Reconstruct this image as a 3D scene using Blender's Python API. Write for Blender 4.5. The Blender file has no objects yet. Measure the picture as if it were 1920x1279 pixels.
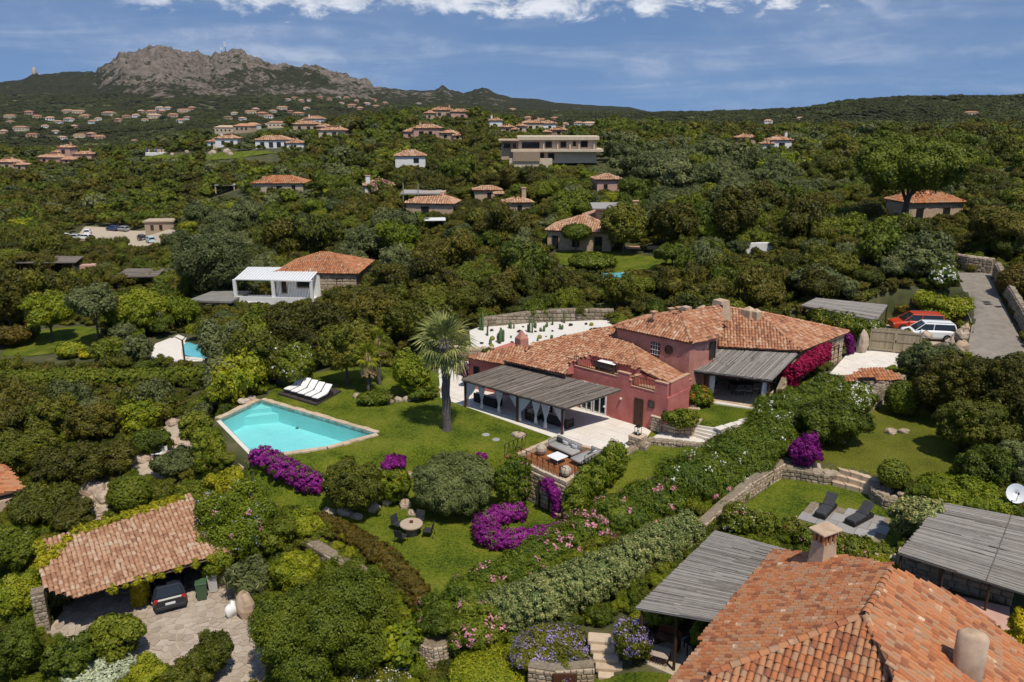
import bpy, math, random
import numpy as np
from mathutils import Vector, Matrix
R = math.radians
random.seed(7); rng = np.random.default_rng(7)
scn = bpy.context.scene
col = scn.collection

CAM_H = 22.0; FPX = 1495.0; PCX = 960.0; PCY = 639.5
PITCH = math.atan((PCY - 200) / FPX); cP, sP = math.cos(PITCH), math.sin(PITCH)
cam_d = bpy.data.cameras.new('camera'); cam = bpy.data.objects.new('camera', cam_d); col.objects.link(cam)
cam.location = (0, 0, CAM_H); cam.rotation_euler = (math.pi / 2 - PITCH, 0, 0)
cam_d.sensor_width = 36; cam_d.lens = 36 * FPX / 1920; cam_d.clip_start = 0.5; cam_d.clip_end = 30000
scn.camera = cam

SUN = Vector((0.95, -1.9, 4.2)).normalized()          # towards the sun
el = math.asin(SUN.z); az = math.atan2(SUN.x, SUN.y)
world = bpy.data.worlds.new('World'); scn.world = world; world.use_nodes = True
nt = world.node_tree; nt.nodes.clear()
def wn(t, **k):
    n = nt.nodes.new(t)
    for a, b in k.items(): setattr(n, a, b)
    return n
L = nt.links.new
def wmath(op, a, b=None, c=None, clamp=False):
    n = wn('ShaderNodeMath', operation=op, use_clamp=clamp)
    for i, v in enumerate((a, b, c)):
        if v is None: continue
        if isinstance(v, (int, float)): n.inputs[i].default_value = v
        else: L(v, n.inputs[i])
    return n.outputs[0]
out = wn('ShaderNodeOutputWorld'); bg = wn('ShaderNodeBackground'); bg.inputs['Strength'].default_value = 0.115
sky = wn('ShaderNodeTexSky', sky_type='NISHITA', sun_disc=False)
sky.sun_elevation = el; sky.sun_rotation = az; sky.air_density = 1.0; sky.dust_density = 0.25; sky.ozone_density = 3.0; sky.altitude = 300
tc = wn('ShaderNodeTexCoord'); sx = wn('ShaderNodeSeparateXYZ'); L(tc.outputs['Generated'], sx.inputs[0])
cz = wn('ShaderNodeCombineXYZ'); L(sx.outputs[0], cz.inputs[0]); L(sx.outputs[1], cz.inputs[1])
L(wmath('ADD', wmath('MULTIPLY', wmath('ABSOLUTE', sx.outputs[2]), 0.85), 0.27), cz.inputs[2])
nrm = wn('ShaderNodeVectorMath', operation='NORMALIZE'); L(cz.outputs[0], nrm.inputs[0]); L(nrm.outputs[0], sky.inputs[0])
azn = wmath('ARCTAN2', sx.outputs[0], sx.outputs[1]); eln = wmath('ARCSINE', sx.outputs[2])
def sky_noise(sa, se, detail, rough, off=0.0, dist=0.0):
    c = wn('ShaderNodeCombineXYZ'); L(wmath('MULTIPLY', azn, sa), c.inputs[0]); L(wmath('MULTIPLY', eln, se), c.inputs[1]); c.inputs[2].default_value = off
    n = wn('ShaderNodeTexNoise'); n.inputs['Scale'].default_value = 1; n.inputs['Detail'].default_value = detail; n.inputs['Roughness'].default_value = rough
    n.inputs['Distortion'].default_value = dist; L(c.outputs[0], n.inputs['Vector']); return n.outputs['Fac']
def smooth(x, a, b):
    n = wn('ShaderNodeMapRange', interpolation_type='SMOOTHSTEP'); n.inputs[1].default_value = a; n.inputs[2].default_value = b; L(x, n.inputs[0]); return n.outputs[0]
puff = sky_noise(22, 46, 9, 0.62, 3.3, 0.35)
base = wmath('ADD', eln, wmath('MULTIPLY', wmath('SUBTRACT', puff, 0.5), 0.075))
edge = wmath('ADD', 0.1035, wmath('MULTIPLY', wmath('SUBTRACT', sky_noise(3.2, 0, 3, 0.5, 8.1), 0.5), 0.020))
band = smooth(wmath('SUBTRACT', base, edge), -0.006, 0.012)
ext = wmath('MULTIPLY', smooth(azn, -0.46, -0.36), wmath('SUBTRACT', 1, smooth(azn, 0.30, 0.46)))
top = wmath('SUBTRACT', 1, smooth(eln, 0.20, 0.34))
cum = wmath('MULTIPLY', wmath('MULTIPLY', band, ext), wmath('MULTIPLY', top, smooth(puff, 0.30, 0.52)))
wisp = wmath('MULTIPLY', smooth(sky_noise(3.0, 26, 6, 0.6, 5.0, 0.8), 0.42, 0.78), 0.24)
veil = wmath('MULTIPLY', smooth(sky_noise(2.2, 9, 4, 0.55, 1.7), 0.38, 0.72), 0.20)
cov = wmath('MAXIMUM', wmath('MULTIPLY', cum, 0.78), wmath('ADD', wisp, veil))
shade = wn('ShaderNodeMix', data_type='RGBA'); L(smooth(puff, 0.40, 0.66), shade.inputs[0])
shade.inputs[6].default_value = (4.6, 5.1, 6.1, 1); shade.inputs[7].default_value = (8.6, 8.7, 9.0, 1)
tint = wn('ShaderNodeMix', data_type='RGBA', blend_type='MULTIPLY'); tint.inputs[0].default_value = 1; L(sky.outputs[0], tint.inputs[6]); tint.inputs[7].default_value = (0.84, 0.92, 1.0, 1)
mixc = wn('ShaderNodeMix', data_type='RGBA'); L(cov, mixc.inputs[0]); L(tint.outputs[2], mixc.inputs[6]); L(shade.outputs[2], mixc.inputs[7])
L(mixc.outputs[2], bg.inputs['Color']); L(bg.outputs[0], out.inputs['Surface'])
sun_d = bpy.data.lights.new('sun', 'SUN'); sun_d.energy = 4.2; sun_d.angle = R(0.6); sun_d.color = (1.0, 0.925, 0.79)
sun = bpy.data.objects.new('sun', sun_d); col.objects.link(sun); sun.rotation_euler = SUN.to_track_quat('Z', 'Y').to_euler(); sun.location = (0, 0, 60)
scn.view_settings.view_transform = 'Standard'; scn.view_settings.look = 'None'; scn.view_settings.exposure = 0.0; scn.view_settings.gamma = 1.0
scn.render.engine = 'CYCLES'; scn.cycles.max_bounces = 5; scn.cycles.diffuse_bounces = 3; scn.cycles.glossy_bounces = 2
scn.cycles.transmission_bounces = 4; scn.cycles.transparent_max_bounces = 4; scn.cycles.use_denoising = True
scn.cycles.use_adaptive_sampling = True; scn.cycles.adaptive_threshold = 0.02; scn.cycles.caustics_reflective = False; scn.cycles.caustics_refractive = False

def ray(px, py):
    a = (px - PCX) / FPX; b = -(py - PCY) / FPX
    return np.array([a, cP + b * sP, -sP + b * cP])
def G(px, py, z=0.0):
    d = ray(px, py); t = (z - CAM_H) / d[2]
    return Vector((d[0] * t, d[1] * t, z))
def proj(p):
    x, y, z = p[0], p[1], p[2] - CAM_H
    f = y * cP - z * sP; u = y * sP + z * cP
    return PCX + FPX * x / f, PCY - FPX * u / f, f
class Wall:
    """vertical plane through two ground points; W(px,py) gives the point of it seen there"""
    def __init__(s, a, b):
        s.a = Vector(a); s.d = (Vector((b[0], b[1], 0)) - Vector((a[0], a[1], 0))).normalized()
        s.n = Vector((s.d.y, -s.d.x, 0))
        if s.n.dot(Vector((0, 0, 0)) - s.a) < 0: s.n = -s.n
    def __call__(s, px, py):
        d = Vector(ray(px, py)); o = Vector((0, 0, CAM_H)); t = (s.a - o).dot(s.n) / d.dot(s.n)
        return o + d * t
class Plane:
    def __init__(s, *pts):
        P = np.array([list(p) for p in pts]); s.c = P.mean(0); u, w, vt = np.linalg.svd(P - s.c); s.n = vt[2]
        if s.n[2] < 0: s.n = -s.n
    def __call__(s, px, py):
        d = ray(px, py); o = np.array([0, 0, CAM_H]); t = (s.c - o).dot(s.n) / d.dot(s.n)
        return Vector(o + d * t)
    def z(s, x, y): return s.c[2] - (s.n[0] * (x - s.c[0]) + s.n[1] * (y - s.c[1])) / s.n[2]

def inpoly(x, y, poly):
    x = np.asarray(x, float); y = np.asarray(y, float); r = np.zeros(x.shape, bool); n = len(poly)
    for i in range(n):
        x1, y1 = poly[i][:2]; x2, y2 = poly[(i + 1) % n][:2]
        c = ((y1 > y) != (y2 > y))
        with np.errstate(divide='ignore', invalid='ignore'):
            r ^= c & (x < (x2 - x1) * (y - y1) / (y2 - y1 + 1e-12) + x1)
    return r
def dpoly(x, y, poly):
    x = np.asarray(x, float); y = np.asarray(y, float); d = np.full(x.shape, 1e9); n = len(poly)
    for i in range(n):
        x1, y1 = poly[i][:2]; x2, y2 = poly[(i + 1) % n][:2]
        dx, dy = x2 - x1, y2 - y1; t = np.clip(((x - x1) * dx + (y - y1) * dy) / (dx * dx + dy * dy + 1e-9), 0, 1)
        d = np.minimum(d, np.hypot(x - x1 - t * dx, y - y1 - t * dy))
    return np.where(inpoly(x, y, poly), -d, d)
def sstep(t): t = np.clip(t, 0, 1); return t * t * (3 - 2 * t)

_perm = rng.random(4096)
def vnoise(x, y, seed=0):
    x = np.asarray(x, float); y = np.asarray(y, float); xi = np.floor(x).astype(int); yi = np.floor(y).astype(int); fx = x - xi; fy = y - yi
    fx = fx * fx * (3 - 2 * fx); fy = fy * fy * (3 - 2 * fy)
    def h(a, b): return _perm[(a * 127 + b * 311 + seed * 53 + (a * b) % 17) % 4096]
    return (h(xi, yi) * (1 - fx) + h(xi + 1, yi) * fx) * (1 - fy) + (h(xi, yi + 1) * (1 - fx) + h(xi + 1, yi + 1) * fx) * fy
def fbm(x, y, o=4, seed=0, ridged=False):
    s = 0; a = 0.5; t = 0
    for i in range(o):
        n = vnoise(x * 2 ** i, y * 2 ** i, seed + i * 7)
        if ridged: n = 1 - abs(2 * n - 1)
        s = s + a * n; t += a; a *= 0.5
    return s / t

PROF = {
 -150: [(0,-4.5),(30,-4.5),(40,-4),(55,-4),(75,-4.5),(95,-5),(156,-9),(220,-12),(290,-11.5),(370,-9),(430,-4),(480,-8),(700,-24),(1100,-22),(1500,-8),(2000,14),(2500,45),(3600,130),(4200,100),(9000,0)],
 200: [(0,-4.2),(30,-4.2),(44,-3.6),(52,-3.2),(60,-3.4),(75,-4),(95,-4.2),(156,-8),(220,-12),(290,-11),(370,-8),(430,-2),(480,-5),(700,-24),(1100,-20),(1500,-6),(2000,15),(2500,48),(3600,150),(4200,110),(9000,0)],
 500: [(0,-4),(32,-3.9),(40,-3.2),(46,-1.5),(50,-.8),(62,-.4),(80,-2),(100,-3.4),(150,-5),(190,-2.5),(215,-.5),(300,1),(350,3.6),(390,6.5),(480,10),(560,4),(800,-8),(1200,-6),(1800,5),(2500,50),(3600,140),(4200,100),(9000,0)],
 800: [(0,-3.6),(34,-3.2),(40,-2.4),(45,-1.6),(50,-.3),(60,0),(75,.2),(90,.4),(125,-.6),(165,.8),(260,4),(350,10),(430,17),(500,14),(700,2),(1200,0),(1800,10),(3000,30),(3600,30),(9000,0)],
 1100: [(0,-2.3),(30,-2.2),(36,-1.8),(44,-1.4),(48,-.6),(58,.2),(66,1.2),(80,1.2),(104,1),(118,1.8),(165,5),(230,6.7),(320,9.5),(400,11),(480,9),(700,3),(1200,0),(2200,2),(3000,0),(9000,0)],
 1400: [(0,-1),(38,-.6),(44,-.3),(52,.6),(60,1.2),(70,1.8),(88,3.2),(120,3.4),(170,6),(240,7.5),(340,9.5),(420,8.5),(600,5),(1000,7),(1500,10),(2200,0),(9000,0)],
 1700: [(0,-.5),(36,-.2),(44,.5),(52,.9),(60,1.3),(70,2.2),(78,4.4),(105,5),(128,4.5),(220,7),(330,9.5),(420,9),(600,8),(1000,22),(1350,35),(1800,24),(9000,0)],
 2100: [(0,-.5),(36,0),(50,1.2),(60,2.2),(70,3.6),(80,5),(105,6.5),(128,7),(220,9),(330,11),(420,10),(600,10),(1000,24),(1350,38),(1800,28),(9000,0)],
}
PK = sorted(PROF); PS = np.array([(k - PCX) / FPX * cP for k in PK])
def _prof(Y):
    ly = np.log(np.maximum(Y, 5.0)); return [np.interp(ly, np.log(np.maximum([p[0] for p in PROF[k]], 5.0)), [p[1] for p in PROF[k]]) for k in PK]
def base_h(X, Y):
    X = np.asarray(X, float); Y = np.asarray(Y, float)
    s = np.clip(X / np.maximum(Y, 5.0), PS[0], PS[-1] - 1e-6); v = np.stack(_prof(Y)); i = np.clip(np.searchsorted(PS, s, side='right') - 1, 0, len(PS) - 2)
    t = sstep((s - PS[i]) / (PS[i + 1] - PS[i])); a = np.take_along_axis(v, i[None], 0)[0]; b = np.take_along_axis(v, (i + 1)[None], 0)[0]
    h = a * (1 - t) + b * t
    amp = np.interp(Y, [60, 110, 400, 1000, 3000], [0.0, 0.8, 2.5, 7, 9])
    return h + (fbm(X / 60 + 9, Y / 60, 3, 3) - .5) * amp * 1.2 + (fbm(X / 14 + 4, Y / 14, 2, 5) - .5) * 0.5 * sstep((Y - 20) / 60)
FLATS = []   # (polygon xy, z or Plane, blend width)
def flat(pix, z, w=0.8):
    if isinstance(z, (int, float)): poly = [tuple(G(x, y, z)[:2]) for x, y in pix]
    else: poly = [tuple(z(x, y)[:2]) for x, y in pix]
    FLATS.append((poly, z, w)); return poly
def hz(X, Y):
    X = np.asarray(X, float); Y = np.asarray(Y, float); sh = X.shape; X = np.atleast_1d(X).astype(float); Y = np.atleast_1d(Y).astype(float)
    h = base_h(X, Y)
    for poly, z, w in FLATS:
        P = np.array(poly); m = (X > P[:, 0].min() - w) & (X < P[:, 0].max() + w) & (Y > P[:, 1].min() - w) & (Y < P[:, 1].max() + w)
        if not m.any(): continue
        d = dpoly(X[m], Y[m], poly); k = 1 - sstep(d / w); zz = z if isinstance(z, (int, float)) else z.z(X[m], Y[m])
        h[m] = h[m] * (1 - k) + zz * k
    return h.reshape(sh)
def T(px, py, lift=0.0):
    d = ray(px, py); t = np.geomspace(14, 9000, 1400); h = hz(d[0] * t, d[1] * t) + lift; z = CAM_H + d[2] * t
    k = np.argmax(z < h)
    if z[k] >= h[k]: k = len(t) - 1
    t0, t1 = t[max(k - 1, 0)], t[k]
    tt = np.linspace(t0, t1, 40); h = hz(d[0] * tt, d[1] * tt) + lift; z = CAM_H + d[2] * tt; k = np.argmax(z < h)
    if z[k] >= h[k]: k = 39
    return Vector((d[0] * tt[k], d[1] * tt[k], float(h[k])))

flat([(380,800),(500,735),(640,700),(860,655),(1300,680),(1260,835),(1180,862),(1060,905),(955,868),(905,868),(760,880),(700,850),(600,862),(486,870)], -0.1, 1.6)
flat([(690,985),(790,915),(905,925),(980,935),(1060,985),(1090,1000),(1000,1045),(900,1090),(835,1130),(800,1105),(720,1035)], -2.3, 2.2)
flat([(80,1180),(120,1120),(400,1040),(480,1110),(500,1400),(60,1400)], -4.2, 1.6)
PL_CACT = Plane(G(890, 655, 0.7), G(900, 612, 1.0), G(1145, 605, 1.9), G(1130, 640, 1.3))
flat([(880,660),(885,608),(1000,598),(1150,598),(1175,640),(1000,662)], PL_CACT, 1.5)
flat([(1300,745),(1345,700),(1480,700),(1500,735),(1440,775)], 0.97, 1.0)                # dining terrace
flat([(1545,700),(1590,650),(1640,640),(1770,650),(1800,690),(1660,712),(1600,720)], 1.35, 1.5)   # drive
flat([(1290,775),(1345,750),(1440,765),(1400,795),(1350,800)], 0.85, 1.0)                # upper little lawn
PL_ST = Plane(G(1300, 818, -.12), G(1332, 829, -.12), G(1308, 797, .66), G(1366, 806, .66)); flat([(1296,818),(1334,830),(1368,806),(1306,796)], PL_ST, .3); flat([(1211,829),(1245,805),(1300,816),(1334,830),(1314,840)], -.1, .3)
flat([(1440,860),(1520,800),(1640,740),(1800,800),(1790,930),(1660,915),(1560,885)], 0.75, 1.4)   # neighbour upper lawn
flat([(1380,960),(1470,885),(1640,930),(1700,980),(1660,1040),(1400,1000)], -0.3, 1.0)   # neighbour sunbed lawn
flat([(1205,1260),(1215,1200),(1250,1170),(1340,1200),(1300,1290)], -1.4, .8)           # neighbour low patio
PL_ROAD = Plane(G(1795, 515, 4.9), G(1855, 515, 4.9), G(1835, 600, 3.6), G(1915, 650, 2.9), G(1830, 655, 2.7))
ROAD = [(1792,512),(1858,512),(1866,540),(1925,660),(1930,690),(1812,668),(1822,610),(1812,560)]
flat(ROAD, PL_ROAD, 2.0)
flat([(1640,640),(1660,600),(1790,600),(1790,650)], 1.6, 1.2)                            # parking by the gate
def wloc(o):
    v = Vector((0, 0, 0))
    while o is not None: v += o.location; o = o.parent
    return v
def tagit(o, label=None, cat=None, group=None, kind=None):
    if label: o['label'] = label
    if cat: o['category'] = cat
    if group: o['group'] = group
    if kind: o['kind'] = kind
    return o
def thing(name, label, cat, loc=(0, 0, 0), group=None, rz=0.0):
    o = bpy.data.objects.new(name, None); col.objects.link(o); o.location = loc; o.rotation_euler = (0, 0, rz)
    o.empty_display_size = 0.3
    return tagit(o, label, cat, group)
def np_mesh(name, V, Fc, mat=None, smooth=False):
    """V (n,3); Fc list of arrays of equal-length faces"""
    me = bpy.data.meshes.new(name); V = np.asarray(V, np.float32)
    me.vertices.add(len(V)); me.vertices.foreach_set('co', V.ravel())
    if isinstance(Fc, np.ndarray): Fc = [Fc]
    loops = np.concatenate([f.ravel() for f in Fc]).astype(np.int32); tot = np.concatenate([np.full(len(f), f.shape[1], np.int32) for f in Fc])
    me.loops.add(len(loops)); me.loops.foreach_set('vertex_index', loops); me.polygons.add(len(tot))
    me.polygons.foreach_set('loop_start', np.concatenate([[0], np.cumsum(tot)[:-1]]).astype(np.int32)); me.polygons.foreach_set('loop_total', tot)
    if smooth: me.polygons.foreach_set('use_smooth', np.ones(len(tot), bool))
    me.update(calc_edges=True); me.validate()
    if mat: me.materials.append(mat)
    return me
def link(name, me, parent=None, loc=None):
    o = bpy.data.objects.new(name, me); col.objects.link(o)
    if parent is not None: o.parent = parent
    if loc is not None: o.location = loc
    return o
class MB:
    def __init__(s): s.v = []; s.f = []
    def add(s, vs, fs):
        k = len(s.v); s.v += [tuple(v) for v in vs]; s.f += [tuple(k + i for i in f) for f in fs]; return s
    def hexa(s, b, t):          # bottom quad, top quad
        return s.add(list(b) + list(t), [(3,2,1,0),(4,5,6,7),(0,1,5,4),(1,2,6,5),(2,3,7,6),(3,0,4,7)])
    def box(s, c, sz, rz=0.0, M=None):
        a, b, h = sz[0] / 2, sz[1] / 2, sz[2] / 2; cs, sn = math.cos(rz), math.sin(rz)
        def q(x, y, z): return (c[0] + x * cs - y * sn, c[1] + x * sn + y * cs, c[2] + z)
        return s.hexa([q(-a,-b,-h), q(a,-b,-h), q(a,b,-h), q(-a,b,-h)], [q(-a,-b,h), q(a,-b,h), q(a,b,h), q(-a,b,h)])
    def rbox(s, c, sz, rz=0.0, r=0.04, tilt=0.0):   # box with chamfered upright and top edges
        a, b, h = sz[0] / 2, sz[1] / 2, sz[2] / 2; r = min(r, a * .9, b * .9, h * .9); cs, sn = math.cos(rz), math.sin(rz); ct, st = math.cos(tilt), math.sin(tilt)
        def q(x, y, z):
            y, z = y * ct - z * st, y * st + z * ct
            return (c[0] + x * cs - y * sn, c[1] + x * sn + y * cs, c[2] + z)
        def ring(i, z): return [q(x, y, z) for x, y in ((-a+r+i,-b+i),(a-r-i,-b+i),(a-i,-b+r+i),(a-i,b-r-i),(a-r-i,b-i),(-a+r+i,b-i),(-a+i,b-r-i),(-a+i,-b+r+i))]
        rings = [ring(r*.5, -h), ring(0, -h + r*.6), ring(0, h - r), ring(r*.7, h)]
        vs = sum(rings, []); fs = [tuple(range(7, -1, -1)), tuple(24 + i for i in range(8))]
        for k in range(3):
            for i in range(8): fs.append((k*8+i, k*8+(i+1) % 8, k*8+8+(i+1) % 8, k*8+8+i))
        return s.add(vs, fs)
    def prism(s, poly, z0, z1):   # poly xy list; z0/z1 numbers or lists
        n = len(poly); A = sum(poly[i][0] * poly[(i+1) % n][1] - poly[(i+1) % n][0] * poly[i][1] for i in range(n))
        poly = list(poly); f0 = (lambda i: z0[i]) if isinstance(z0, (list, tuple)) else (lambda i: z0); f1 = (lambda i: z1[i]) if isinstance(z1, (list, tuple)) else (lambda i: z1)
        idx = list(range(n)) if A > 0 else list(range(n - 1, -1, -1))
        vs = [(poly[i][0], poly[i][1], f0(i)) for i in idx] + [(poly[i][0], poly[i][1], f1(i)) for i in idx]
        fs = [tuple(range(n - 1, -1, -1)), tuple(range(n, 2 * n))] + [(i, (i+1) % n, n + (i+1) % n, n + i) for i in range(n)]
        return s.add(vs, fs)
    def slab(s, pts, th):        # 3d polygon thickened downward
        n = len(pts); A = sum(pts[i][0] * pts[(i+1) % n][1] - pts[(i+1) % n][0] * pts[i][1] for i in range(n)); p = list(pts) if A > 0 else list(pts)[::-1]
        vs = [(q[0], q[1], q[2] - th) for q in p] + [tuple(q) for q in p]
        return s.add(vs, [tuple(range(n - 1, -1, -1)), tuple(range(n, 2 * n))] + [(i, (i+1) % n, n + (i+1) % n, n + i) for i in range(n)])
    def tube(s, pts, rad, n=6, cap=True):
        pts = [Vector(p) for p in pts]; rad = rad if isinstance(rad, (list, tuple)) else [rad] * len(pts); vs = []; fs = []
        for i, p in enumerate(pts):
            d = (pts[min(i+1, len(pts)-1)] - pts[max(i-1, 0)]).normalized(); u = d.cross(Vector((0, 0, 1)) if abs(d.z) < .9 else Vector((1, 0, 0))).normalized(); w = d.cross(u)
            vs += [p + (u * math.cos(2*math.pi*k/n) + w * math.sin(2*math.pi*k/n)) * rad[i] for k in range(n)]
        for i in range(len(pts) - 1):
            for k in range(n): fs.append((i*n+k, i*n+(k+1) % n, (i+1)*n+(k+1) % n, (i+1)*n+k))
        if cap: fs += [tuple(range(n-1, -1, -1)), tuple((len(pts)-1)*n + k for k in range(n))]
        return s.add(vs, fs)
    def lathe(s, c, prof, n=16, sx=1.0, sy=1.0):
        vs = []; fs = []
        for r, z in prof: vs += [(c[0] + sx*r*math.cos(2*math.pi*k/n), c[1] + sy*r*math.sin(2*math.pi*k/n), c[2] + z) for k in range(n)]
        for i in range(len(prof) - 1):
            for k in range(n): fs.append((i*n+k, i*n+(k+1) % n, (i+1)*n+(k+1) % n, (i+1)*n+k))
        fs += [tuple(range(n-1, -1, -1)), tuple((len(prof)-1)*n + k for k in range(n))]
        return s.add(vs, fs)
    def rock(s, c, sz, seed=0, n=9, m=6, rough=.16, rz=0.0):
        rs = random.Random(seed); vs = []; fs = []; ph = [rs.uniform(0, 6.3) for _ in range(6)]; cs, sn = math.cos(rz), math.sin(rz)
        for i in range(m + 1):
            t = math.pi * i / m
            for k in range(n):
                p = 2 * math.pi * k / n; r = 1 + rough * (math.sin(2*p+ph[0]+t) + .7*math.sin(3*p+ph[1]-2*t) + .6*math.cos(2*t+ph[2])) + rs.uniform(-.5, .5) * rough
                x, y, z = sz[0]*r*math.sin(t)*math.cos(p), sz[1]*r*math.sin(t)*math.sin(p), sz[2]*r*math.cos(t)
                vs.append((c[0]+x*cs-y*sn, c[1]+x*sn+y*cs, c[2]+z))
        for i in range(m):
            for k in range(n): fs.append((i*n+k, (i+1)*n+k, (i+1)*n+(k+1) % n, i*n+(k+1) % n))
        return s.add(vs, fs)
    def build(s, name, mat, parent=None, smooth=False, label=None, cat=None, group=None, kind=None):
        V = np.array(s.v, float)
        if parent is None:
            lo, hi = V.min(0), V.max(0); loc = Vector(((lo[0]+hi[0])/2, (lo[1]+hi[1])/2, lo[2])); V = V - np.array(loc)
        else: loc = None; V = V - np.array(wloc(parent))
        me = bpy.data.meshes.new(name); me.from_pydata([tuple(v) for v in V], [], s.f)
        if smooth: me.polygons.foreach_set('use_smooth', [True] * len(me.polygons))
        me.materials.append(mat); o = link(name, me, parent, loc)
        return tagit(o, label, cat, group, kind)
def copy_tree(o, parent=None):
    c = o.copy(); col.objects.link(c)
    if parent is not None: c.parent = parent
    for ch in list(o.children): copy_tree(ch, c)
    return c
def lerp(a, b, t): return Vector(a).lerp(Vector(b), t)

MATS = {}
def M(name, cols, rough=.8, isl=.6, scale=2.0, detail=5, contrast=1.0, bump=0.0, bscale=30.0, transl=0.0, metal=0.0, spec=.3, coord='pos', stretch=None, sheen=0, big=0.0, bigscale=.15, objv=0.0):
    if name in MATS: return MATS[name]
    m = bpy.data.materials.new(name); m.use_nodes = True; t = m.node_tree; t.nodes.clear(); N = t.nodes.new; K = t.links.new
    o = N('ShaderNodeOutputMaterial'); p = N('ShaderNodeBsdfPrincipled')
    p.inputs['Roughness'].default_value = rough; p.inputs['Metallic'].default_value = metal; p.inputs['Specular IOR Level'].default_value = spec
    g = N('ShaderNodeNewGeometry')
    if coord == 'pos': vec = g.outputs['Position']
    else: vec = N('ShaderNodeTexCoord').outputs['Object']
    if stretch:
        mp = N('ShaderNodeMapping'); mp.inputs['Scale'].default_value = stretch[:3]
        if len(stretch) > 3: mp.inputs['Rotation'].default_value = (0, 0, stretch[3]); mp.vector_type = 'TEXTURE' if False else 'POINT'
        K(vec, mp.inputs[0]); vec = mp.outputs[0]
    def mth(op, a, b):
        n = N('ShaderNodeMath'); n.operation = op
        for i, v in enumerate((a, b)):
            if isinstance(v, (int, float)): n.inputs[i].default_value = v
            else: K(v, n.inputs[i])
        return n.outputs[0]
    if len(cols) == 1: p.inputs['Base Color'].default_value = (*cols[0], 1)
    else:
        n = N('ShaderNodeTexNoise'); n.inputs['Scale'].default_value = scale; n.inputs['Detail'].default_value = detail; n.inputs['Roughness'].default_value = .62; K(vec, n.inputs['Vector'])
        nv = mth('ADD', mth('MULTIPLY', mth('SUBTRACT', n.outputs['Fac'], .5), 2.2 * contrast), .5)
        if big:
            n2 = N('ShaderNodeTexNoise'); n2.inputs['Scale'].default_value = bigscale; n2.inputs['Detail'].default_value = 3; K(vec, n2.inputs['Vector'])
            nv = mth('ADD', nv, mth('MULTIPLY', mth('SUBTRACT', n2.outputs['Fac'], .5), 2.2 * big))
        if isl > 0:
            oi = N('ShaderNodeObjectInfo'); fr = mth('FRACT', mth('ADD', g.outputs['Random Per Island'], oi.outputs['Random']), 0)
            nv = mth('ADD', mth('MULTIPLY', fr, isl), mth('MULTIPLY', nv, 1 - isl))
        if objv: nv = mth('ADD', nv, mth('MULTIPLY', mth('SUBTRACT', oi.outputs['Random'], .5), objv))
        r = N('ShaderNodeValToRGB'); e = r.color_ramp.elements
        while len(e) < len(cols): e.new(.5)
        for i, c in enumerate(cols): e[i].position = (c[3] if len(c) > 3 else i / (len(cols) - 1)); e[i].color = (*c[:3], 1)
        K(nv, r.inputs[0]); K(r.outputs[0], p.inputs['Base Color'])
    if bump:
        n = N('ShaderNodeTexNoise'); n.inputs['Scale'].default_value = bscale; n.inputs['Detail'].default_value = 5; K(vec, n.inputs['Vector'])
        b = N('ShaderNodeBump'); b.inputs['Strength'].default_value = bump; b.inputs['Distance'].default_value = .05; K(n.outputs['Fac'], b.inputs['Height']); K(b.outputs[0], p.inputs['Normal'])
    sh = p.outputs[0]
    if transl:
        tr = N('ShaderNodeBsdfTranslucent'); mx = N('ShaderNodeMixShader'); mx.inputs[0].default_value = transl
        if len(cols) > 1: K(r.outputs[0], tr.inputs[0])
        else: tr.inputs[0].default_value = (*cols[0], 1)
        K(sh, mx.inputs[1]); K(tr.outputs[0], mx.inputs[2]); sh = mx.outputs[0]
    K(sh, o.inputs['Surface']); MATS[name] = m; return m
def leafmat(name, *cols, transl=.2, rough=.55, isl=.55, scale=.5):
    k = (1, 1, 1) if 'petal' in name else (1.15,) * 3 if 'bract' in name else (1.58, 1.46, .92) if 'olive' in name or 'varieg' in name or 'silver' in name else (1.66, 1.46, .55) if name[:4] in ('juni', 'maqu', 'wild') else (1.88, 1.58, .70); cols = [tuple(min(.9, v * q) for v, q in zip(c, k)) for c in cols]; return M(name, cols, rough=rough, isl=isl, scale=scale, detail=3, transl=transl, spec=.25, objv=0 if 'petal' in name or 'bract' in name else .5)

m_juniper = leafmat('juniper_leaf', (.018,.021,.006), (.040,.045,.011), (.072,.074,.018), (.105,.095,.030))
m_maquis  = leafmat('maquis_leaf', (.018,.027,.006), (.042,.056,.011), (.076,.090,.018), (.115,.120,.028))
m_mastic  = leafmat('mastic_leaf', (.018,.034,.005), (.043,.070,.009), (.074,.105,.014), (.12,.145,.024))
m_bright  = leafmat('bright_leaf', (.030,.055,.006), (.066,.105,.010), (.115,.155,.014), (.18,.20,.022))
m_olive   = leafmat('olive_leaf', (.042,.060,.026), (.085,.108,.050), (.14,.165,.082), (.22,.24,.14))
m_greyol  = leafmat('wild_olive_leaf', (.030,.044,.020), (.058,.076,.036), (.095,.115,.060), (.15,.165,.10))
m_oleand  = leafmat('oleander_leaf', (.022,.047,.007), (.050,.086,.011), (.092,.132,.017), (.16,.18,.03), isl=.65)
m_varieg  = leafmat('variegated_leaf', (.026,.052,.016), (.070,.105,.042), (.17,.20,.10), (.40,.38,.24), isl=.8)
m_silver  = leafmat('silver_leaf', (.11,.14,.14), (.22,.27,.28), (.36,.41,.43))
m_yellow  = leafmat('yellow_leaf', (.08,.11,.008), (.20,.21,.012), (.34,.29,.015))
m_brownh  = leafmat('bronze_leaf', (.024,.028,.008), (.050,.047,.011), (.078,.060,.015), (.085,.085,.02))
m_boug    = leafmat('magenta_bract', (.045,.002,.038), (.14,.006,.115), (.25,.016,.21), (.38,.06,.33), transl=.25)
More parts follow.
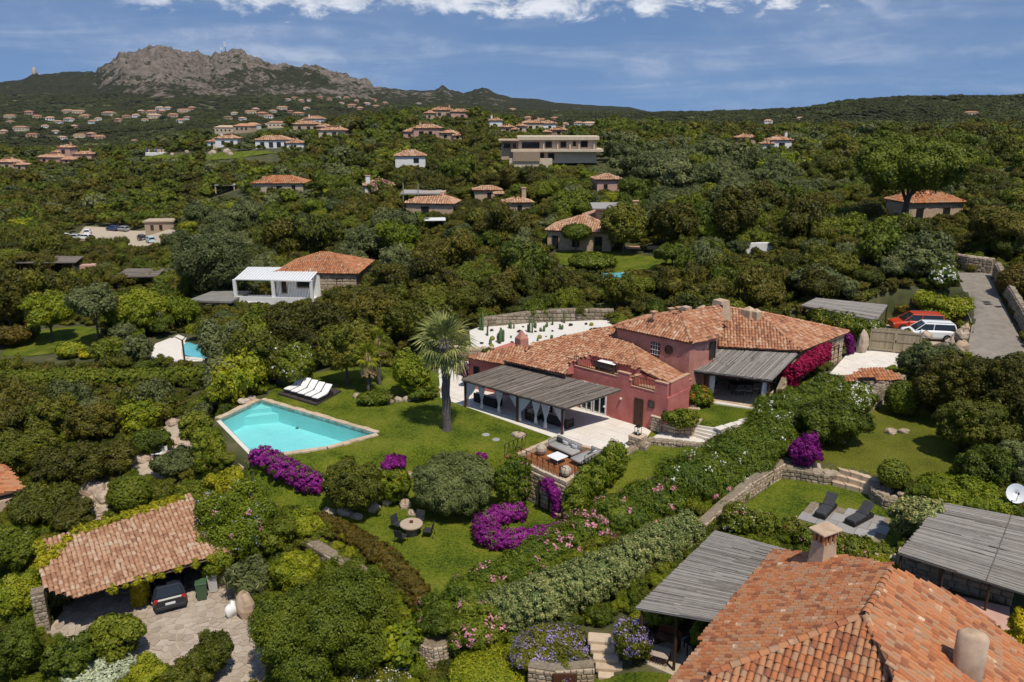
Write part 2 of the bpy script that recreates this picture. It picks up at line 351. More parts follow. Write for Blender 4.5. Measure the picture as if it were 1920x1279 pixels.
m_bougred = leafmat('crimson_bract', (.11,.003,.018), (.30,.006,.050), (.46,.018,.10), transl=.25)
m_pink    = leafmat('pink_petal', (.42,.12,.18), (.62,.24,.31), (.74,.42,.46), transl=.2)
m_white   = leafmat('white_petal', (.62,.62,.52), (.80,.80,.72))
m_lilac   = leafmat('lilac_petal', (.20,.13,.36), (.36,.27,.55), (.5,.42,.66))
m_blue    = leafmat('pale_blue_petal', (.38,.44,.66), (.58,.64,.80))
m_yelfl   = leafmat('yellow_petal', (.52,.30,.010), (.66,.46,.015))
m_orfl    = leafmat('orange_petal', (.50,.10,.008), (.6,.2,.01))
m_bark    = M('bark', [(.045,.032,.022), (.11,.085,.062), (.17,.14,.11)], rough=.9, isl=0, scale=6, bump=.6, bscale=14)
m_barkgrey= M('grey_bark', [(.13,.115,.095), (.25,.23,.20), (.34,.32,.28)], rough=.9, isl=0, scale=5, bump=.5, bscale=14)
m_stone   = M('granite_stone', [(.20,.145,.095), (.34,.255,.175), (.44,.35,.255), (.50,.43,.34)], rough=.9, isl=.55, scale=5, bump=.5, bscale=18)
m_stoned  = M('weathered_stone', [(.13,.105,.075), (.24,.19,.135), (.34,.28,.205), (.40,.35,.28)], rough=.9, isl=.55, scale=5, bump=.6, bscale=16)
m_boulder = M('boulder_granite', [(.24,.175,.125), (.38,.29,.215), (.47,.38,.30), (.5,.44,.37)], rough=.9, isl=.3, scale=2.5, bump=.6, bscale=9)
m_mortar  = M('mortar', [(.13,.10,.07), (.22,.175,.125), (.29,.235,.17)], rough=.95, isl=0, scale=6, bump=.5, bscale=24)
m_paving  = M('crazy_paving_stone', [(.27,.215,.165), (.37,.305,.245), (.46,.40,.335)], rough=.9, isl=.6, scale=3, bump=.3, bscale=14)
m_travert = M('pale_travertine', [(.60,.545,.475), (.68,.63,.565), (.74,.70,.645)], rough=.7, isl=.45, scale=1.6, bump=.06, bscale=30)
m_coping  = M('sandy_coping', [(.38,.28,.185), (.50,.385,.27), (.58,.47,.35)], rough=.85, isl=.5, scale=4, bump=.25, bscale=20)
m_tile    = M('clay_tile', [(.13,.075,.055), (.27,.12,.07), (.38,.165,.085), (.44,.215,.12), (.47,.29,.185), (.55,.43,.31)], rough=.85, isl=.62, scale=1.3, contrast=1.1, big=.3, bigscale=.5, bump=.25, bscale=30)
m_tilered = M('orange_clay_tile', [(.13,.07,.05), (.27,.10,.050), (.39,.138,.055), (.45,.185,.080), (.34,.20,.12,.84), (.50,.29,.16,.90), (.66,.58,.46,.96)], rough=.82, isl=.74, scale=1.5, contrast=1.1, bump=.35, bscale=26)
m_tileold = M('faded_clay_tile', [(.19,.095,.058), (.34,.175,.10), (.44,.245,.145), (.49,.325,.215), (.52,.42,.32)], rough=.88, isl=.6, scale=1.6, bump=.3, bscale=26)
m_roofbed = M('roof_mortar_bed', [(.12,.06,.035), (.21,.105,.06)], rough=.95, isl=0, scale=4)
m_farjun = leafmat('far_scrub_leaf', (.012,.017,.008), (.022,.030,.014), (.036,.044,.022)); m_farmaq = leafmat('far_maquis_leaf', (.016,.024,.010), (.028,.040,.016), (.048,.060,.028))  # distance haze put into the leaf colours, darker and greyer than nearby scrub
m_pinkw   = M('rose_plaster', [(.35,.100,.085), (.47,.150,.126), (.54,.20,.172)], rough=.9, isl=0, scale=1.2, contrast=.9, bump=.15, bscale=12, big=.25, bigscale=.35)
m_rosepal = M('dusty_rose_plaster', [(.33,.135,.105), (.42,.190,.148), (.48,.245,.195)], rough=.9, isl=0, scale=1.3, bump=.15, bscale=12)
m_sandpl  = M('sand_plaster', [(.36,.25,.165), (.46,.335,.23), (.52,.40,.29)], rough=.9, isl=0, scale=2, bump=.2, bscale=12)
m_creampl = M('cream_plaster', [(.50,.40,.285), (.58,.475,.35), (.63,.53,.405)], rough=.9, isl=0, scale=1.0)
m_whitepl = M('white_plaster', [(.66,.65,.62), (.76,.75,.73)], rough=.85, isl=0, scale=1.5)
m_pinkpl  = M('pale_pink_plaster', [(.46,.27,.215), (.55,.35,.285)], rough=.9, isl=0, scale=1.0)
m_capst   = M('parapet_cap', [(.42,.24,.155), (.52,.32,.21)], rough=.9, isl=0, scale=3)
m_reed    = M('grey_reed', [(.060,.048,.040), (.125,.104,.088), (.19,.162,.14), (.26,.228,.20)], rough=.9, isl=.75, scale=3)
m_reedpale= M('silver_reed', [(.10,.088,.078), (.18,.162,.148), (.26,.24,.222), (.33,.31,.29)], rough=.9, isl=.75, scale=3)
m_wood    = M('dark_wood', [(.045,.022,.012), (.085,.042,.022)], rough=.7, isl=.2, scale=5, stretch=(1,1,.15))
m_woodred = M('red_stained_post', [(.075,.026,.014), (.125,.045,.022)], rough=.7, isl=.2, scale=5)
m_deck    = M('teak_deck', [(.17,.062,.022), (.25,.095,.034), (.32,.135,.052)], rough=.6, isl=.8, scale=4)
m_gatew   = M('weathered_gate_wood', [(.24,.19,.125), (.33,.27,.18), (.40,.34,.24)], rough=.9, isl=.7, scale=4, stretch=(1,1,.2))
m_black   = M('black_wicker', [(.012,.011,.012), (.026,.024,.026)], rough=.6, isl=.3, scale=20)
m_iron    = M('black_iron', [(.012,.012,.012)], rough=.5)
m_cloth   = M('white_cloth', [(.92,.92,.94)], rough=.85, transl=.4)
m_cushw   = M('white_cushion', [(.76,.75,.74), (.82,.81,.80)], rough=.85, isl=0)
m_grey    = M('grey_fabric', [(.27,.26,.25), (.34,.33,.32)], rough=.9, isl=0, scale=4)
m_dgrey   = M('charcoal_fabric', [(.035,.035,.04), (.055,.055,.06)], rough=.9, isl=0, scale=4)
m_dgreym  = M('charcoal_metal', [(.05,.05,.055)], rough=.5, metal=.2)
m_beigef  = M('beige_fabric', [(.42,.37,.31), (.52,.47,.41)], rough=.9, isl=0, scale=4)
m_wicker  = M('natural_wicker', [(.30,.235,.18), (.42,.345,.275), (.52,.45,.37)], rough=.8, isl=.5, scale=12)
m_glass   = M('dark_window_glass', [(.018,.022,.026)], rough=.06, spec=.6)
m_dark    = M('dark_opening', [(.012,.010,.009)], rough=.9)
m_gravelw = M('white_gravel', [(.52,.48,.43), (.66,.63,.58), (.74,.71,.67)], rough=.95, isl=0, scale=14, detail=6, bump=.4, bscale=40, big=.3, bigscale=.4)
m_soil    = M('dry_soil', [(.10,.075,.045), (.19,.145,.095), (.27,.215,.15)], rough=.95, isl=0, scale=1.2, bump=.5, bscale=6)
m_gravel  = M('beige_gravel', [(.33,.26,.185), (.43,.355,.265), (.50,.43,.34)], rough=.95, isl=0, scale=3, bump=.3, bscale=30)
m_asphalt = M('worn_asphalt', [(.175,.150,.122), (.225,.196,.164), (.275,.242,.205)], rough=.92, isl=0, scale=1.6, detail=7, bump=.12, bscale=40, big=.2, bigscale=.2)
m_lava    = M('dark_lava_rock', [(.018,.014,.014), (.05,.035,.033)], rough=.9, isl=0, scale=6, bump=.6, bscale=12)
m_cactus  = M('cactus_skin', [(.035,.070,.025), (.075,.120,.045), (.12,.16,.07)], rough=.7, isl=.4, scale=3)
m_barrel  = M('golden_barrel_cactus', [(.10,.12,.02), (.20,.20,.04), (.30,.27,.07)], rough=.8, isl=.1, scale=12)
m_agave   = M('agave_leaf', [(.12,.17,.13), (.20,.26,.21)], rough=.6, isl=.5)
m_thatch  = M('dead_palm_skirt', [(.16,.105,.045), (.28,.19,.085), (.38,.28,.14)], rough=.9, isl=.7, scale=6)
m_palm    = leafmat('blue_palm_frond', (.045,.070,.045), (.085,.118,.078), (.14,.175,.12), (.21,.245,.17))
m_palmg   = leafmat('green_palm_frond', (.050,.080,.012), (.11,.15,.022), (.19,.21,.035))
m_palmtr  = M('palm_trunk', [(.060,.052,.048), (.115,.10,.092), (.17,.15,.135)], rough=.95, isl=0, scale=7, stretch=(1,1,5), bump=.9, bscale=9)
m_plate   = M('white_metal', [(.72,.73,.74)], rough=.4)
m_rail    = M('bronze_rail', [(.07,.038,.022)], rough=.6)
m_slabgr  = M('grey_stone_slab', [(.22,.205,.195), (.30,.285,.275), (.37,.355,.345)], rough=.85, isl=.6, scale=3, stretch=(1,6,1,.5))
m_tyre    = M('tyre_rubber', [(.014,.014,.014)], rough=.8)
m_rim     = M('alloy_rim', [(.35,.35,.36)], rough=.35, metal=.8)
m_taill   = M('red_tail_light', [(.40,.012,.012)], rough=.2, spec=.6)
m_lampw   = M('clear_lamp', [(.6,.6,.6)], rough=.15, spec=.6)
def paint(n, c): return M(n, [c], rough=.28, spec=.6)

def grass_mat(name, cols, big=.55, scale=9):
    return M(name, cols, rough=.9, isl=0, scale=scale, detail=8, contrast=1.25, bump=.9, bscale=26, big=big, bigscale=.45, spec=.12)
m_lawn  = grass_mat('lawn_turf', [(.026,.043,.004), (.060,.090,.006), (.098,.128,.009), (.140,.155,.014), (.18,.168,.03)], .7)
m_lawnR = grass_mat('dry_lawn_turf', [(.050,.060,.006), (.090,.100,.010), (.130,.135,.016), (.17,.16,.03)])

def unit(n):
    v = rng.normal(size=(n, 3)); return v / np.linalg.norm(v, axis=1, keepdims=True)
def leaf_quads(P, Nm, size, aspect=.55, jit=.55, lance=False, up=0.0):
    """leaf-shaped quads at P facing roughly along Nm"""
    n = len(P); nn = Nm + unit(n) * jit; nn[:, 2] += up; nn /= np.linalg.norm(nn, axis=1, keepdims=True) + 1e-9
    t = np.cross(nn, unit(n)); t /= np.linalg.norm(t, axis=1, keepdims=True) + 1e-9; b = np.cross(nn, t)
    s = size * rng.uniform(.65, 1.3, (n, 1)); w = s * aspect
    V = np.stack([P - t * s * .5, P + b * w * .5 + t * s * .05, P + t * s * .5, P - b * w * .5 + t * s * .05], 1).reshape(-1, 3)
    return V, np.arange(4 * n).reshape(-1, 4)
def sphere_pts(n, m):
    vs = []; fs = []
    for i in range(m + 1):
        for k in range(n): t = math.pi * i / m; p = 2 * math.pi * k / n; vs.append((math.sin(t)*math.cos(p), math.sin(t)*math.sin(p), math.cos(t)))
    for i in range(m):
        for k in range(n): fs.append((i*n+k, (i+1)*n+k, (i+1)*n+(k+1) % n, i*n+(k+1) % n))
    return np.array(vs), np.array(fs)
SPV, SPF = sphere_pts(8, 5)
def lobes_leaves(lobes, nleaf, size, clump=.28, nclump=None, jit=.6, aspect=.55, inner=.18, core=.80, zmin=None, up=.15, botcut=-.75):
    """lobes: (cx,cy,cz,rx,ry,rz). leaf clumps over the joined surface of the lobes + solid filler balls inside that stop light and view"""
    Lb = np.array(lobes, float); A = (Lb[:, 3] * Lb[:, 4] + Lb[:, 3] * Lb[:, 5] + Lb[:, 4] * Lb[:, 5]); pr = A / A.sum()
    nc = nclump or max(20, nleaf // 26)
    k = rng.choice(len(Lb), nc * 3, p=pr); d = unit(nc * 3); d = d[(d[:, 2] > botcut)]; k = k[:len(d)]
    C = Lb[k, :3] + d * Lb[k, 3:6]; ok = np.ones(len(C), bool)
    for j in range(len(Lb)):
        q = (C - Lb[j, :3]) / Lb[j, 3:6]; ok &= ~(((q ** 2).sum(1) < .80) & (k != j))
    if zmin is not None: ok &= C[:, 2] > zmin
    C = C[ok][:nc]; d = d[ok][:nc]; k = k[ok][:nc]
    nn = d / Lb[k, 3:6]; nn /= np.linalg.norm(nn, axis=1, keepdims=True)
    rr = Lb[k, 3:6].mean(1)
    C = C - nn * (rr * inner * rng.random(len(C)))[:, None]
    j = rng.integers(0, len(C), nleaf); off = unit(nleaf) * (rng.random((nleaf, 1)) ** .45) * (clump * (rr[j] ** .5))[:, None]
    P = C[j] + off; Nl = nn[j] * .8 + off / (np.linalg.norm(off, axis=1, keepdims=True) + 1e-6) * .7
    if zmin is not None: P[:, 2] = np.maximum(P[:, 2], zmin + .02)
    nf = int(nleaf * .35); kf = rng.choice(len(Lb), nf * 2, p=pr); df = unit(nf * 2); mf = df[:, 2] > botcut; kf, df = kf[mf], df[mf]; Pf = Lb[kf, :3] + df * Lb[kf, 3:6] * rng.uniform(max(core or .7, .6), .96, (len(kf), 1)); okf = np.ones(len(Pf), bool)
    for jj in range(len(Lb)):
        q = (Pf - Lb[jj, :3]) / Lb[jj, 3:6]; okf &= ~(((q ** 2).sum(1) < .5) & (kf != jj))
    P = np.concatenate([P, Pf[okf][:nf]]); Nl = np.concatenate([Nl, df[okf][:nf]])
    if zmin is not None: P[:, 2] = np.maximum(P[:, 2], zmin + .02)
    V, Fq = leaf_quads(P, Nl, size, aspect, jit, up=up)
    if core:  # filler balls added so that light does not pass through the foliage
        cv = []; cf = []; o = len(V)
        for l in Lb: cv.append(SPV * l[3:6] * core * rng.uniform(.93, 1.04, (len(SPV), 1)) + l[:3]); cf.append(SPF + o); o += len(SPV)
        V = np.concatenate([V] + cv); Fq = np.concatenate([Fq] + cf)
    return V, Fq
def flower_pts(lobes, n, ncl, size, spread=.22, zfrac=-.2, out=1.02):
    Lb = np.array(lobes, float); k = rng.choice(len(Lb), ncl * 4); d = unit(ncl * 4); m = d[:, 2] > zfrac; d = d[m]; k = k[m]; C = Lb[k, :3] + d * Lb[k, 3:6] * out; ok = np.ones(len(C), bool)
    for j in range(len(Lb)):
        q = (C - Lb[j, :3]) / Lb[j, 3:6]; ok &= ~(((q ** 2).sum(1) < .9) & (k != j))
    C = C[ok][:ncl]; d = d[ok][:ncl]
    if len(C) == 0: return np.zeros((0, 3)), np.zeros((0, 4), int)
    j = rng.integers(0, len(C), n); off = unit(n) * spread * rng.random((n, 1)) ** .5
    return leaf_quads(C[j] + off, d[j] + off * 2, size, .8, .5)
def crown_lobes(w, h, n=9, flatb=.35, seed=None, hole=0.0):
    """lobes filling an ellipsoid crown of width w, height h, centre at origin"""
    a, b = w / 2, h / 2; r = []
    r.append((0, 0, -b * .1, a * .70, a * .70, b * .74))
    for i in range(n):
        p = 2 * math.pi * (i / n) * 2.4 + rng.uniform(-.4, .4); t = rng.uniform(-.35, .85); rad = math.sqrt(max(0, 1 - t * t)) * .62; s = rng.uniform(.30, .46)
        r.append((a * rad * math.cos(p), a * rad * math.sin(p), b * t * .62, a * s, a * s * rng.uniform(.85, 1.15), max(b * s * 1.05, .4 * a * s)))
    return r
def trunk_mesh(h, r0, spread, nlimb=5, lean=0.0, n=7):
    mb = MB(); top = Vector((lean * h, rng.uniform(-.05, .05) * h, h * .55))
    mid = Vector((lean * h * .35, 0.03 * h, h * .28)); mb.tube([(0, 0, -.35), (0, 0, .04 * h), mid, top], [r0 * 1.25, r0, r0 * .85, r0 * .7], n)
    for i in range(nlimb):
        p = 2 * math.pi * i / nlimb + rng.uniform(-.5, .5); e = Vector((math.cos(p) * spread * rng.uniform(.5, .9), math.sin(p) * spread * rng.uniform(.5, .9), h * rng.uniform(.85, 1.15)))
        m2 = top.lerp(e, .5) + Vector((0, 0, -.05 * h)); s = top * rng.uniform(.75, 1.0); mb.tube([s, m2, e], [r0 * .55, r0 * .36, r0 * .14], 5)
    return mb

def blob(x0, y0, x1, y1, lift=0.0, ground=None):
    cx, cy = (x0 + x1) / 2, (y0 + y1) / 2; zc = 1.0
    for _ in range(14):
        p = G(cx, cy, zc); f = proj(p)[2]; a = (x1 - x0) / 2 * f / FPX; Hh = (y1 - y0) / 2 * f / FPX
        dep = math.atan2(CAM_H - p.z, math.hypot(p.x, p.y)); b2 = Hh ** 2 - (a * math.sin(dep)) ** 2
        b = math.sqrt(max(b2, (.30 * a) ** 2)) / math.cos(dep) if b2 > 0 else .30 * a
        g = float(hz(np.array([p.x]), np.array([p.y]))[0]) if ground is None else ground
        zc = .5 * zc + .5 * (g + lift + b * .92)
    return p, a, b, g
KIND = {'juniper': m_juniper, 'maquis': m_maquis, 'mastic': m_mastic, 'bright': m_bright, 'olive': m_olive, 'greyolive': m_greyol, 'oleander': m_oleand,
        'varieg': m_varieg, 'silver': m_silver, 'yellow': m_yellow, 'bronze': m_brownh, 'boug': m_boug, 'bougred': m_bougred}
def plant(name, label, cat, box, kind, lift=0.0, dens=1.0, lobes=None, nl=9, flowers=(), clipped=False, trunk=None, leaf=None, group=None, ground=None, aspect=None, bark=None, under=None):
    """flowers: (material, count, clusters, size)"""
    p, a, b, g = blob(*box, lift=lift, ground=ground); f = proj(p)[2]
    if lobes is None:
        lb = [(0, 0, 0, a * .93, a * .93, b * .95)] if clipped else crown_lobes(2 * a, 2 * b, nl)
    else: lb = [(l[0] * a, l[1] * a, l[2] * b, l[3] * a, l[4] * a, l[5] * b) for l in lobes]
    L_ = leaf or max(.07, f * .0030); asp = aspect or (.26 if kind == 'oleander' else .45 if kind in ('olive',) else .6)
    if kind == 'oleander' and not leaf: L_ *= 1.7
    area = 4 * math.pi * ((a * b) ** .8 + (a * a) ** .8) / 2 * 1.1
    n = int(min(70000, max(700, dens * 3.0 * area / (L_ * L_ * asp * .55) * (.8 if clipped else 1.0))))
    V, Fq = lobes_leaves(lb, n, L_, clump=(.12 if clipped else .27 * max(1, f / 70)), jit=.55 if clipped else .7, aspect=asp, inner=.09 if clipped else .30, core=.86 if clipped else .62, up=.1, nclump=(n // 8 if clipped else int(max(60, min(n // 12, area * 5.5 / max(1, f / 70) ** 2)))))
    root = thing(name, label, cat, (p.x, p.y, g), group); off = np.array([0, 0, p.z - g]); V = V + off; V[:, 2] = np.maximum(V[:, 2], -.05 if lift < .3 else -1)
    if lift < .3:   # keep skirts on sloping ground
        hh = hz(V[:, 0] + p.x, V[:, 1] + p.y) - g; V[:, 2] = np.maximum(V[:, 2], hh - .02)
    link('foliage' if lift < .3 else 'crown', np_mesh(name + '_foliage', V, Fq, KIND[kind]), root)
    tr = trunk_mesh(max(.35, p.z - g), (trunk or .05 + .035 * a), a * .7, 5 if lift > .3 else 3); tb = np_mesh('trunk', np.array(tr.v), [np.array([q for q in tr.f if len(q) == 4])], bark or m_bark); link('trunk', tb, root)
    for (fm, cnt, ncl, sz) in flowers:
        fv, ff = flower_pts(lb, cnt, ncl, sz)
        if len(fv): fv = fv + off; link('blossom', np_mesh('blossom', fv, ff, fm), root)['kind'] = 'stuff'
    return root
def path_hedge(name, label, cat, pts, wid, hei, kind, dens=1.0, flowers=(), leaf=None, rough=.16, aspect=None, group=None, clip=False):
    """hedge body swept along world points (on the ground): lumpy rounded box section"""
    pts = [Vector(p) for p in pts]; seg = []; 
    for i in range(len(pts) - 1):
        n = max(1, int((pts[i+1] - pts[i]).length / ((.22 if clip else .45) * (wid if not isinstance(wid, (list, tuple)) else wid[i])))); seg += [(i + k / n) for k in range(n)]
    seg.append(len(pts) - 1.001); lb = []
    W = lambda t: np.interp(t, range(len(pts)), wid if isinstance(wid, (list, tuple)) else [wid] * len(pts)); Hh = lambda t: np.interp(t, range(len(pts)), hei if isinstance(hei, (list, tuple)) else [hei] * len(pts))
    for t in seg:
        i = int(t); p = pts[i].lerp(pts[i+1], t - i); w, h = W(t), Hh(t)
        gz = float(hz(np.array([p.x]), np.array([p.y]))[0])
        for q in range(2):
            k_ = rough * (.45 if clip else 1); lb.append((p.x + rng.uniform(-1, 1) * w * k_, p.y + rng.uniform(-1, 1) * w * k_, gz + h * (.40 + .12 * q) , w * .5 * rng.uniform(.88, 1.1), w * .5 * rng.uniform(.88, 1.1), h * rng.uniform(.50, .60)))
    f = proj(pts[len(pts) // 2])[2]; L_ = leaf or max(.07, f * .0030); asp = aspect or (.26 if kind == 'oleander' else .6)
    if kind == 'oleander' and not leaf: L_ *= 1.7
    length = sum((pts[i+1] - pts[i]).length for i in range(len(pts) - 1)); wm = np.mean(wid); hm = np.mean(hei); area = length * (wm + 2 * hm)
    n = int(min(110000, dens * 2.7 * area / (L_ * L_ * asp * .55)))
    V, Fq = lobes_leaves(lb, n, L_, clump=.15 if clip else .22, nclump=int(area * (16 if clip else 8)), jit=.6, aspect=asp, inner=.10 if clip else .2, core=.76 if clip else .70, up=.15, botcut=-.5)
    c = pts[len(pts) // 2]; root = thing(name, label, cat, c, group)
    V[:, 2] = np.maximum(V[:, 2], hz(V[:, 0], V[:, 1]) - .03)
    link('foliage', np_mesh(name + '_foliage', V - np.array(c), Fq, KIND[kind]), root)
    for (fm, cnt, ncl, sz, t0, t1) in flowers:
        k0, k1 = int(t0 * len(lb)), max(int(t1 * len(lb)), int(t0 * len(lb)) + 1); fv, ff = flower_pts(lb[k0:k1], cnt, ncl, sz)
        if len(fv): link('blossom', np_mesh('blossom', fv - np.array(c), ff, fm), root)['kind'] = 'stuff'
    return root
m_ground = M('scrub_ground', [(.030,.034,.012), (.050,.056,.018), (.080,.078,.030), (.14,.12,.065)], rough=.95, isl=0, scale=.35, detail=8, bump=.6, bscale=2, big=.3, bigscale=.02)
SHEETS = []
POOL_PIX = [(413,788),(489,752),(705,815),(612,840),(482,858)]
POOLC = [G(x, y, -.1) for x, y in POOL_PIX]
mb = MB(); mb.add([(-9000, 2500, -40), (9000, 2500, -40), (9000, 5200, -60), (-9000, 5200, -60)], [(0, 1, 2, 3)]); mb.build('plain', m_ground, kind='structure')
CREST = [(-400,170),(-150,160),(0,157),(50,151),(70,142),(78,141),(86,143),(130,139),(170,137),(188,134),(202,121),(235,103),(262,100),(276,94),(300,89),(325,88),(345,96),(375,100),(400,104),(430,97),(460,100),(476,108),(520,122),(560,127),(590,123),(620,131),(660,144),(690,150),(702,163),(760,170),(815,170),(830,160),(845,170),(870,174),(905,164),(935,176),(960,183),(1010,186),(1040,193),(1100,197),(1180,201),(1230,212),(1290,222),(1400,230),(2300,240)]
cxp = np.array([c[0] for c in CREST], float); cyp = np.array([c[1] for c in CREST], float)
pj = np.linspace(-330, 1330, 900); jag = (fbm(pj / 15, pj * 0, 3, 61, True) - .55) * np.interp(pj, [150, 210, 470, 520, 690, 720, 900, 960], [0, 15, 15, 8, 8, 2, 5, 1])
YC, YB = 3800.0, 1900.0
NM, NT = 900, 170
pxs = np.linspace(-330, 1330, NM); tt = np.concatenate([np.linspace(0, 1, NT - 14), np.linspace(1.03, 1.6, 14)])
sl = (pxs - PCX) / FPX * cP
zc = CAM_H + YC * np.tan(PITCH - np.arctan((PCY - np.interp(pxs, cxp, cyp) + jag) / FPX)) * -1
Tm, Sm = np.meshgrid(tt, sl, indexing='ij'); Ym = YB + (YC - YB) * Tm; Xm = Sm * Ym; Zc = np.broadcast_to(zc, Tm.shape)
tc_ = (Zc - CAM_H) / YC; te = -.0165 + (tc_ + .0165) * np.where(Tm <= 1, np.clip(Tm, 0, 1) ** .9, 1 - (Tm - 1) * 1.2); Zm = CAM_H + Ym * te
big = fbm(Xm / 420, Ym / 420, 4, 11, True) - .55; fine = fbm(Xm / 70, Ym / 70, 4, 21, True) - .5
amp = np.clip(Zc, 20, 260) * np.clip(Tm * 1.5, 0, 1) * np.where(Tm > .9, np.clip(1 - (Tm - .9) * 8, .16, 1), 1)
Zm = Zm + big * amp * .30 + fine * np.maximum(amp, np.clip(Zc, 20, 260) * .5 * (Tm > .5)) * .17 + (fbm(Xm / 24, Ym / 34, 2, 31, True) - .5) * amp * .07
Vm = np.stack([Xm, Ym, Zm], -1).reshape(-1, 3); ix = np.arange(Vm.shape[0]).reshape(Tm.shape)
Fm = np.stack([ix[:-1, :-1], ix[:-1, 1:], ix[1:, 1:], ix[1:, :-1]], -1).reshape(-1, 4)
m = bpy.data.materials.new('granite_and_scrub'); m.use_nodes = True; t_ = m.node_tree; bs = t_.nodes['Principled BSDF']; bs.inputs['Roughness'].default_value = .95; bs.inputs['Specular IOR Level'].default_value = .1
def tn(t, **k):
    n = t_.nodes.new(t)
    for a, b in k.items(): setattr(n, a, b)
    return n
ge = tn('ShaderNodeNewGeometry'); at_ = tn('ShaderNodeAttribute', attribute_name='rock')
def tnoise(s, d, r=.6):
    n = tn('ShaderNodeTexNoise'); n.inputs['Scale'].default_value = s; n.inputs['Detail'].default_value = d; n.inputs['Roughness'].default_value = r; t_.links.new(ge.outputs['Position'], n.inputs['Vector']); return n.outputs['Fac']
def tm(op, a, b):
    n = tn('ShaderNodeMath', operation=op)
    for i, v in enumerate((a, b)):
        if isinstance(v, (int, float)): n.inputs[i].default_value = v
        else: t_.links.new(v, n.inputs[i])
    return n.outputs[0]
v = tm('ADD', tm('SUBTRACT', tm('ADD', tm('MULTIPLY', tnoise(.010, 6, .7), 1.3), tm('MULTIPLY', tnoise(.045, 6, .7), 1.5)), .78), tm('MULTIPLY', tm('SUBTRACT', at_.outputs['Fac'], .5), .62))
rp = tn('ShaderNodeValToRGB'); E_ = rp.color_ramp.elements; E_[0].position = .90; E_[0].color = (0, 0, 0, 1); E_[1].position = 1.0; E_[1].color = (1, 1, 1, 1); t_.links.new(v, rp.inputs[0])
def cr(fac, c0, c1):
    r = tn('ShaderNodeValToRGB'); r.color_ramp.elements[0].color = (*c0, 1); r.color_ramp.elements[1].color = (*c1, 1); r.color_ramp.elements[0].position = .3; r.color_ramp.elements[1].position = .7; t_.links.new(fac, r.inputs[0]); return r.outputs[0]
mx = tn('ShaderNodeMix', data_type='RGBA'); t_.links.new(rp.outputs[0], mx.inputs[0])
t_.links.new(cr(tnoise(.05, 5), (.018, .022, .008), (.050, .052, .020)), mx.inputs[6]); t_.links.new(cr(tnoise(.03, 6), (.11, .088, .070), (.30, .25, .20)), mx.inputs[7])
t_.links.new(mx.outputs[2], bs.inputs['Base Color'])
bp = tn('ShaderNodeBump'); bp.inputs['Strength'].default_value = 1.0; bp.inputs['Distance'].default_value = 25; t_.links.new(tnoise(.03, 8, .7), bp.inputs['Height']); t_.links.new(bp.outputs[0], bs.inputs['Normal'])
me = np_mesh('mountain', Vm, Fm, m, False)
Pm = np.broadcast_to(pxs, Tm.shape)
rock = np.interp(Pm, [-300, 60, 160, 230, 500, 690, 720, 800, 900, 1000], [.05, .12, .3, .95, 1, .95, .5, .62, .6, .35]) * np.interp(Tm, [0, .12, .3, .6, 1], [.2, .5, .82, .97, 1.05])
rock = rock + (fine + big * 1.6) * .55 * np.clip(Tm * 1.4, 0, 1) - np.exp(-((Pm - 560) / 70) ** 2 - ((Tm - .75) / .16) ** 2) * .5
a_ = me.attributes.new('rock', 'FLOAT', 'POINT'); a_.data.foreach_set('value', rock.astype(np.float32).ravel())
o = link('mountain', me); o['kind'] = 'structure'
EXCL = []; CLEAR = []
def excl(pix, z=None): EXCL.append([tuple((T(x, y) if z is None else G(x, y, z))[:2]) for x, y in pix])

def tile_template(r0=.112, r1=.094, ln=.40, seg=4, h=.08):
    vs = []
    for j, (r, y, lift) in enumerate(((r0, 0, .028), (r1, ln, .0))):
        for k in range(seg + 1):
            a = math.pi * k / seg; vs.append((-r * math.cos(a), y, lift + h * (r / r0) * math.sin(a)))
    fs = [(k, k + 1, seg + 2 + k, seg + 1 + k) for k in range(seg)]
    return np.array(vs), np.array(fs)
def tiles_on(poly, pitch=.236, course=.31, inset=.0, tmpl=None, jit=.012, eave=.10):
    """barrel tiles on a planar 3d polygon. returns (positions, frames) for each tile"""
    P = np.array([list(p) for p in poly]); c = P.mean(0); u_, s_, vt = np.linalg.svd(P - c); n = vt[2]
    if n[2] < 0: n = -n
    up = np.array([0, 0, 1.0]) - n * n[2]; up /= np.linalg.norm(up) + 1e-9; rt = np.cross(up, n)
    q = (P - c); A = np.stack([q @ rt, q @ up], 1); x0, x1, y0, y1 = A[:, 0].min(), A[:, 0].max(), A[:, 1].min(), A[:, 1].max()
    xs = np.arange(x0 + pitch * .5, x1, pitch); ys = np.arange(y0 - eave, y1, course); gx, gy = np.meshgrid(xs, ys); gx = gx.ravel() + rng.normal(0, jit, gx.size); gy = gy.ravel() + rng.normal(0, jit * 1.5, gy.size)
    ins = inpoly(gx, gy + .22, A) | (inpoly(gx, gy + .30 + eave, A)); gx, gy = gx[ins], gy[ins]
    pos = c + gx[:, None] * rt + gy[:, None] * up
    return pos, rt, up, n
def tile_mesh(poly, tm=None, **k):
    tv, tf = tm or tile_template(); pos, rt, up, n = tiles_on(poly, **k); N = len(pos)
    a = rng.normal(0, .025, N); s = rng.uniform(.94, 1.06, N); x, y, z = tv[:, 0], tv[:, 1], tv[:, 2]
    V = pos[:, None, :] + (x[None] * s[:, None])[..., None] * (rt + a[:, None] * up)[:, None, :] + y[None, :, None] * (up - a[:, None] * rt)[:, None, :] + (z[None] + rng.normal(.01, .006, N)[:, None])[..., None] * n
    F_ = tf[None] + (np.arange(N) * len(tv))[:, None, None]
    return V.reshape(-1, 3), F_.reshape(-1, tf.shape[1])
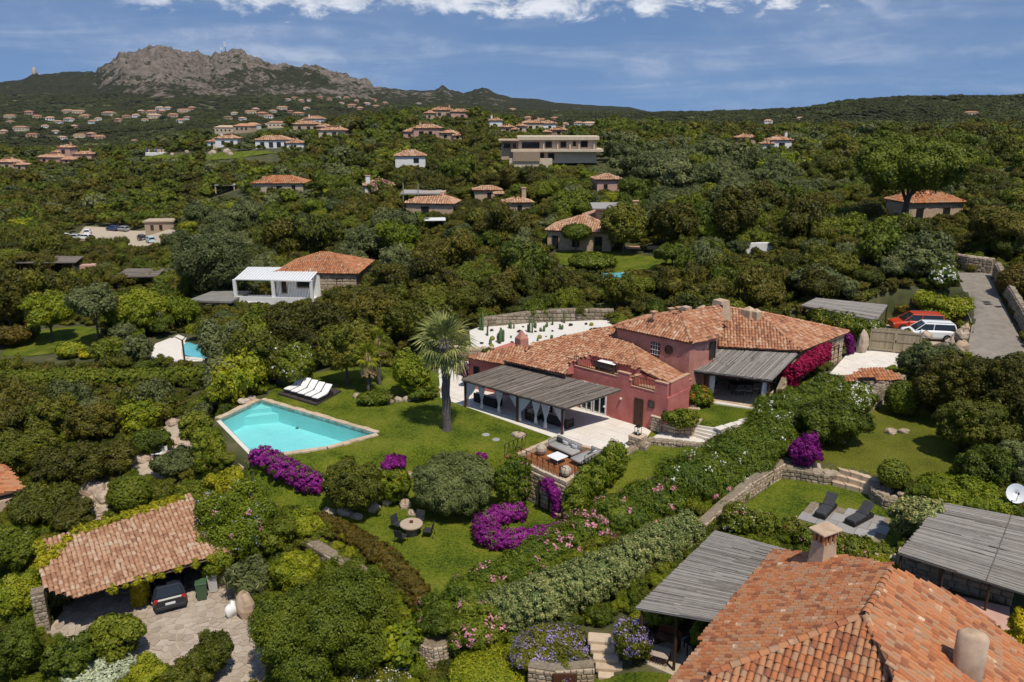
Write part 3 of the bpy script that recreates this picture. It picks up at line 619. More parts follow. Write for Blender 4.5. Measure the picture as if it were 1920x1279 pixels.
def ridge_mesh(a, b, r=.14):
    a, b = np.array(a), np.array(b); d = b - a; ln = np.linalg.norm(d); d /= ln; N = max(1, int(ln / .36)); w = np.cross(d, [0, 0, 1.0]); w /= np.linalg.norm(w); n = np.cross(w, d); tv, tf = tile_template(r, r * .88, .44, h=.12)
    pos = a + np.arange(N)[:, None] * d * .36; V = pos[:, None] + tv[None, :, 0, None] * w + tv[None, :, 1, None] * d + (tv[None, :, 2, None] + .03) * n + rng.normal(0, .008, (N, 1, 3))
    return V.reshape(-1, 3), (tf[None] + (np.arange(N) * len(tv))[:, None, None]).reshape(-1, 4)
def roof(parent, faces, ridges=(), mat=None, bed=None, name='roof', th=.14, **k):
    """roof part with its tiles joined as one sub-part"""
    mb = MB()
    for f in faces: mb.slab([(p[0], p[1], p[2]) for p in f], th)
    r_ = mb.build(name, bed or m_roofbed, parent); Vs = []; Fs = []; o = 0
    for f in faces: V, Q = tile_mesh(f, **k); Vs.append(V); Fs.append(Q + o); o += len(V)
    for a, b in ridges: V, Q = ridge_mesh(a, b); Vs.append(V); Fs.append(Q + o); o += len(V)
    V = np.concatenate(Vs) - np.array(wloc(r_)); t = link('roof_tiles', np_mesh('roof_tiles', V, np.concatenate(Fs), mat or m_tile, False), r_); t['kind'] = 'stuff'
    return r_
def wall_box(mb, W_, px0, py0, px1, py1, out=.0, th=.1):
    """box lying on a wall plane between two seen corners"""
    a, b = W_(px0, py0), W_(px1, py1); n = W_.n; z0, z1 = min(a.z, b.z), max(a.z, b.z)
    p = [a + n * out, b + n * out, b + n * (out - th), a + n * (out - th)]
    if (b - a).cross(n).z > 0: p = p[::-1]
    return mb.hexa([(q.x, q.y, z0) for q in p], [(q.x, q.y, z1) for q in p])
def opening(parent, W_, px0, py0, px1, py1, name='window', frame=None, pane=None, fw=.07, bars=0, depth=.06, z0=None, z1=None, split=0):
    """framed window or door: frame bars proud of the wall, pane set back between them"""
    a, b = W_(px0, (py0 + py1) / 2), W_(px1, (py0 + py1) / 2); za = z0 if z0 is not None else W_((px0 + px1) / 2, py1).z; zb = z1 if z1 is not None else W_((px0 + px1) / 2, py0).z
    return opening_w(parent, a, b, W_.n, za, zb, name, frame, pane, fw, bars, depth, split)
def opening_w(parent, a, b, n, za, zb, name='window', frame=None, pane=None, fw=.07, bars=0, depth=.06, split=0):
    a = Vector((a[0], a[1], 0)); b = Vector((b[0], b[1], 0)); d = (b - a).normalized(); n = Vector(n); rz = math.atan2(d.y, d.x); ln = (b - a).length; c = (a + b) / 2 + n * (depth / 2 - .01); mb = MB()
    for s in (-1, 1): mb.box((c.x + d.x * s * (ln / 2 - fw / 2), c.y + d.y * s * (ln / 2 - fw / 2), (za + zb) / 2), (fw, depth + .02, zb - za), rz)
    for z in (za + fw / 2, zb - fw / 2): mb.box((c.x, c.y, z), (ln - 2 * fw - .004, depth + .016, fw), rz)
    for k in range(split): x = (-.5 + (k + 1) / (split + 1)) * ln; mb.box((c.x + d.x * x, c.y + d.y * x, (za + zb) / 2), (fw * .9, depth + .012, zb - za - 2 * fw - .004), rz)
    w = mb.build(name, frame or m_wood, parent)
    pb = MB(); cc = (a + b) / 2 + n * .012; pb.box((cc.x, cc.y, (za + zb) / 2), (ln - 2 * fw + .01, .03, zb - za - 2 * fw + .01), rz); pb.build('pane', pane or m_glass, w)
    if bars:
        gb = MB()
        for k in range(bars): x = (-.5 + (k + .5) / bars) * (ln - 2 * fw); gb.box((c.x + d.x * x + n.x * .05, c.y + d.y * x + n.y * .05, (za + zb) / 2), (.025, .02, zb - za), rz)
        for k in range(bars): z = za + (zb - za) * (k + .5) / bars; gb.box((c.x + n.x * .075, c.y + n.y * .075, z), (ln, .02, .025), rz)
        gb.build('grille', m_plate, w)
    return w
def posts_rail(parent, a, b, z0, z1, n, mat, r=.018, name='railing', top=True):
    mb = MB(); a, b = Vector(a), Vector(b); rz = math.atan2(b.y - a.y, b.x - a.x); ln = (b - a).to_2d().length
    for k in range(n + 1): p = a.lerp(b, k / n); mb.box((p.x, p.y, (z0 + z1) / 2), (r * 2, r * 2, z1 - z0), rz)
    c = (a + b) / 2
    for z in ((z1 + .02), (z0 + .06)): mb.box((c.x, c.y, z), (ln + .05, .05, .04), rz)
    return mb.build(name, mat, parent)
def canopy(parent, P4, mat, ncane=150, sag=.0, name='canopy', along='u', th=.06, lay=2):
    """reed canopy over four corners (a,b = eave edge, c,d = back edge, in order): canes laid from back to front"""
    a, b, c, d = [Vector(p) for p in P4]; mb = MB(); mb.slab([p - Vector((0, 0, .05)) for p in (a, b, c, d)], .05); cb = mb.build(name, mat, parent)
    vs = []; fs = []; k0 = 0
    for j in range(ncane * lay):
        t = (j + rng.uniform(0, 1)) / (ncane * lay); s0 = rng.uniform(-.012, .01) if lay == 2 else 0; s1 = 1 + rng.uniform(-.01, .012)
        if rng.random() < .55: mid = rng.uniform(.3, .7); s0, s1 = ((s0, mid) if rng.random() < .5 else (mid, s1))
        if along == 'u': p, q = a.lerp(b, t).lerp(d.lerp(c, t), s0), a.lerp(b, np.clip(t + rng.normal(0, .004), 0, 1)).lerp(d.lerp(c, t), s1)
        else: p, q = a.lerp(d, t).lerp(b.lerp(c, t), s0), a.lerp(d, np.clip(t + rng.normal(0, .004), 0, 1)).lerp(b.lerp(c, t), s1)
        r = rng.uniform(.012, .026) * 1.25; z = Vector((0, 0, rng.uniform(-.015, .03))); dd = (q - p).normalized(); w = dd.cross(Vector((0, 0, 1))).normalized() * r; up = Vector((0, 0, r * 1.1))
        vs += [p - w + z, p + up + z, p + w + z, q - w + z, q + up + z, q + w + z]; fs += [(k0, k0+3, k0+4, k0+1), (k0+1, k0+4, k0+5, k0+2)]; k0 += 6
    V = np.array([list(v) for v in vs]) - np.array(wloc(cb)); t = link('reed', np_mesh('reed', V, np.array(fs), mat), cb); t['kind'] = 'stuff'
    return cb
STONE_ME = {}
def stone_variants(mat, n=6):
    if mat.name not in STONE_ME:
        L_ = []
        for i in range(n):
            mb = MB(); rs = random.Random(i * 7 + 3); j = lambda s: rs.uniform(-s, s)
            b_ = [(-.5+j(.03), -.5, -.5+j(.03)), (.5+j(.03), -.5, -.5+j(.03)), (.5+j(.03), -.5, .5+j(.03)), (-.5+j(.03), -.5, .5+j(.03))]
            t_ = [(x * .86 + j(.07), .32 + j(.08), z * .82 + j(.08)) for x, y, z in b_]; u_ = [(x * .45 + j(.1), .5 + j(.06), z * .45 + j(.1)) for x, y, z in b_]
            vs = b_ + t_ + u_; fs = []
            for o_ in (0, 4):
                for k in range(4): fs.append((o_+k, o_+4+k, o_+4+(k+1) % 4, o_+(k+1) % 4))
            fs.append((8, 11, 10, 9)); me = bpy.data.meshes.new('stone'); me.from_pydata(vs, [], fs); me.materials.append(mat); L_.append(me)
        STONE_ME[mat.name] = L_
    return STONE_ME[mat.name]
def stone_face(parent, a, b, z0, z1, n, size=.4, mat=None, limit=300, depth=.10, name='stone', zt=None):
    """individual proud stones over a wall face from a to b (z tops may differ: z1 at a, zt at b)"""
    mat = mat or m_stone; ms = stone_variants(mat); a = Vector((a[0], a[1], 0)); b = Vector((b[0], b[1], 0)); d = (b - a); ln = d.length; d.normalize(); n = Vector((n[0], n[1], 0)).normalized(); base = wloc(parent)
    zt = z1 if zt is None else zt; rows = []; z = z0; cnt = 0; zm = max(z1, zt)
    while z < zm - .06:
        h = size * random.uniform(.55, .95); h = min(h, zm - z); x = -random.uniform(0, size * .4)
        while x < ln - .04:
            w = size * random.uniform(.7, 1.6); xa, xb = max(x, 0), min(x + w, ln); top = z1 + (zt - z1) * ((xa + xb) / 2 / ln)
            hh = min(h, top - z)
            if xb - xa > .08 and hh > .07: rows.append((xa, xb, z, hh))
            x += w
        z += h
    if len(rows) > limit: rows = rows[-limit:]
    rot = Matrix((( -d.x if d.cross(n).z < 0 else d.x, n.x, 0), (-d.y if d.cross(n).z < 0 else d.y, n.y, 0), (0, 0, 1))).to_3x3()
    M4 = rot.to_4x4()
    for xa, xb, z, h in rows:
        p = a + d * ((xa + xb) / 2) + n * (depth * .42); o = bpy.data.objects.new(name, random.choice(ms)); col.objects.link(o); o.parent = parent
        o.matrix_local = Matrix.Translation(Vector((p.x, p.y, z + h / 2)) - base) @ M4 @ Matrix.Rotation(random.uniform(-.04, .04), 4, 'Y') @ Matrix.Diagonal(((xb - xa) * .96, depth * random.uniform(.8, 1.35), h * .95, 1))
    return len(rows)
def stone_wall(name, label, path, hgt, th=.45, size=.38, mat=None, sides=(1,), group=None, cat='stone wall', base=None, limit=300, cap=True, drop=.3):
    """free path wall: mortar core + stones on the seen side(s). path: ground points; hgt: number or per point"""
    path = [Vector(p) for p in path]; H_ = hgt if isinstance(hgt, (list, tuple)) else [hgt] * len(path); root = thing(name, label, cat, path[len(path) // 2], group); mb = MB(); N = len(path)
    offs = []
    for i in range(N):
        d = (path[min(i+1, N-1)] - path[max(i-1, 0)]).to_2d().normalized(); offs.append(Vector((d.y, -d.x, 0)))
    per = max(30, limit // max(1, (N - 1) * len(sides)))
    for i in range(N - 1):
        p, q = path[i], path[i+1]; a, b = offs[i] * th / 2, offs[i+1] * th / 2
        bt = [(p.x-a.x, p.y-a.y, p.z-drop), (p.x+a.x, p.y+a.y, p.z-drop), (q.x+b.x, q.y+b.y, q.z-drop), (q.x-b.x, q.y-b.y, q.z-drop)]
        tp = [(x, y, zz + drop + h) for (x, y, zz), h in zip(bt, (H_[i], H_[i], H_[i+1], H_[i+1]))]
        mb.hexa(bt, tp)
    mb.build('core', m_mortar, root)
    for i in range(N - 1):
        p, q = path[i], path[i+1]
        for s in sides:
            a, b = offs[i] * th / 2 * s, offs[i+1] * th / 2 * s; stone_face(root, p + a, q + b, min(p.z, q.z) - .1, p.z + H_[i], (offs[i] + offs[i+1]) * s, size, mat, per, zt=q.z + H_[i+1])
        if cap is True:
            ms = stone_variants(mat or m_stone); ln = (q - p).to_2d().length; k = max(1, int(ln / (size * 1.25))); bl = wloc(root); dd = (q - p).to_2d().normalized(); rz = math.atan2(dd.y, dd.x)
            for j in range(k):
                t = (j + .5) / k; c_ = p.lerp(q, t); z = c_.z + H_[i] * (1 - t) + H_[i+1] * t; o = bpy.data.objects.new('capstone', random.choice(ms)); col.objects.link(o); o.parent = root
                o.matrix_local = Matrix.Translation(Vector((c_.x, c_.y, z + .02)) - bl) @ Matrix.Rotation(rz + random.uniform(-.08, .08), 4, 'Z') @ Matrix.Rotation(math.pi / 2, 4, 'X') @ Matrix.Diagonal((ln / k * .96, .16 * random.uniform(.8, 1.3), th * random.uniform(.95, 1.15), 1))
    return root
def voronoi_cells(poly, step, gap=.03, jit=.42):
    """irregular paving cells clipped to a polygon (xy)"""
    P = np.array(poly); x0, y0 = P.min(0); x1, y1 = P.max(0); S = []
    for i, y in enumerate(np.arange(y0 - step, y1 + step, step)):
        for x in np.arange(x0 - step, x1 + step, step): S.append((x + (step / 2 if i % 2 else 0) + rng.uniform(-jit, jit) * step, y + rng.uniform(-jit, jit) * step))
    S = np.array(S); ins = inpoly(S[:, 0], S[:, 1], poly); cells = []
    for i in np.where(ins)[0]:
        c = S[i]; d = np.hypot(*(S - c).T); nb = np.where((d < step * 3) & (d > 1e-6))[0]; pg = [(c[0] + step * 1.6 * math.cos(a), c[1] + step * 1.6 * math.sin(a)) for a in np.linspace(0, 2 * math.pi, 9)[:-1]]
        for j in nb:
            m_ = (S[j] + c) / 2; n_ = S[j] - c; ln = np.hypot(*n_); n_ = n_ / ln; off = m_ @ n_ - gap / 2; new = []
            for k in range(len(pg)):
                p, q = np.array(pg[k]), np.array(pg[(k + 1) % len(pg)]); dp, dq = p @ n_ - off, q @ n_ - off
                if dp <= 0: new.append(tuple(p))
                if dp * dq < 0: new.append(tuple(p + (q - p) * dp / (dp - dq)))
            pg = new
            if len(pg) < 3: break
        if len(pg) >= 3: cells.append((c, pg))
    return cells
def slab_grid(parent, poly, z, su, sv, ang, mat, th=.04, gap=.014, name='slab', limit=300, zf=None):
    """square paving slabs, each its own object, over a polygon (xy)"""
    d = np.array([math.cos(ang), math.sin(ang)]); e = np.array([-math.sin(ang), math.cos(ang)]); P = np.array([p[:2] for p in poly]); A = np.stack([P @ d, P @ e], 1); u0, v0 = A.min(0); u1, v1 = A.max(0); n = 0; me = None; bl = wloc(parent)
    mb = MB(); mb.box((0, 0, -th / 2), (su - gap, sv - gap, th)); me = bpy.data.meshes.new(name); me.from_pydata(mb.v, [], mb.f); me.materials.append(mat)
    for i, v in enumerate(np.arange(v0 + sv / 2, v1, sv)):
        for u in np.arange(u0 + su / 2 - (su / 2 if i % 2 else 0), u1, su):
            q = d * u + e * v
            if n < limit and dpoly(np.array([q[0]]), np.array([q[1]]), P)[0] < -min(su, sv) * .36:
                o = bpy.data.objects.new(name, me); col.objects.link(o); o.parent = parent; o.location = (q[0] - bl.x, q[1] - bl.y, z + rng.normal(0, .0012) - bl.z); o.rotation_euler = (0, 0, ang); n += 1
FA, FB = G(1138, 780), G(1215, 803); FW = Wall(FA, FB)                 # rose facade with the balcony
villa = thing('villa', 'rose plastered villa with clay tiled roofs, balcony parapets and reed pergolas', 'villa', (FA + FB) / 2)
back = -FW.n
bl0, bl1 = FW(1062, 720), FW(1252, 760); zp = FW(1062, 672).z; zp2 = FW(1252, 717).z
a, b = Vector((bl0.x, bl0.y, 0)), Vector((bl1.x, bl1.y, 0)); m1 = FW(1166, 700)
mid = Vector((m1.x, m1.y, 0)); D1, D2 = 4.2, 3.0
mb = MB(); mb.prism([tuple((p)[:2]) for p in (a, mid, mid + back * D1, a + back * D1)], -.3, 2.98); mb.prism([tuple(p[:2]) for p in (mid, b, b + back * D2, mid + back * D2)], -.3, 2.62); mb.build('wall', m_pinkw, villa)
zl, zr = FW(1085, 702).z, FW(1210, 728).z
def para(p, q, z0, z1, th=.24, m=m_pinkw, name='parapet'):
    p, q = Vector(p), Vector(q); d = (q - p).normalized(); c = (p + q) / 2; rz = math.atan2(d.y, d.x); ln = (q - p).length
    mb = MB(); mb.box((c.x, c.y, (z0 + z1) / 2), (ln, th, z1 - z0), rz); o = mb.build(name, m, villa); mb = MB(); mb.box((c.x, c.y, z1 + .03), (ln + .05, th + .06, .055), rz); mb.build('cap', m_capst, o)
ins = back * .13
def fx(px): p = FW(px, 710); return Vector((p.x, p.y, 0)) + ins
ZT1, ZT2 = 2.98, 2.62; H1 = max(3.75, FW(1067, 676).z); H2 = max(3.3, FW(1247, 720).z)
para(fx(1062), fx(1073), ZT1, H1); para(fx(1073.5), fx(1157), ZT1, ZT1 + .25); para(fx(1157.5), fx(1180), ZT1 - .35, H1 - .12)
para(fx(1180.5), fx(1184), ZT2, ZT2 + .6); para(fx(1184.5), fx(1228), ZT2, ZT2 + .2); para(fx(1228.5), fx(1252), ZT2, H2)
para(fx(1062) + back * .25, fx(1062) + back * (D1 - .2), ZT1, H1 + .02); para(fx(1251) + back * .25, fx(1251) + back * (D2 - .2), ZT2, H2 + .02); para(fx(1180) + back * .3 , fx(1180) + back * 2.0, ZT2, ZT1 + .35)
posts_rail(villa, fx(1074), fx(1157), ZT1 + .3, ZT1 + .98, 22, m_rail); posts_rail(villa, fx(1185), fx(1228), ZT2 + .25, ZT2 + .95, 15, m_rail)
fl = MB(); fl.prism([tuple(p[:2]) for p in (fx(1063.5), fx(1179), fx(1179) + back * (D1 - .4), fx(1063.5) + back * (D1 - .4))], ZT1 + .004, ZT1 + .03); fl.prism([tuple(p[:2]) for p in (fx(1185), fx(1250), fx(1250) + back * (D2 - .4), fx(1185) + back * (D2 - .4))], ZT2 + .004, ZT2 + .03); fl.build('terrace_floor', m_capst, villa)
o = opening(villa, FW, 1189, 747, 1206, 796, 'door', m_wood, m_wood, fw=.09, depth=.05, z0=.02); mbh = MB(); p = FW(1203, 775); mbh.box((p.x + FW.n.x * .08, p.y + FW.n.y * .08, p.z), (.06, .06, .12)); mbh.build('door_handle', m_iron, o)
opening(villa, FW, 1216, 751, 1227, 765, 'window', m_wood, m_glass, fw=.06)
lw = Wall(FA, FB)
wl0 = FW(925, 700); wl1 = FW(1062, 720)
mb = MB(); mb.prism([tuple(p[:2]) for p in (wl0, wl1, Vector(wl1) + back * 4.0, Vector(wl0) + back * 2.2)], -.3, 2.95); mb.build('wall', m_pinkw, villa)
opening(villa, FW, 1113, 735, 1137, 778, 'glazed_door', m_plate, m_glass, fw=.09, depth=.08, z0=.02, z1=2.25, split=1)
opening(villa, FW, 1090, 735, 1111, 770, 'glazed_door', m_plate, m_glass, fw=.09, depth=.08, z0=.02, z1=2.25, split=1)
opening(villa, FW, 1020, 715, 1050, 752, 'glazed_door', m_plate, m_glass, fw=.09, depth=.08, z0=.02, z1=2.25, split=1)
opening(villa, FW, 965, 700, 995, 735, 'glazed_door', m_plate, m_glass, fw=.09, depth=.08, z0=.02, z1=2.25, split=1)
for px, py in ((1165, 747), (1134, 762)): mb = MB(); p = FW(px, py) + FW.n * .08; mb.lathe(p, [(.02, -.08), (.09, -.05), (.10, .04), (.03, .09)], 8); mb.build('wall_lamp', m_lampw, villa)
e0, e1 = G(944, 676, 3.15), G(1062, 702, 3.15); PR1 = Plane(e0, e1, G(1150, 613, 5.0))
R1 = [e0, e1, PR1(1064, 680), PR1(1113, 664), PR1(1199, 691), PR1(1186, 645), PR1(1150, 613), PR1(995, 647)]
PR2 = Plane(PR1(1186, 645), PR1(1200, 692), G(1292, 710, 3.0), G(1262, 722, 2.8)); R2 = [PR1(1186, 645), PR1(1200, 692), PR2(1262, 723), PR2(1296, 711)]
ee0, ee1 = G(874, 669, 2.75), G(952, 683, 2.75); PR0 = Plane(ee0, ee1, G(985, 648, 4.0)); R0 = [ee0, ee1, PR0(990, 650), PR0(962, 648)]
for a_, b_ in ((PR1(1064, 681), PR1(1113, 665)), (PR1(1113, 665), PR1(1199, 692))): mb = MB(); a_, b_ = Vector(a_), Vector(b_); v_ = back * .2; mb.hexa([(a_.x, a_.y, 2.6), (b_.x, b_.y, 2.6), (b_.x + v_.x, b_.y + v_.y, 2.6), (a_.x + v_.x, a_.y + v_.y, 2.6)], [(a_.x, a_.y, a_.z - .02), (b_.x, b_.y, b_.z - .02), (b_.x + v_.x, b_.y + v_.y, b_.z), (a_.x + v_.x, a_.y + v_.y, a_.z)]); mb.build('wall', m_pinkw, villa)
bk = back * 5.0
r1top = [PR1(995, 647), PR1(1150, 613)]; R1b = [r1top[0], r1top[1], Vector(r1top[1]) + bk + Vector((0, 0, -1.5)), Vector(r1top[0]) + bk + Vector((0, 0, -1.5))]
R0b = [PR0(962, 648), PR0(990, 650), Vector(PR0(990, 650)) + back * 3 + Vector((0, 0, -1)), Vector(PR0(962, 648)) + back * 3 + Vector((0, 0, -1))]
roof(villa, [R1, R2, R0, R1b, R0b], [(PR1(1200, 692), PR1(1186, 645)), (PR1(995, 647), PR1(1150, 613))], m_tile)
mb = MB(); q = [PR2(1200, 694), PR2(1262, 724), PR2(1296, 712), PR1(1187, 647)]; mb.prism([tuple(p[:2]) for p in q], -.2, [p.z - .2 for p in q]); mb.build('wall', m_pinkw, villa)
lwz = Wall(ee0, ee1); mb = MB(); dn = -lwz.n; p0, p1 = Vector(ee0) + dn * .35, Vector(ee1) + dn * .35; mb.prism([tuple(p[:2]) for p in (p0, p1, p1 + dn * 1.3, p0 + dn * 1.3)], -.2, 2.6); mb.build('wall', m_pinkw, villa)
LW0 = Wall(p0, p1); opening(villa, LW0, 888, 687, 899, 703, 'window', m_wood, m_glass, fw=.06)
TZ = 5.45; t0, t1, t2 = G(1156, 618, TZ), G(1297, 649, TZ), G(1346, 634, TZ); TW1 = Wall(t0, t1); TW2 = Wall(t1, t2)
n1, n2 = -TW1.n, -TW2.n; i1 = Vector(t1) + n1 * .35 + n2 * .35; i0 = Vector(t0) + n1 * .35; i2 = Vector(t2) + n2 * .35; cnr0 = i0 + n1 * 1.2 - TW1.d * 1.0; bk0 = i0 + n1 * 6.2; bk2 = i2 + n1 * 6.2
pk = G(1277, 588, 6.95); PT1 = Plane(G(1150, 612, 5.6), G(1297, 643, 5.6), pk); PT2 = Plane(G(1297, 643, 5.6), G(1347, 629, 5.6), G(1330, 578, 7.0))
E0, E1, E2 = G(1150, 612, 5.6), G(1297, 643, 5.6), G(1350, 628, 5.6); ridge_end = PT2(1352, 574); lft = PT1(1262, 588)
mb = MB(); mb.prism([tuple(p[:2]) for p in (i1, i2, i2.lerp(ridge_end, .85), pk, Vector(lft) + n1 * .8, cnr0 + n1 * 1.5, cnr0, i0 - TW1.d * .45 + n1 * .35, i0)], 1.0, TZ + .05); mb.build('wall', m_rosepal, villa)
TWa = Wall(i0, i1); TWb = Wall(i1, i2)
opening(villa, TWa, 1221, 643, 1237, 668, 'window', m_wood, m_glass, fw=.06, bars=3)
pc = TWa(1254, 656); mb = MB(); ring = []; rz = math.atan2(TWa.d.y, TWa.d.x)
def octo(r, out): return [pc + TWa.d * r * math.cos(k * math.pi / 4 + .39) + Vector((0, 0, r * math.sin(k * math.pi / 4 + .39))) + TWa.n * out for k in range(8)]
A_, B_, C_ = octo(.36, .06), octo(.28, .06), octo(.28, .012); mb.add(A_ + B_ + C_ + octo(.36, 0), [(k, (k+1) % 8, 8 + (k+1) % 8, 8 + k) for k in range(8)] + [(8+k, 8+(k+1) % 8, 16+(k+1) % 8, 16+k) for k in range(8)] + [(24+k, 24+(k+1) % 8, (k+1) % 8, k) for k in range(8)]); o = mb.build('octagonal_window', m_wood, villa)
mb = MB(); mb.add(octo(.285, .014), [tuple(range(8))]); mb.build('pane', m_glass, o)
opening(villa, TWb, 1330, 641, 1341, 672, 'window', m_wood, m_glass, fw=.08, bars=0)
TR1 = [E0, E1, pk, lft]; TR2 = [E1, E2, ridge_end, pk]; TRl = [E0, lft, Vector(lft) + n1 * 1.5, Vector(E0) + n1 * 4.5]
TRb = [Vector(E0) + n1 * 4.5, lft, pk, ridge_end, Vector(ridge_end) + n1 * 4 + Vector((0, 0, -1.2))]
roof(villa, [TR1, TR2, TRl], [(E1, pk), (pk, ridge_end), (lft, pk)], m_tile)
ZE = 3.95; r0_, r1_, r2_ = G(1347, 649, ZE), G(1503, 657, ZE), G(1591, 622, ZE)
PW1 = Plane(r0_, r1_, G(1400, 580, 6.1)); rA, rB = PW1(1352, 576), PW1(1420, 585); PW2 = Plane(r1_, r2_, rB)
WR1 = [r0_, r1_, rB, rA]; WR2 = [r1_, r2_, rB]; bkv = Vector(r2_) - Vector(r1_); WR3 = [rB, r2_, Vector(r2_) + (Vector(r0_) - Vector(r1_)).normalized() * 7 + Vector((0, 0, .1)), rA]
roof(villa, [WR1, WR2, WR3], [(r1_, rB), (rA, rB), (r2_, rB)], m_tile)
SW = Wall(r1_, r2_); FWd = Wall(r0_, r1_); s1 = Vector(r1_) - SW.n * .3 - FWd.n * .3; s2 = Vector(r2_) - SW.n * .3 + SW.d * -.15; s0 = Vector(r0_) - FWd.n * .3
mb = MB(); mb.prism([tuple(p[:2]) for p in (s0, s1, s2, s2 - SW.n * 6, s0 - FWd.n * 5)], .2, ZE - .1); mb.build('wall', m_mortar, villa)
stone_face(villa, s1, s2, .6, ZE - .1, SW.n, .55, m_stone, 200)
SWf = Wall(s1, s2); opening(villa, SWf, 1552, 650, 1569, 695, 'shutter_door', m_wood, m_wood, fw=.06, depth=.12, split=1)
DW = Wall(s0, s1)
for x0, x1 in ((1381, 1406), (1412, 1428), (1432, 1455)): opening(villa, DW, x0, 708, x1, 735, 'glazed_door', m_plate, m_glass, fw=.09, depth=.08, z0=1.05, z1=3.0, split=1)
g0, g1 = G(1462, 755, .8), Vector((s1.x, s1.y, .8)); mb = MB(); dd = (g1 - g0).normalized(); nn = Vector((dd.y, -dd.x, 0)); mb.hexa([tuple(p + Vector((0, 0, -.4))) for p in (g0, g1, g1 - nn * .35, g0 - nn * .35)], [tuple(p) for p in (g0 + Vector((0, 0, 1.0)), g1 + Vector((0, 0, 2.6)), g1 - nn * .35 + Vector((0, 0, 2.6)), g0 - nn * .35 + Vector((0, 0, 1.0)))]); mb.build('garden_wall', m_mortar, villa)
stone_face(villa, g0, g1, .7, 1.75, nn, .5, m_stone, 60, zt=3.3)
posts_rail(villa, G(1290, 724, 1.9), G(1322, 710, 1.9), 1.9, 2.7, 12, m_rail)
def chimney(px, py, z, w, d, h, kind, rz=.6, mat=m_sandpl):
    p = G(px, py, z); mb = MB(); s = .72
    if kind == 'pyramid':
        q = [Vector((math.cos(rz + math.pi/4 + k*math.pi/2) * w * .7, math.sin(rz + math.pi/4 + k*math.pi/2) * w * .7, 0)) for k in range(4)]
        mb.hexa([p + v + Vector((0, 0, -.8)) for v in q], [p + v * .92 + Vector((0, 0, h * .55)) for v in q]); mb.hexa([p + v * .86 + Vector((0, 0, h * .551)) for v in q], [p + v * .10 + Vector((0, 0, h)) for v in q])
    else:
        q = [Vector((math.cos(rz + math.pi/4 + k*math.pi/2) * w * .7, math.sin(rz + math.pi/4 + k*math.pi/2) * d * .7, 0)) for k in range(4)]
        mb.hexa([p + v + Vector((0, 0, -.8)) for v in q], [p + v * s + Vector((0, 0, h)) for v in q])
    o = mb.build('chimney', mat, villa)
    if kind != 'pyramid':
        mb = MB(); f = (Vector((0, 0, 0)) - p); f.z = 0; f.normalize(); mb.box((p.x + f.x * w * .52, p.y + f.y * w * .52, p.z + h * .45), (.32, .25, .26), math.atan2(f.y, f.x) + math.pi / 2); mb.build('smoke_opening', m_dark, o)
chimney(1286, 588, 6.7, .8, .8, .55, 'cone'); chimney(1318, 584, 6.7, .8, .8, .5, 'pyramid'); chimney(1351, 579, 6.6, 1.25, 1.25, .72, 'cone'); chimney(1404, 588, 5.9, .9, .8, .6, 'pyramid'); chimney(1418, 590, 5.9, .7, .7, .5, 'pyramid')
chimney(978, 650, 3.6, .85, .85, 1.35, 'pyramid', mat=m_rosepal)
for px, py in ((1258, 583), (1272, 581), (1226, 589)): mb = MB(); p = G(px, py, 6.9); mb.tube([p - Vector((0, 0, .4)), p + Vector((0, 0, .12))], .13, 8); mb.box((p.x, p.y, p.z + .2), (.5, .35, .07), .5); mb.build('roof_vent', m_capst, villa)

ANG = math.atan2((FB - FA).y, (FB - FA).x)
tp = [G(x, y) for x, y in ((822, 690), (858, 668), (905, 690), (1138, 772), (1222, 806), (1205, 830), (1126, 852), (1045, 822), (826, 745))]
terrace = thing('terrace', 'pale travertine terrace in front of the rose villa', 'terrace', G(1000, 790, -.1)); terrace['kind'] = 'structure'
mb = MB(); mb.prism([tuple(p[:2]) for p in tp], -.25, -.03); mb.build('base', m_travert, terrace)
slab_grid(terrace, tp, .012, .95, .95, ANG, m_travert, limit=295); EXCL.append([tuple(p[:2]) for p in tp])
perg = thing('pergola', 'long reed roofed pergola with white curtains beside the lawn', 'pergola', G(1000, 780))
ca, cb_, cc, cd = G(864, 711, 2.27), G(1061, 766, 2.27), G(1166, 731, 2.70), G(950, 682, 2.80)
canopy(perg, (ca, cb_, cc, cd), m_reed, 170)
pp = [G(873, 762), G(970, 790), G(1054, 814)]
def on_canopy(p): return 2.45
for p in pp: mb = MB(); mb.box((p.x, p.y, 1.06), (.14, .14, 2.16), ANG); mb.build('post', m_woodred, perg)
for a_, b_ in ((Vector(ca), Vector(cb_)),): mb = MB(); c_ = (a_ + b_) / 2; mb.box((c_.x - FW.n.x * .15, c_.y - FW.n.y * .15, 2.14), ((b_ - a_).length - .15, .12, .12), math.atan2((b_ - a_).y, (b_ - a_).x)); mb.build('beam', m_wood, perg)
for k in range(6): t = (k + .3) / 5.7; p, q = Vector(ca).lerp(Vector(cb_), t), Vector(cd).lerp(Vector(cc), t); mb = MB(); mb.tube([p + Vector((0, 0, -.15)), q + Vector((0, 0, -.15))], .05, 6); mb.build('rafter', m_wood, perg)
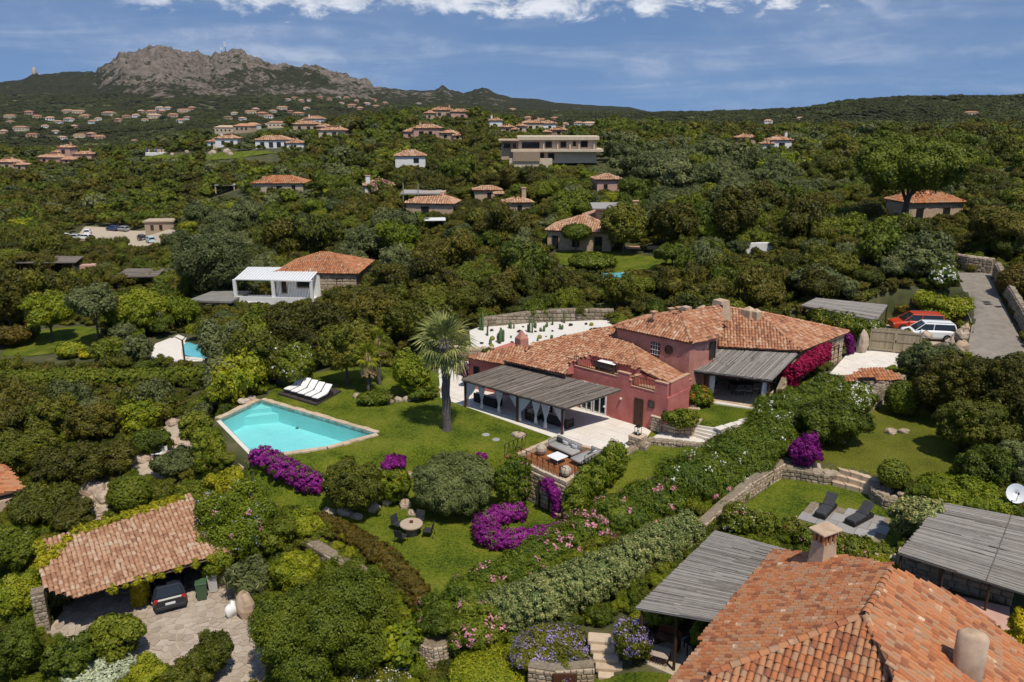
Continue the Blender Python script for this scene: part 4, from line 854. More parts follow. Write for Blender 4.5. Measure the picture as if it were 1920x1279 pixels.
def curtain(label, px, py0, py1, side, w=.85, parent=None, tie=.62):
    """gathered sheer curtain: wide at the rail, tied, flaring to a tail"""
    p = G(px, py1, 0.0) + FW.n * .08; top = 2.12; d = Vector((math.cos(ANG), math.sin(ANG), 0)); n = FW.n; vs = []; fs = []; nu, nv = 13, 12; f = proj(p)[2]; z0 = .06
    for j in range(nv + 1):
        t = j / nv; z = top + (z0 - top) * t; k = (1 - t / tie) if t < tie else 0; wd = (.16 + (w - .16) * max(k, 0) ** .7) if t < tie else .16 + .20 * (t - tie) / (1 - tie); off = side * w * .42 * max(k, 0) ** .8
        for i in range(nu + 1): s = i / nu - .5; vs.append(tuple(p + d * (s * wd + off) + n * (.035 * math.sin(i * 2.6) * (.5 + wd)) + Vector((0, 0, z - p.z))))
    for j in range(nv):
        for i in range(nu): a0 = j * (nu + 1) + i; fs.append((a0, a0 + 1, a0 + nu + 2, a0 + nu + 1))
    mb = MB(); mb.add(vs, fs); o = mb.build('curtain', m_cloth, None, True, label=label, cat='curtain', group='white curtains of the long pergola'); md = o.modifiers.new('thickness', 'SOLIDIFY'); md.thickness = .012
    return o
CL = 'white curtain tied to fall in a point along the long pergola'
for px, pb, sd in ((879, 762, 1), (905, 767, 0), (937, 775, 0), (974, 789, -.9), (976, 790, 1), (1006, 796, 0), (1024, 804, 0), (1056, 813, -.9)): curtain(CL, px, 0, pb, sd, 1.25 if abs(sd) > .5 else .95)
dt = [G(x, y, 1.0) for x, y in ((1322, 753), (1349, 712), (1480, 720), (1468, 752), (1438, 769))]
dter = thing('dining_terrace', 'shaded beige dining terrace under the square reed pergola', 'terrace', G(1400, 750, 1.0)); dter['kind'] = 'structure'
mb = MB(); mb.prism([tuple(p[:2]) for p in dt], .5, .985); mb.build('base', m_travert, dter); slab_grid(dter, dt, 1.012, .6, .6, ANG + .2, m_coping, limit=200)
dperg = thing('pergola', 'square reed pergola shading the dining terrace beside red bougainvillea', 'pergola', G(1390, 755, 1.0))
da, db, dc, dd_ = G(1298, 694, 3.3), G(1447, 713, 3.3), G(1502, 657, 3.72), G(1348, 651, 3.72)
canopy(dperg, (da, db, dc, dd_), m_reedpale, 110); mb = MB(); p = G(1437, 766, 1.0); mb.box((p.x, p.y, 2.08), (.16, .16, 2.16), ANG); mb.build('post', m_wood, dperg)
mb = MB(); p = G(1320, 748, 1.0); mb.box((p.x, p.y, 2.08), (.16, .16, 2.16), ANG); mb.build('post', m_wood, dperg)
mb = MB(); c_ = (Vector(da) + Vector(db)) / 2; mb.box((c_.x, c_.y + .12, 3.12), ((Vector(db) - Vector(da)).length - .1, .12, .14), math.atan2((Vector(db) - Vector(da)).y, (Vector(db) - Vector(da)).x)); mb.build('beam', m_wood, dperg)
for k in range(8): t = (k + .3) / 7.7; p, q = Vector(da).lerp(Vector(db), t), Vector(dd_).lerp(Vector(dc), t); mb = MB(); mb.tube([p + Vector((0, 0, -.15)), q + Vector((0, 0, -.15))], .045, 6); mb.build('rafter', m_wood, dperg)
for px, py, lb in ((1333, 745, 'white curtain bunched at the house post of the dining pergola'), (1431, 764, 'white curtain hanging beside the dark corner post of the dining pergola')):
    p = G(px, py, 1.0); vs = []; fs = []
    for j in range(9):
        t = j / 8; wd = .30 + .18 * math.sin(t * 3) - .1 * t
        for i in range(10): a0 = 2 * math.pi * i / 10; vs.append((p.x + wd * .5 * math.cos(a0) * (1 + .15 * (i % 2)), p.y + .10 * math.sin(a0), 1.04 + 2.1 * (1 - t)))
    for j in range(8):
        for i in range(10): fs.append((j*10+i, j*10+(i+1) % 10, (j+1)*10+(i+1) % 10, (j+1)*10+i))
    mb = MB(); mb.add(vs, fs); mb.build('curtain', m_cloth, None, True, label=lb, cat='curtain')
drv = [G(x, y, 1.4) for x, y in ((1545, 712), (1588, 664), (1612, 655), (1745, 660), (1700, 690), (1600, 716))]
drive = thing('drive', 'pale slab driveway behind the villa before the wooden gate', 'driveway', G(1620, 690, 1.4)); drive['kind'] = 'structure'
mb = MB(); mb.prism([tuple(p[:2]) for p in drv], 1.0, 1.385); mb.build('base', m_travert, drive); slab_grid(drive, drv, 1.412, .9, .9, .6, m_travert, limit=160); EXCL.append([tuple(p[:2]) for p in drv])
EXCL.append([tuple(p[:2]) for p in (e0, a, b, s1, s2, s2 - SW.n * 7, bk0, Vector(r1top[0]) + bk)])
CLEAR += [(868, 640, 1600, 830, 75), (1150, 570, 1600, 720, 68)]
from mathutils.geometry import delaunay_2d_cdt
def sheet(name, poly, mat, dz=.03, step=.6, holes=(), kind='structure', zf=None, label=None, cat=None, parent=None):
    """ground-following sheet over a world polygon"""
    V = []; Fc = []; SHEETS.append(poly)
    def ring(p):
        k = len(V); q = []
        for i in range(len(p)):
            a, b = np.array(p[i][:2]), np.array(p[(i+1) % len(p)][:2]); n = max(1, int(np.hypot(*(b - a)) / step)); q += [tuple(a + (b - a) * t / n) for t in range(n)]
        V.extend(q); Fc.append(list(range(k, k + len(q))))
    ring(poly)
    for h in holes: ring(h)
    P = np.array([p[:2] for p in poly]); gx, gy = np.meshgrid(np.arange(P[:, 0].min(), P[:, 0].max(), step), np.arange(P[:, 1].min(), P[:, 1].max(), step)); gx, gy = gx.ravel(), gy.ravel(); ok = dpoly(gx, gy, P) < -step * .4
    for h in holes: ok &= dpoly(gx, gy, [q[:2] for q in h]) > step * .4
    V.extend(zip(gx[ok], gy[ok])); vo, eo, fo, *_ = delaunay_2d_cdt([Vector(v) for v in V], [], [Fc[0]] + Fc[1:], 1, 1e-5); vo = np.array([tuple(v) for v in vo]); fo = np.array([f for f in fo if len(f) == 3]); c = vo[fo].mean(1)
    k = np.ones(len(fo), bool)
    for h in holes: k &= ~inpoly(c[:, 0], c[:, 1], [q[:2] for q in h])
    fo = fo[k]; z = (hz(vo[:, 0], vo[:, 1]) if zf is None else zf(vo[:, 0], vo[:, 1])) + dz
    a = vo[fo]; cr_ = (a[:, 1, 0]-a[:, 0, 0])*(a[:, 2, 1]-a[:, 0, 1])-(a[:, 1, 1]-a[:, 0, 1])*(a[:, 2, 0]-a[:, 0, 0]); fo[cr_ < 0] = fo[cr_ < 0][:, ::-1]
    o = link(name, np_mesh(name, np.column_stack([vo, z]), fo, mat, True), parent)
    return tagit(o, label, cat, None, kind)
def TP(pix): return [T(x, y) for x, y in pix]
lawn_poly = TP([(494,750),(560,702),(660,690),(822,700),(826,745),(1045,822),(1126,852),(1205,832),(1222,808),(1290,775),(1322,754),(1438,770),(1425,795),(1340,865),(1250,935),(1150,975),(1085,1010),(1000,1052),(900,1095),(842,1132),(808,1120),(770,1078),(690,1015),(615,978),(540,958),(470,915),(455,885),(484,862),(612,842),(709,816)])
sheet('lawn', lawn_poly, m_lawn, .04, .35, kind='structure'); EXCL.append([tuple(p[:2]) for p in lawn_poly])
pc_ = [Vector(p) for p in POOLC]; pool = thing('swimming_pool', 'turquoise angular swimming pool with sandy stone edge in the lawn', 'swimming pool', G(560, 810, -1.6))
m_liner = M('pool_liner', [(.44,.75,.77), (.54,.82,.83)], rough=.7, isl=0, scale=.8)
mb = MB(); n = len(pc_); zt, zb = -.02, -1.45
vs = [(p.x, p.y, zt) for p in pc_] + [(p.x, p.y, zb) for p in pc_]; mb.add(vs, [tuple(range(2*n-1, n-1, -1))[::-1] if False else tuple(range(n, 2*n))] + [((i+1) % n, i, n+i, n+(i+1) % n) for i in range(n)]); mb.build('basin', m_liner, pool)
mw = bpy.data.materials.new('pool_water'); mw.use_nodes = True; t_ = mw.node_tree; t_.nodes.clear(); wo = t_.nodes.new('ShaderNodeOutputMaterial'); wt = t_.nodes.new('ShaderNodeBsdfTransparent'); wt.inputs[0].default_value = (.66, .93, .95, 1); wg = t_.nodes.new('ShaderNodeBsdfGlossy'); wg.inputs['Roughness'].default_value = .03; wf = t_.nodes.new('ShaderNodeFresnel'); wf.inputs[0].default_value = 1.33; wm_ = t_.nodes.new('ShaderNodeMixShader'); wnz = t_.nodes.new('ShaderNodeTexNoise'); wnz.inputs['Scale'].default_value = 2.2; wnz.inputs['Detail'].default_value = 4; wb = t_.nodes.new('ShaderNodeBump'); wb.inputs['Strength'].default_value = .8; wb.inputs['Distance'].default_value = .05; wgeo = t_.nodes.new('ShaderNodeNewGeometry')
for a_, b_ in ((wgeo.outputs['Position'], wnz.inputs['Vector']), (wnz.outputs['Fac'], wb.inputs['Height']), (wb.outputs[0], wg.inputs['Normal']), (wb.outputs[0], wf.inputs['Normal']), (wf.outputs[0], wm_.inputs[0]), (wt.outputs[0], wm_.inputs[1]), (wg.outputs[0], wm_.inputs[2]), (wm_.outputs[0], wo.inputs[0])): t_.links.new(a_, b_)
mb = MB(); mb.add([(p.x, p.y, -.13) for p in pc_], [tuple(range(n-1, -1, -1))]); wtr = mb.build('water', mw, pool)
mb = MB(); c0_ = pc_[1]; mb.prism([tuple(c0_.lerp(pc_[0], .45)[:2]), tuple(c0_[:2]), tuple(c0_.lerp(pc_[2], .16)[:2])], zb + .002, -.75); mb.build('corner_step', m_liner, pool); mb = MB(); mb.prism([tuple(c0_.lerp(pc_[0], .28)[:2]), tuple(c0_[:2]), tuple(c0_.lerp(pc_[2], .10)[:2])], -.748, -.42); mb.build('corner_step', m_liner, pool)
cen = sum(pc_, Vector((0, 0, 0))) / n
def edge_stones(a, b, w, mat, name='coping_stone', ln=.5, z0=-.3, z1=.04):
    d = (b - a); L_ = d.length; d.normalize(); o_ = Vector((d.y, -d.x, 0))
    if o_.dot(cen - a) > 0: o_ = -o_
    k = max(1, int(L_ / ln))
    for i in range(k):
        p, q = a + d * (L_ * i / k + .008), a + d * (L_ * (i + 1) / k - .008); jw = w * random.uniform(.85, 1.15); mb = MB(); zz = z1 + random.uniform(-.012, .012)
        mb.hexa([(v.x, v.y, z0) for v in (p, q, q + o_ * jw, p + o_ * jw)][::(1 if d.cross(o_).z > 0 else -1)], [(v.x, v.y, zz) for v in (p, q, q + o_ * jw, p + o_ * jw)][::(1 if d.cross(o_).z > 0 else -1)]); mb.build(name, mat, pool)
for i in (1, 2, 3): edge_stones(pc_[i], pc_[(i+1) % n], .42, m_coping)
edge_stones(pc_[0], pc_[1], .5, m_coping)
a_, b_ = pc_[4], pc_[0]; d = (b_ - a_).normalized(); o_ = Vector((d.y, -d.x, 0)); o_ = -o_ if o_.dot(cen - a_) > 0 else o_
def strip(w0, w1, z0, z1, nm, mt):
    mb = MB(); q = [a_ + o_ * w0, b_ + o_ * w0, b_ + o_ * w1, a_ + o_ * w1]; q = q if d.cross(o_).z > 0 else q[::-1]; mb.hexa([(v.x, v.y, z0) for v in q], [(v.x, v.y, z1) for v in q]); mb.build(nm, mt, pool)
strip(0, .28, -2.2, -.085, 'overflow_edge', m_travert); strip(.28, .75, -2.2, -.75, 'gutter', m_coping); strip(.75, 1.0, -2.6, -.55, 'outer_wall', m_coping)
for px, py in ((557, 803),): p = G(px, py, -1.44); mb = MB(); mb.lathe(p, [(.14, 0), (.12, .02)], 10); mb.build('drain', m_dgreym, pool)
def lounger_proto(name, label, group, base_m, cush_m, back=R(38)):
    r_ = thing(name, label, 'lounger', (0, 0, 0), group); mb = MB(); mb.rbox((0, .98, .15), (.66, 1.96, .22), r=.03); mb.build('base', base_m, r_)
    mb = MB(); mb.rbox((0, .62, .31), (.62, 1.22, .10), r=.04); mb.build('mattress', cush_m, r_)
    mb = MB(); cy, cz = 1.24 + .42 * math.cos(back), .33 + .42 * math.sin(back); mb.rbox((0, cy, cz), (.62, .86, .10), r=.04, tilt=back); mb.build('backrest', cush_m, r_)
    mb = MB(); mb.tube([(-.2, 1.3 + .6 * math.cos(back), .25), (-.2, 1.24 + .5 * math.cos(back), .28 + .5 * math.sin(back))], .02, 5); mb.tube([(.2, 1.3 + .6 * math.cos(back), .25), (.2, 1.24 + .5 * math.cos(back), .28 + .5 * math.sin(back))], .02, 5); mb.build('support', base_m, r_)
    for sx_ in (-.28, .28):
        for yy in (.12, 1.84): mb = MB(); mb.box((sx_, yy, .025), (.06, .06, .05)); mb.build('leg', base_m, r_)
    return r_
wp = lounger_proto('lounger', 'white cushioned lounger in the row of five on the dark platform', 'white loungers on the dark platform', m_black, m_cushw)
fa, fb = G(537, 739, .0), G(592, 756, 0); dirh = (G(573, 722, 0.0) - G(537, 739, 0)).normalized(); rzl = math.atan2(dirh.y, dirh.x) - math.pi / 2
for k in range(5):
    o = wp if k == 0 else copy_tree(wp); p = fa.lerp(fb, k / 4 * .95 + .02); o.location = (p.x, p.y, .10); o.rotation_euler = (0, 0, rzl)
plat = [G(x, y, 0) for x, y in ((521, 739), (592, 760), (640, 734), (570, 714))]; mb = MB(); mb.prism([tuple(p[:2]) for p in plat], -.2, .085); mb.build('lounger_platform', M('dark_board', [(.035,.030,.028), (.06,.05,.045)], rough=.8, isl=0), label='dark board platform carrying five white loungers by the pool', cat='platform')
def palm(name, label, px, py, hgt, r, nfr, frl, mat, skirt=0, drop=1.0, dead=None):
    b = T(px, py); root = thing(name, label, 'palm', b); mb = MB(); N = 14
    mb.tube([(b.x + .04 * math.sin(i * 1.7), b.y, b.z - .2 + (hgt + .2) * i / N) for i in range(N + 1)], [r * (1.35 if i == 0 else 1.05 - .25 * i / N + (.06 if i % 2 else 0)) for i in range(N + 1)], 12); mb.build('trunk', m_palmtr, root)
    mb = MB(); mb.lathe((b.x, b.y, b.z + hgt - .9), [(r * .85, 0), (r * 1.7, .3), (r * 1.9, .65), (r * 1.2, 1.0), (.05, 1.2)], 12); mb.build('boots', m_thatch if skirt else m_palmtr, root)
    def frond_mesh(droop, nb=22):
        vs = []; fs = []; st = frl * .48; sw = .035
        def pt(t): return Vector((t, 0, -droop * (t / frl) ** 2 * frl * .55))
        for i in range(5): p = pt(st * i / 4); vs += [p + Vector((0, -sw, 0)), p + Vector((0, sw, 0))]
        fs += [(2*i, 2*i+2, 2*i+3, 2*i+1) for i in range(4)]; e = pt(st)
        for k in range(nb):
            a = (k / (nb - 1) - .5) * 4.1; ln = frl * .55 * (1 - .18 * abs(a) / 2) * random.uniform(.9, 1.08); dv = Vector((math.cos(a), math.sin(a), .10 + .12 * math.cos(k * 2))); w = ln * .05
            sd = Vector((-math.sin(a), math.cos(a), 0)) * w; m_ = e + dv * ln * .55 + Vector((0, 0, -droop * .10 * ln)); tp_ = e + dv * ln + Vector((0, 0, -droop * .55 * ln)); k0 = len(vs)
            vs += [e, m_ - sd + Vector((0, 0, .02)), m_ + sd, tp_]; fs += [(k0, k0+1, k0+3, k0+2)]
        return np_mesh('frond', np.array([list(v) for v in vs]), np.array(fs), mat)
    ms = [frond_mesh(d_) for d_ in (.25, .6, 1.0, 1.5)]
    for k in range(nfr):
        t = k / nfr; tilt = 1.35 - 2.15 * t * drop + random.uniform(-.12, .12); o = bpy.data.objects.new('frond', ms[min(3, int(t * 4))]); col.objects.link(o); o.parent = root
        o.matrix_local = Matrix.Translation((0, 0, hgt + .1 - .35 * t)) @ Matrix.Rotation(k * 2.399 + random.uniform(-.2, .2), 4, 'Z') @ Matrix.Rotation(-tilt, 4, 'Y') @ Matrix.Scale(random.uniform(.85, 1.1), 4)
    if skirt:
        P_ = []; 
        mb = MB()
        for k in range(90):
            a = random.uniform(0, 6.28); z = hgt - random.uniform(.1, .5); rr_ = r * 1.5; ln = random.uniform(.6, 1.0) * skirt; p = Vector((b.x + rr_ * math.cos(a), b.y + rr_ * math.sin(a), b.z + z)); q = p + Vector((math.cos(a) * .45, math.sin(a) * .45, -ln)); s_ = Vector((-math.sin(a), math.cos(a), 0)) * .09
            mb.add([p - s_ * .4, p + s_ * .4, q + s_, q - s_], [(0, 1, 2, 3)])
        mb.build('skirt', m_thatch, root)['kind'] = 'stuff'
    return root
palm('fan_palm', 'tall single fan palm with blue-grey fronds on the lawn', 838, 807, 6.5, .31, 32, 2.3, m_palm, drop=.85)
palm('fan_palm', 'short green fan palm with a straw skirt, stouter one of a pair', 693, 738, 3.2, .16, 26, 1.25, m_palmg, skirt=1.3)
palm('fan_palm', 'short green fan palm with a straw skirt, slimmer one of a pair', 712, 722, 3.9, .15, 24, 1.2, m_palmg, skirt=.9)
tb = G(772, 1003, -2.3); r_ = thing('round_table', 'round stone garden table on a thick pedestal on the lower lawn', 'table', tb); m_tt = M('table_stone', [(.36,.28,.20), (.46,.37,.275)], rough=.85, isl=0, scale=6)
mb = MB(); mb.lathe(tb, [(.62, .66), (.68, .69), (.68, .75), (.65, .78)], 28); mb.build('top', m_tt, r_); mb = MB(); mb.lathe(tb, [(.36, 0), (.33, .05), (.28, .4), (.33, .658)], 16); mb.build('pedestal', m_stoned, r_)
mb = MB(); mb.rbox(tb + Vector((0, .05, .85)), (.2, .16, .13), r=.02); mb.build('box', m_woodred, label='small brown box lying on the round stone table', cat='box')
def chair_proto():
    r_ = thing('garden_chair', 'black metal armchair at the round stone table', 'chair', (0, 0, 0), 'black metal chairs round the stone table'); S_ = .27
    mb = MB(); mb.rbox((0, 0, .44), (.56, .54, .035), r=.015); mb.build('seat', m_dgreym, r_); mb = MB(); mb.rbox((0, .30, .70), (.54, .03, .48), r=.012, tilt=-.18); mb.build('backrest', m_dgreym, r_)
    for x in (-S_, S_):
        mb = MB(); mb.tube([(x, -.25, 0), (x, -.23, .62), (x, .24, .64)], .016, 5); mb.build('arm', m_iron, r_)
        mb = MB(); mb.tube([(x, .36, 0), (x, .25, .45), (x, .36, .92)], .016, 5); mb.build('leg', m_iron, r_)
        mb = MB(); mb.tube([(x * .98, -.26, .40), (x * .98, .26, .40)], .014, 5); mb.build('rail', m_iron, r_)
    return r_
ch = chair_proto()
for k, (px, py) in enumerate(((741, 992), (757, 1014), (804, 1006), (793, 978))):
    o = ch if k == 0 else copy_tree(ch); p = G(px, py, -2.28); o.location = p; d = p - tb; o.rotation_euler = (0, 0, math.atan2(d.y, d.x) - math.pi / 2 + random.uniform(-.15, .15)); o.location = tb + Vector((d.x, d.y, 0)).normalized() * 1.02 + Vector((0, 0, .02))
DZ = 0.05; dk = [G(x, y, DZ) for x, y in ((960, 862), (1061, 909), (1145, 857), (1040, 826))]
cel = thing('deck_cellar', 'small stone cellar with a timber deck on its flat roof and a dark door', 'outbuilding', G(1040, 930, -2.4))
mb = MB(); mb.prism([tuple(p[:2]) for p in dk], -2.7, DZ - .03); mb.build('wall', m_mortar, cel)
CW1, CW2 = Wall(dk[0], dk[1]), Wall(dk[1], dk[2])
stone_face(cel, dk[0], dk[1], -2.5, DZ - .12, CW1.n, .42, m_stone, 110); stone_face(cel, dk[1], dk[2], -2.5, DZ - .12, CW2.n, .45, m_stone, 110)
opening(cel, CW1, 1013, 905, 1033, 962, 'door', m_wood, m_wood, fw=.10, depth=.18, z0=-2.3, z1=-.35)
pb = MB(); kk = .42
ctr = sum((Vector(p) for p in dk), Vector()) / 4
inn = [Vector(p).lerp(ctr, .13) for p in dk]; inn = [Vector((p.x, p.y, DZ)) for p in inn]
for i in range(4):
    a_, b_, c_, d_ = dk[i], dk[(i+1) % 4], inn[(i+1) % 4], inn[i]; kn = max(2, int((Vector(b_) - Vector(a_)).length / .55))
    if i == 3: kn = 8
    for j in range(kn):
        q = [Vector(a_).lerp(b_, (j + .02) / kn), Vector(a_).lerp(b_, (j + .98) / kn), Vector(d_).lerp(c_, (j + .98) / kn), Vector(d_).lerp(c_, (j + .02) / kn)]; mb = MB(); h_ = (.16 if i in (0, 1) else .32) + random.uniform(-.02, .02)
        mb.slab([v + Vector((0, 0, h_)) for v in q], h_ + .05); mb.build('capstone', m_coping, cel)
dn_ = (inn[1] - inn[0]); un = dn_.normalized(); nb = int((inn[3] - inn[0]).length / .14); vs = []; mb = MB()
for j in range(nb): q = [inn[0].lerp(inn[3], (j + .04) / nb), inn[1].lerp(inn[2], (j + .04) / nb), inn[1].lerp(inn[2], (j + .96) / nb), inn[0].lerp(inn[3], (j + .96) / nb)]; mb.slab([v + Vector((0, 0, .035)) for v in q], .03)
o = mb.build('deck_boards', m_deck, cel); o['kind'] = 'stuff'
ld = [G(x, y, DZ) for x, y in ((946, 856), (961, 861), (1000, 846), (985, 840))]; mb = MB(); mb.slab([p + Vector((0, 0, .03)) for p in ld], .1); mb.build('landing', m_deck, cel)
def zig_rail(name, label, a, b, z, h=.85, n=7):
    r_ = thing(name, label, 'railing', a.lerp(b, .5)); mb = MB(); mb.tube([a + Vector((0, 0, z + h)), b + Vector((0, 0, z + h))], .022, 5); mb.build('top_rail', m_iron, r_)
    for k in range(n):
        p, q = a.lerp(b, k / n), a.lerp(b, (k + 1) / n); m_ = p.lerp(q, .5); mb = MB(); mb.tube([p + Vector((0, 0, z + h)), m_ + Vector((0, 0, z)), q + Vector((0, 0, z + h))], .014, 4); mb.tube([p + Vector((0, 0, z)), p + Vector((0, 0, z + h))], .016, 4); mb.build('bar', m_iron, r_)
P0 = lambda p: Vector((p[0], p[1], 0))
zig_rail('deck_railing', 'black zigzag iron railing along the door side of the timber deck', P0(dk[0].lerp(inn[0], .6)), P0(dk[1].lerp(inn[1], .6)), DZ + .16, .8, 9)
zig_rail('deck_railing', 'black zigzag iron railing by the deck entrance landing', P0(ld[0]), P0(G(987, 838, 0)), DZ, .85, 5)
zig_rail('deck_railing', 'short black iron railing behind the chaise end of the timber deck', P0(dk[1].lerp(dk[2], .18)), P0(dk[1].lerp(dk[2], .62)), DZ + .16, .75, 6)
ux = (Vector(dk[1]) - Vector(dk[0])).normalized(); uy = (Vector(dk[3]) - Vector(dk[0])).normalized(); SA = math.atan2(ux.y, ux.x)
def cushion(parent, c, sz, rz, mat, nm='cushion', tilt=0): mb = MB(); mb.rbox(c, sz, rz, .06, tilt); return mb.build(nm, mat, parent, True)
sp_ = G(1058, 850, DZ + .04); so = thing('outdoor_sofa', 'grey two seat outdoor sofa with striped cushions on the deck', 'sofa', sp_)
def loc(p, x, y, z): return p + Vector((math.cos(SA), math.sin(SA), 0)) * x + Vector((-math.sin(SA), math.cos(SA), 0)) * y + Vector((0, 0, z))
cushion(so, loc(sp_, 0, 0, .36), (2.2, .85, .18), SA, m_grey, 'seat'); cushion(so, loc(sp_, 0, .48, .60), (2.25, .16, .50), SA, m_grey, 'backrest'); cushion(so, loc(sp_, -1.15, .08, .50), (.14, .9, .36), SA, m_grey, 'armrest')
for x in (-1, 1):
    for y in (-.36, .4): mb = MB(); p = loc(sp_, x, y, .13); mb.tube([p - Vector((0, 0, .13)), p + Vector((0, 0, .14))], .025, 5); mb.build('leg', m_dgreym, so)
for x, mt, lb in ((-.75, m_dgrey, 'charcoal cushion in the corner of the grey deck sofa'), (-.2, m_cushw, 'pale striped cushion in the middle of the grey deck sofa'), (.6, m_cushw, 'pale striped cushion near the open end of the grey deck sofa')):
    o = cushion(None, loc(sp_, x, .30, .62), (.46, .14, .34), SA, mt, 'cushion', .3); tagit(o, lb, 'cushion')
cp = G(1098, 868, DZ + .04); ch_ = thing('chaise_sofa', 'grey outdoor chaise with curved back and long seat on the deck', 'sofa', cp); SB = SA + math.pi / 2
cushion(ch_, loc(cp, -.1, .0, .36), (1.0, 1.7, .18), SA, m_grey, 'seat'); cushion(ch_, loc(cp, .5, .15, .60), (.16, 1.7, .50), SA, m_grey, 'backrest'); cushion(ch_, loc(cp, .1, .92, .58), (.95, .15, .46), SA, m_grey, 'armrest')
for x in (-.5, .45):
    for y in (-.75, .8): mb = MB(); p = loc(cp, x, y, .13); mb.tube([p - Vector((0, 0, .13)), p + Vector((0, 0, .14))], .025, 5); mb.build('leg', m_dgreym, ch_)
for (x, y), mt, lb in (((.28, .55), m_cushw, 'white cushion leaning in the grey chaise'), ((.28, .05), m_dgrey, 'charcoal cushion leaning in the grey chaise')):
    o = cushion(None, loc(cp, x, y, .62), (.16, .44, .34), SA, mt, 'cushion'); tagit(o, lb, 'cushion')
kp = G(1045, 866, DZ + .04); ct = thing('coffee_table', 'white rounded square coffee table on thin legs on the deck', 'table', kp); mb = MB(); mb.rbox(kp + Vector((0, 0, .40)), (1.0, 1.0, .045), SA, .2); mb.build('top', m_plate, ct)
for x in (-.32, .32):
    for y in (-.32, .32): mb = MB(); mb.tube([loc(kp, x * 1.2, y * 1.2, 0), loc(kp, x, y, .378)], .015, 5); mb.build('leg', m_plate, ct)
for (px, py), lb in (((1015, 852), 'wicker globe lantern beside the grey sofa on the deck'), ((1061, 893), 'wicker globe lantern in a black frame at the deck corner')):
    p = G(px, py, DZ + .04); r_ = thing('globe_lantern', lb, 'lantern', p); mb = MB(); mb.lathe(p, [(.16, .02), (.30, .16), (.36, .34), (.33, .52), (.20, .66), (.08, .68)], 14); mb.build('globe', m_wicker, r_)
    mb = MB()
    for k in range(7): a0 = k * math.pi / 3.5; mb.tube([p + Vector((math.cos(a0) * rr_, math.sin(a0) * rr_, z)) for rr_, z in ((.17, .0), (.315, .16), (.375, .34), (.345, .52), (.21, .67))], .010, 4)
    mb.build('rib', m_iron if 'black' in lb else m_wicker, r_)
def rock(label, px, py, wpx, h=.5, seed=1, mat=None, z=None, name='boulder', grp=None, sy=.8):
    p = T(px, py) if z is None else G(px, py, z); f = proj(p)[2]; w = wpx * f / FPX / 2; mb = MB(); mb.rock(p + Vector((0, w * .5, w * h * .5)), (w, w * sy, w * h), seed); return mb.build(name, mat or m_boulder, None, False, label, 'rock', grp)
rock('low rounded granite boulder on the lawn near the pergola', 972, 822, 26, .55, 3)
for k, (px, py) in enumerate(((911, 815), (930, 824))): p = G(px, py, -.06); mb = MB(); mb.lathe(p, [(.28, 0), (.26, .015)], 14); mb.build('drain_cover', m_slabgr, label=('round grey drain cover in the lawn nearer the palm' if k == 0 else 'round grey drain cover in the lawn nearer the boulder'), cat='drain cover')
RK = [(615,975,34),(645,968,26),(668,975,22),(700,962,30),(725,948,28),(748,925,36),(756,905,22),(600,915,24),(712,890,18),(768,895,18),(760,955,30),(772,968,20),(640,1000,14)]
for i, (px, py, w) in enumerate(RK): rock('pinkish granite rock edging the rockery bed on the slope', px, py, w, .7, 30 + i, grp='rocks edging the rockery bed')
BED = [(1065+0,0,0)]
for i, (px, py) in enumerate(((668,748),(683,753),(700,757),(716,758),(731,758),(747,756),(762,754),(778,751),(793,748),(808,744),(820,738))): rock('squared granite stone edging the planted bed beside the terrace', px, py, 17, .8, 60 + i, m_stone, -.1, 'edging_stone', 'stones edging the planted bed', .6)
def lantern(label, p, s=1.0):
    r_ = thing('lantern', label, 'lantern', p); mb = MB(); mb.box(p + Vector((0, 0, .02 * s)), (.36 * s, .36 * s, .04 * s), ANG); mb.box(p + Vector((0, 0, .58 * s)), (.36 * s, .36 * s, .04 * s), ANG)
    for x in (-.16, .16):
        for y in (-.16, .16): q = p + Vector((math.cos(ANG) * x - math.sin(ANG) * y, math.sin(ANG) * x + math.cos(ANG) * y, 0)) * s; mb.box((q.x, q.y, p.z + .30 * s), (.025 * s, .025 * s, .55 * s), ANG)
    mb.tube([p + Vector((-.08, 0, .60)) * s, p + Vector((0, 0, .70)) * s, p + Vector((.08, 0, .60)) * s], .01, 4); mb.build('frame', m_iron, r_); mb = MB(); mb.lathe(p + Vector((0, 0, .04 * s)), [(.06 * s, 0), (.06 * s, .24 * s)], 8); mb.build('candle', m_cushw, r_)
def pillar(label, px, py, z0, w, h):
    p = G(px, py, z0); r_ = thing('stone_pillar', label, 'pillar', p); mb = MB(); mb.box(p + Vector((0, 0, h / 2 - .15)), (w, w, h + .3), ANG); mb.build('core', m_mortar, r_); d = Vector((math.cos(ANG), math.sin(ANG), 0)); e = Vector((math.sin(ANG), -math.cos(ANG), 0))
    stone_face(r_, p + e * w / 2 - d * w / 2, p + e * w / 2 + d * w / 2, z0, z0 + h, e, .26, m_stone, 40, .08); stone_face(r_, p - d * w / 2 - e * w / 2, p - d * w / 2 + e * w / 2, z0, z0 + h, -d, .26, m_stone, 40, .08); stone_face(r_, p + d * w / 2 - e * w / 2, p + d * w / 2 + e * w / 2, z0, z0 + h, d, .26, m_stone, 40, .08)
    mb = MB(); mb.rbox(p + Vector((0, 0, h + .03)), (w + .12, w + .12, .09), ANG, .03); mb.build('cap', m_coping, r_); return p + Vector((0, 0, h + .08))
lantern('black lantern on the square stone pillar at the terrace corner', pillar('square stone pillar at the terrace corner carrying a lantern', 1195, 836, -.05, .85, .75))
lantern('black lantern on the stone planter pillar beside the villa wall', pillar('stone pillar beside the villa wall at the planter', 1234, 806, 0, .75, 1.05))
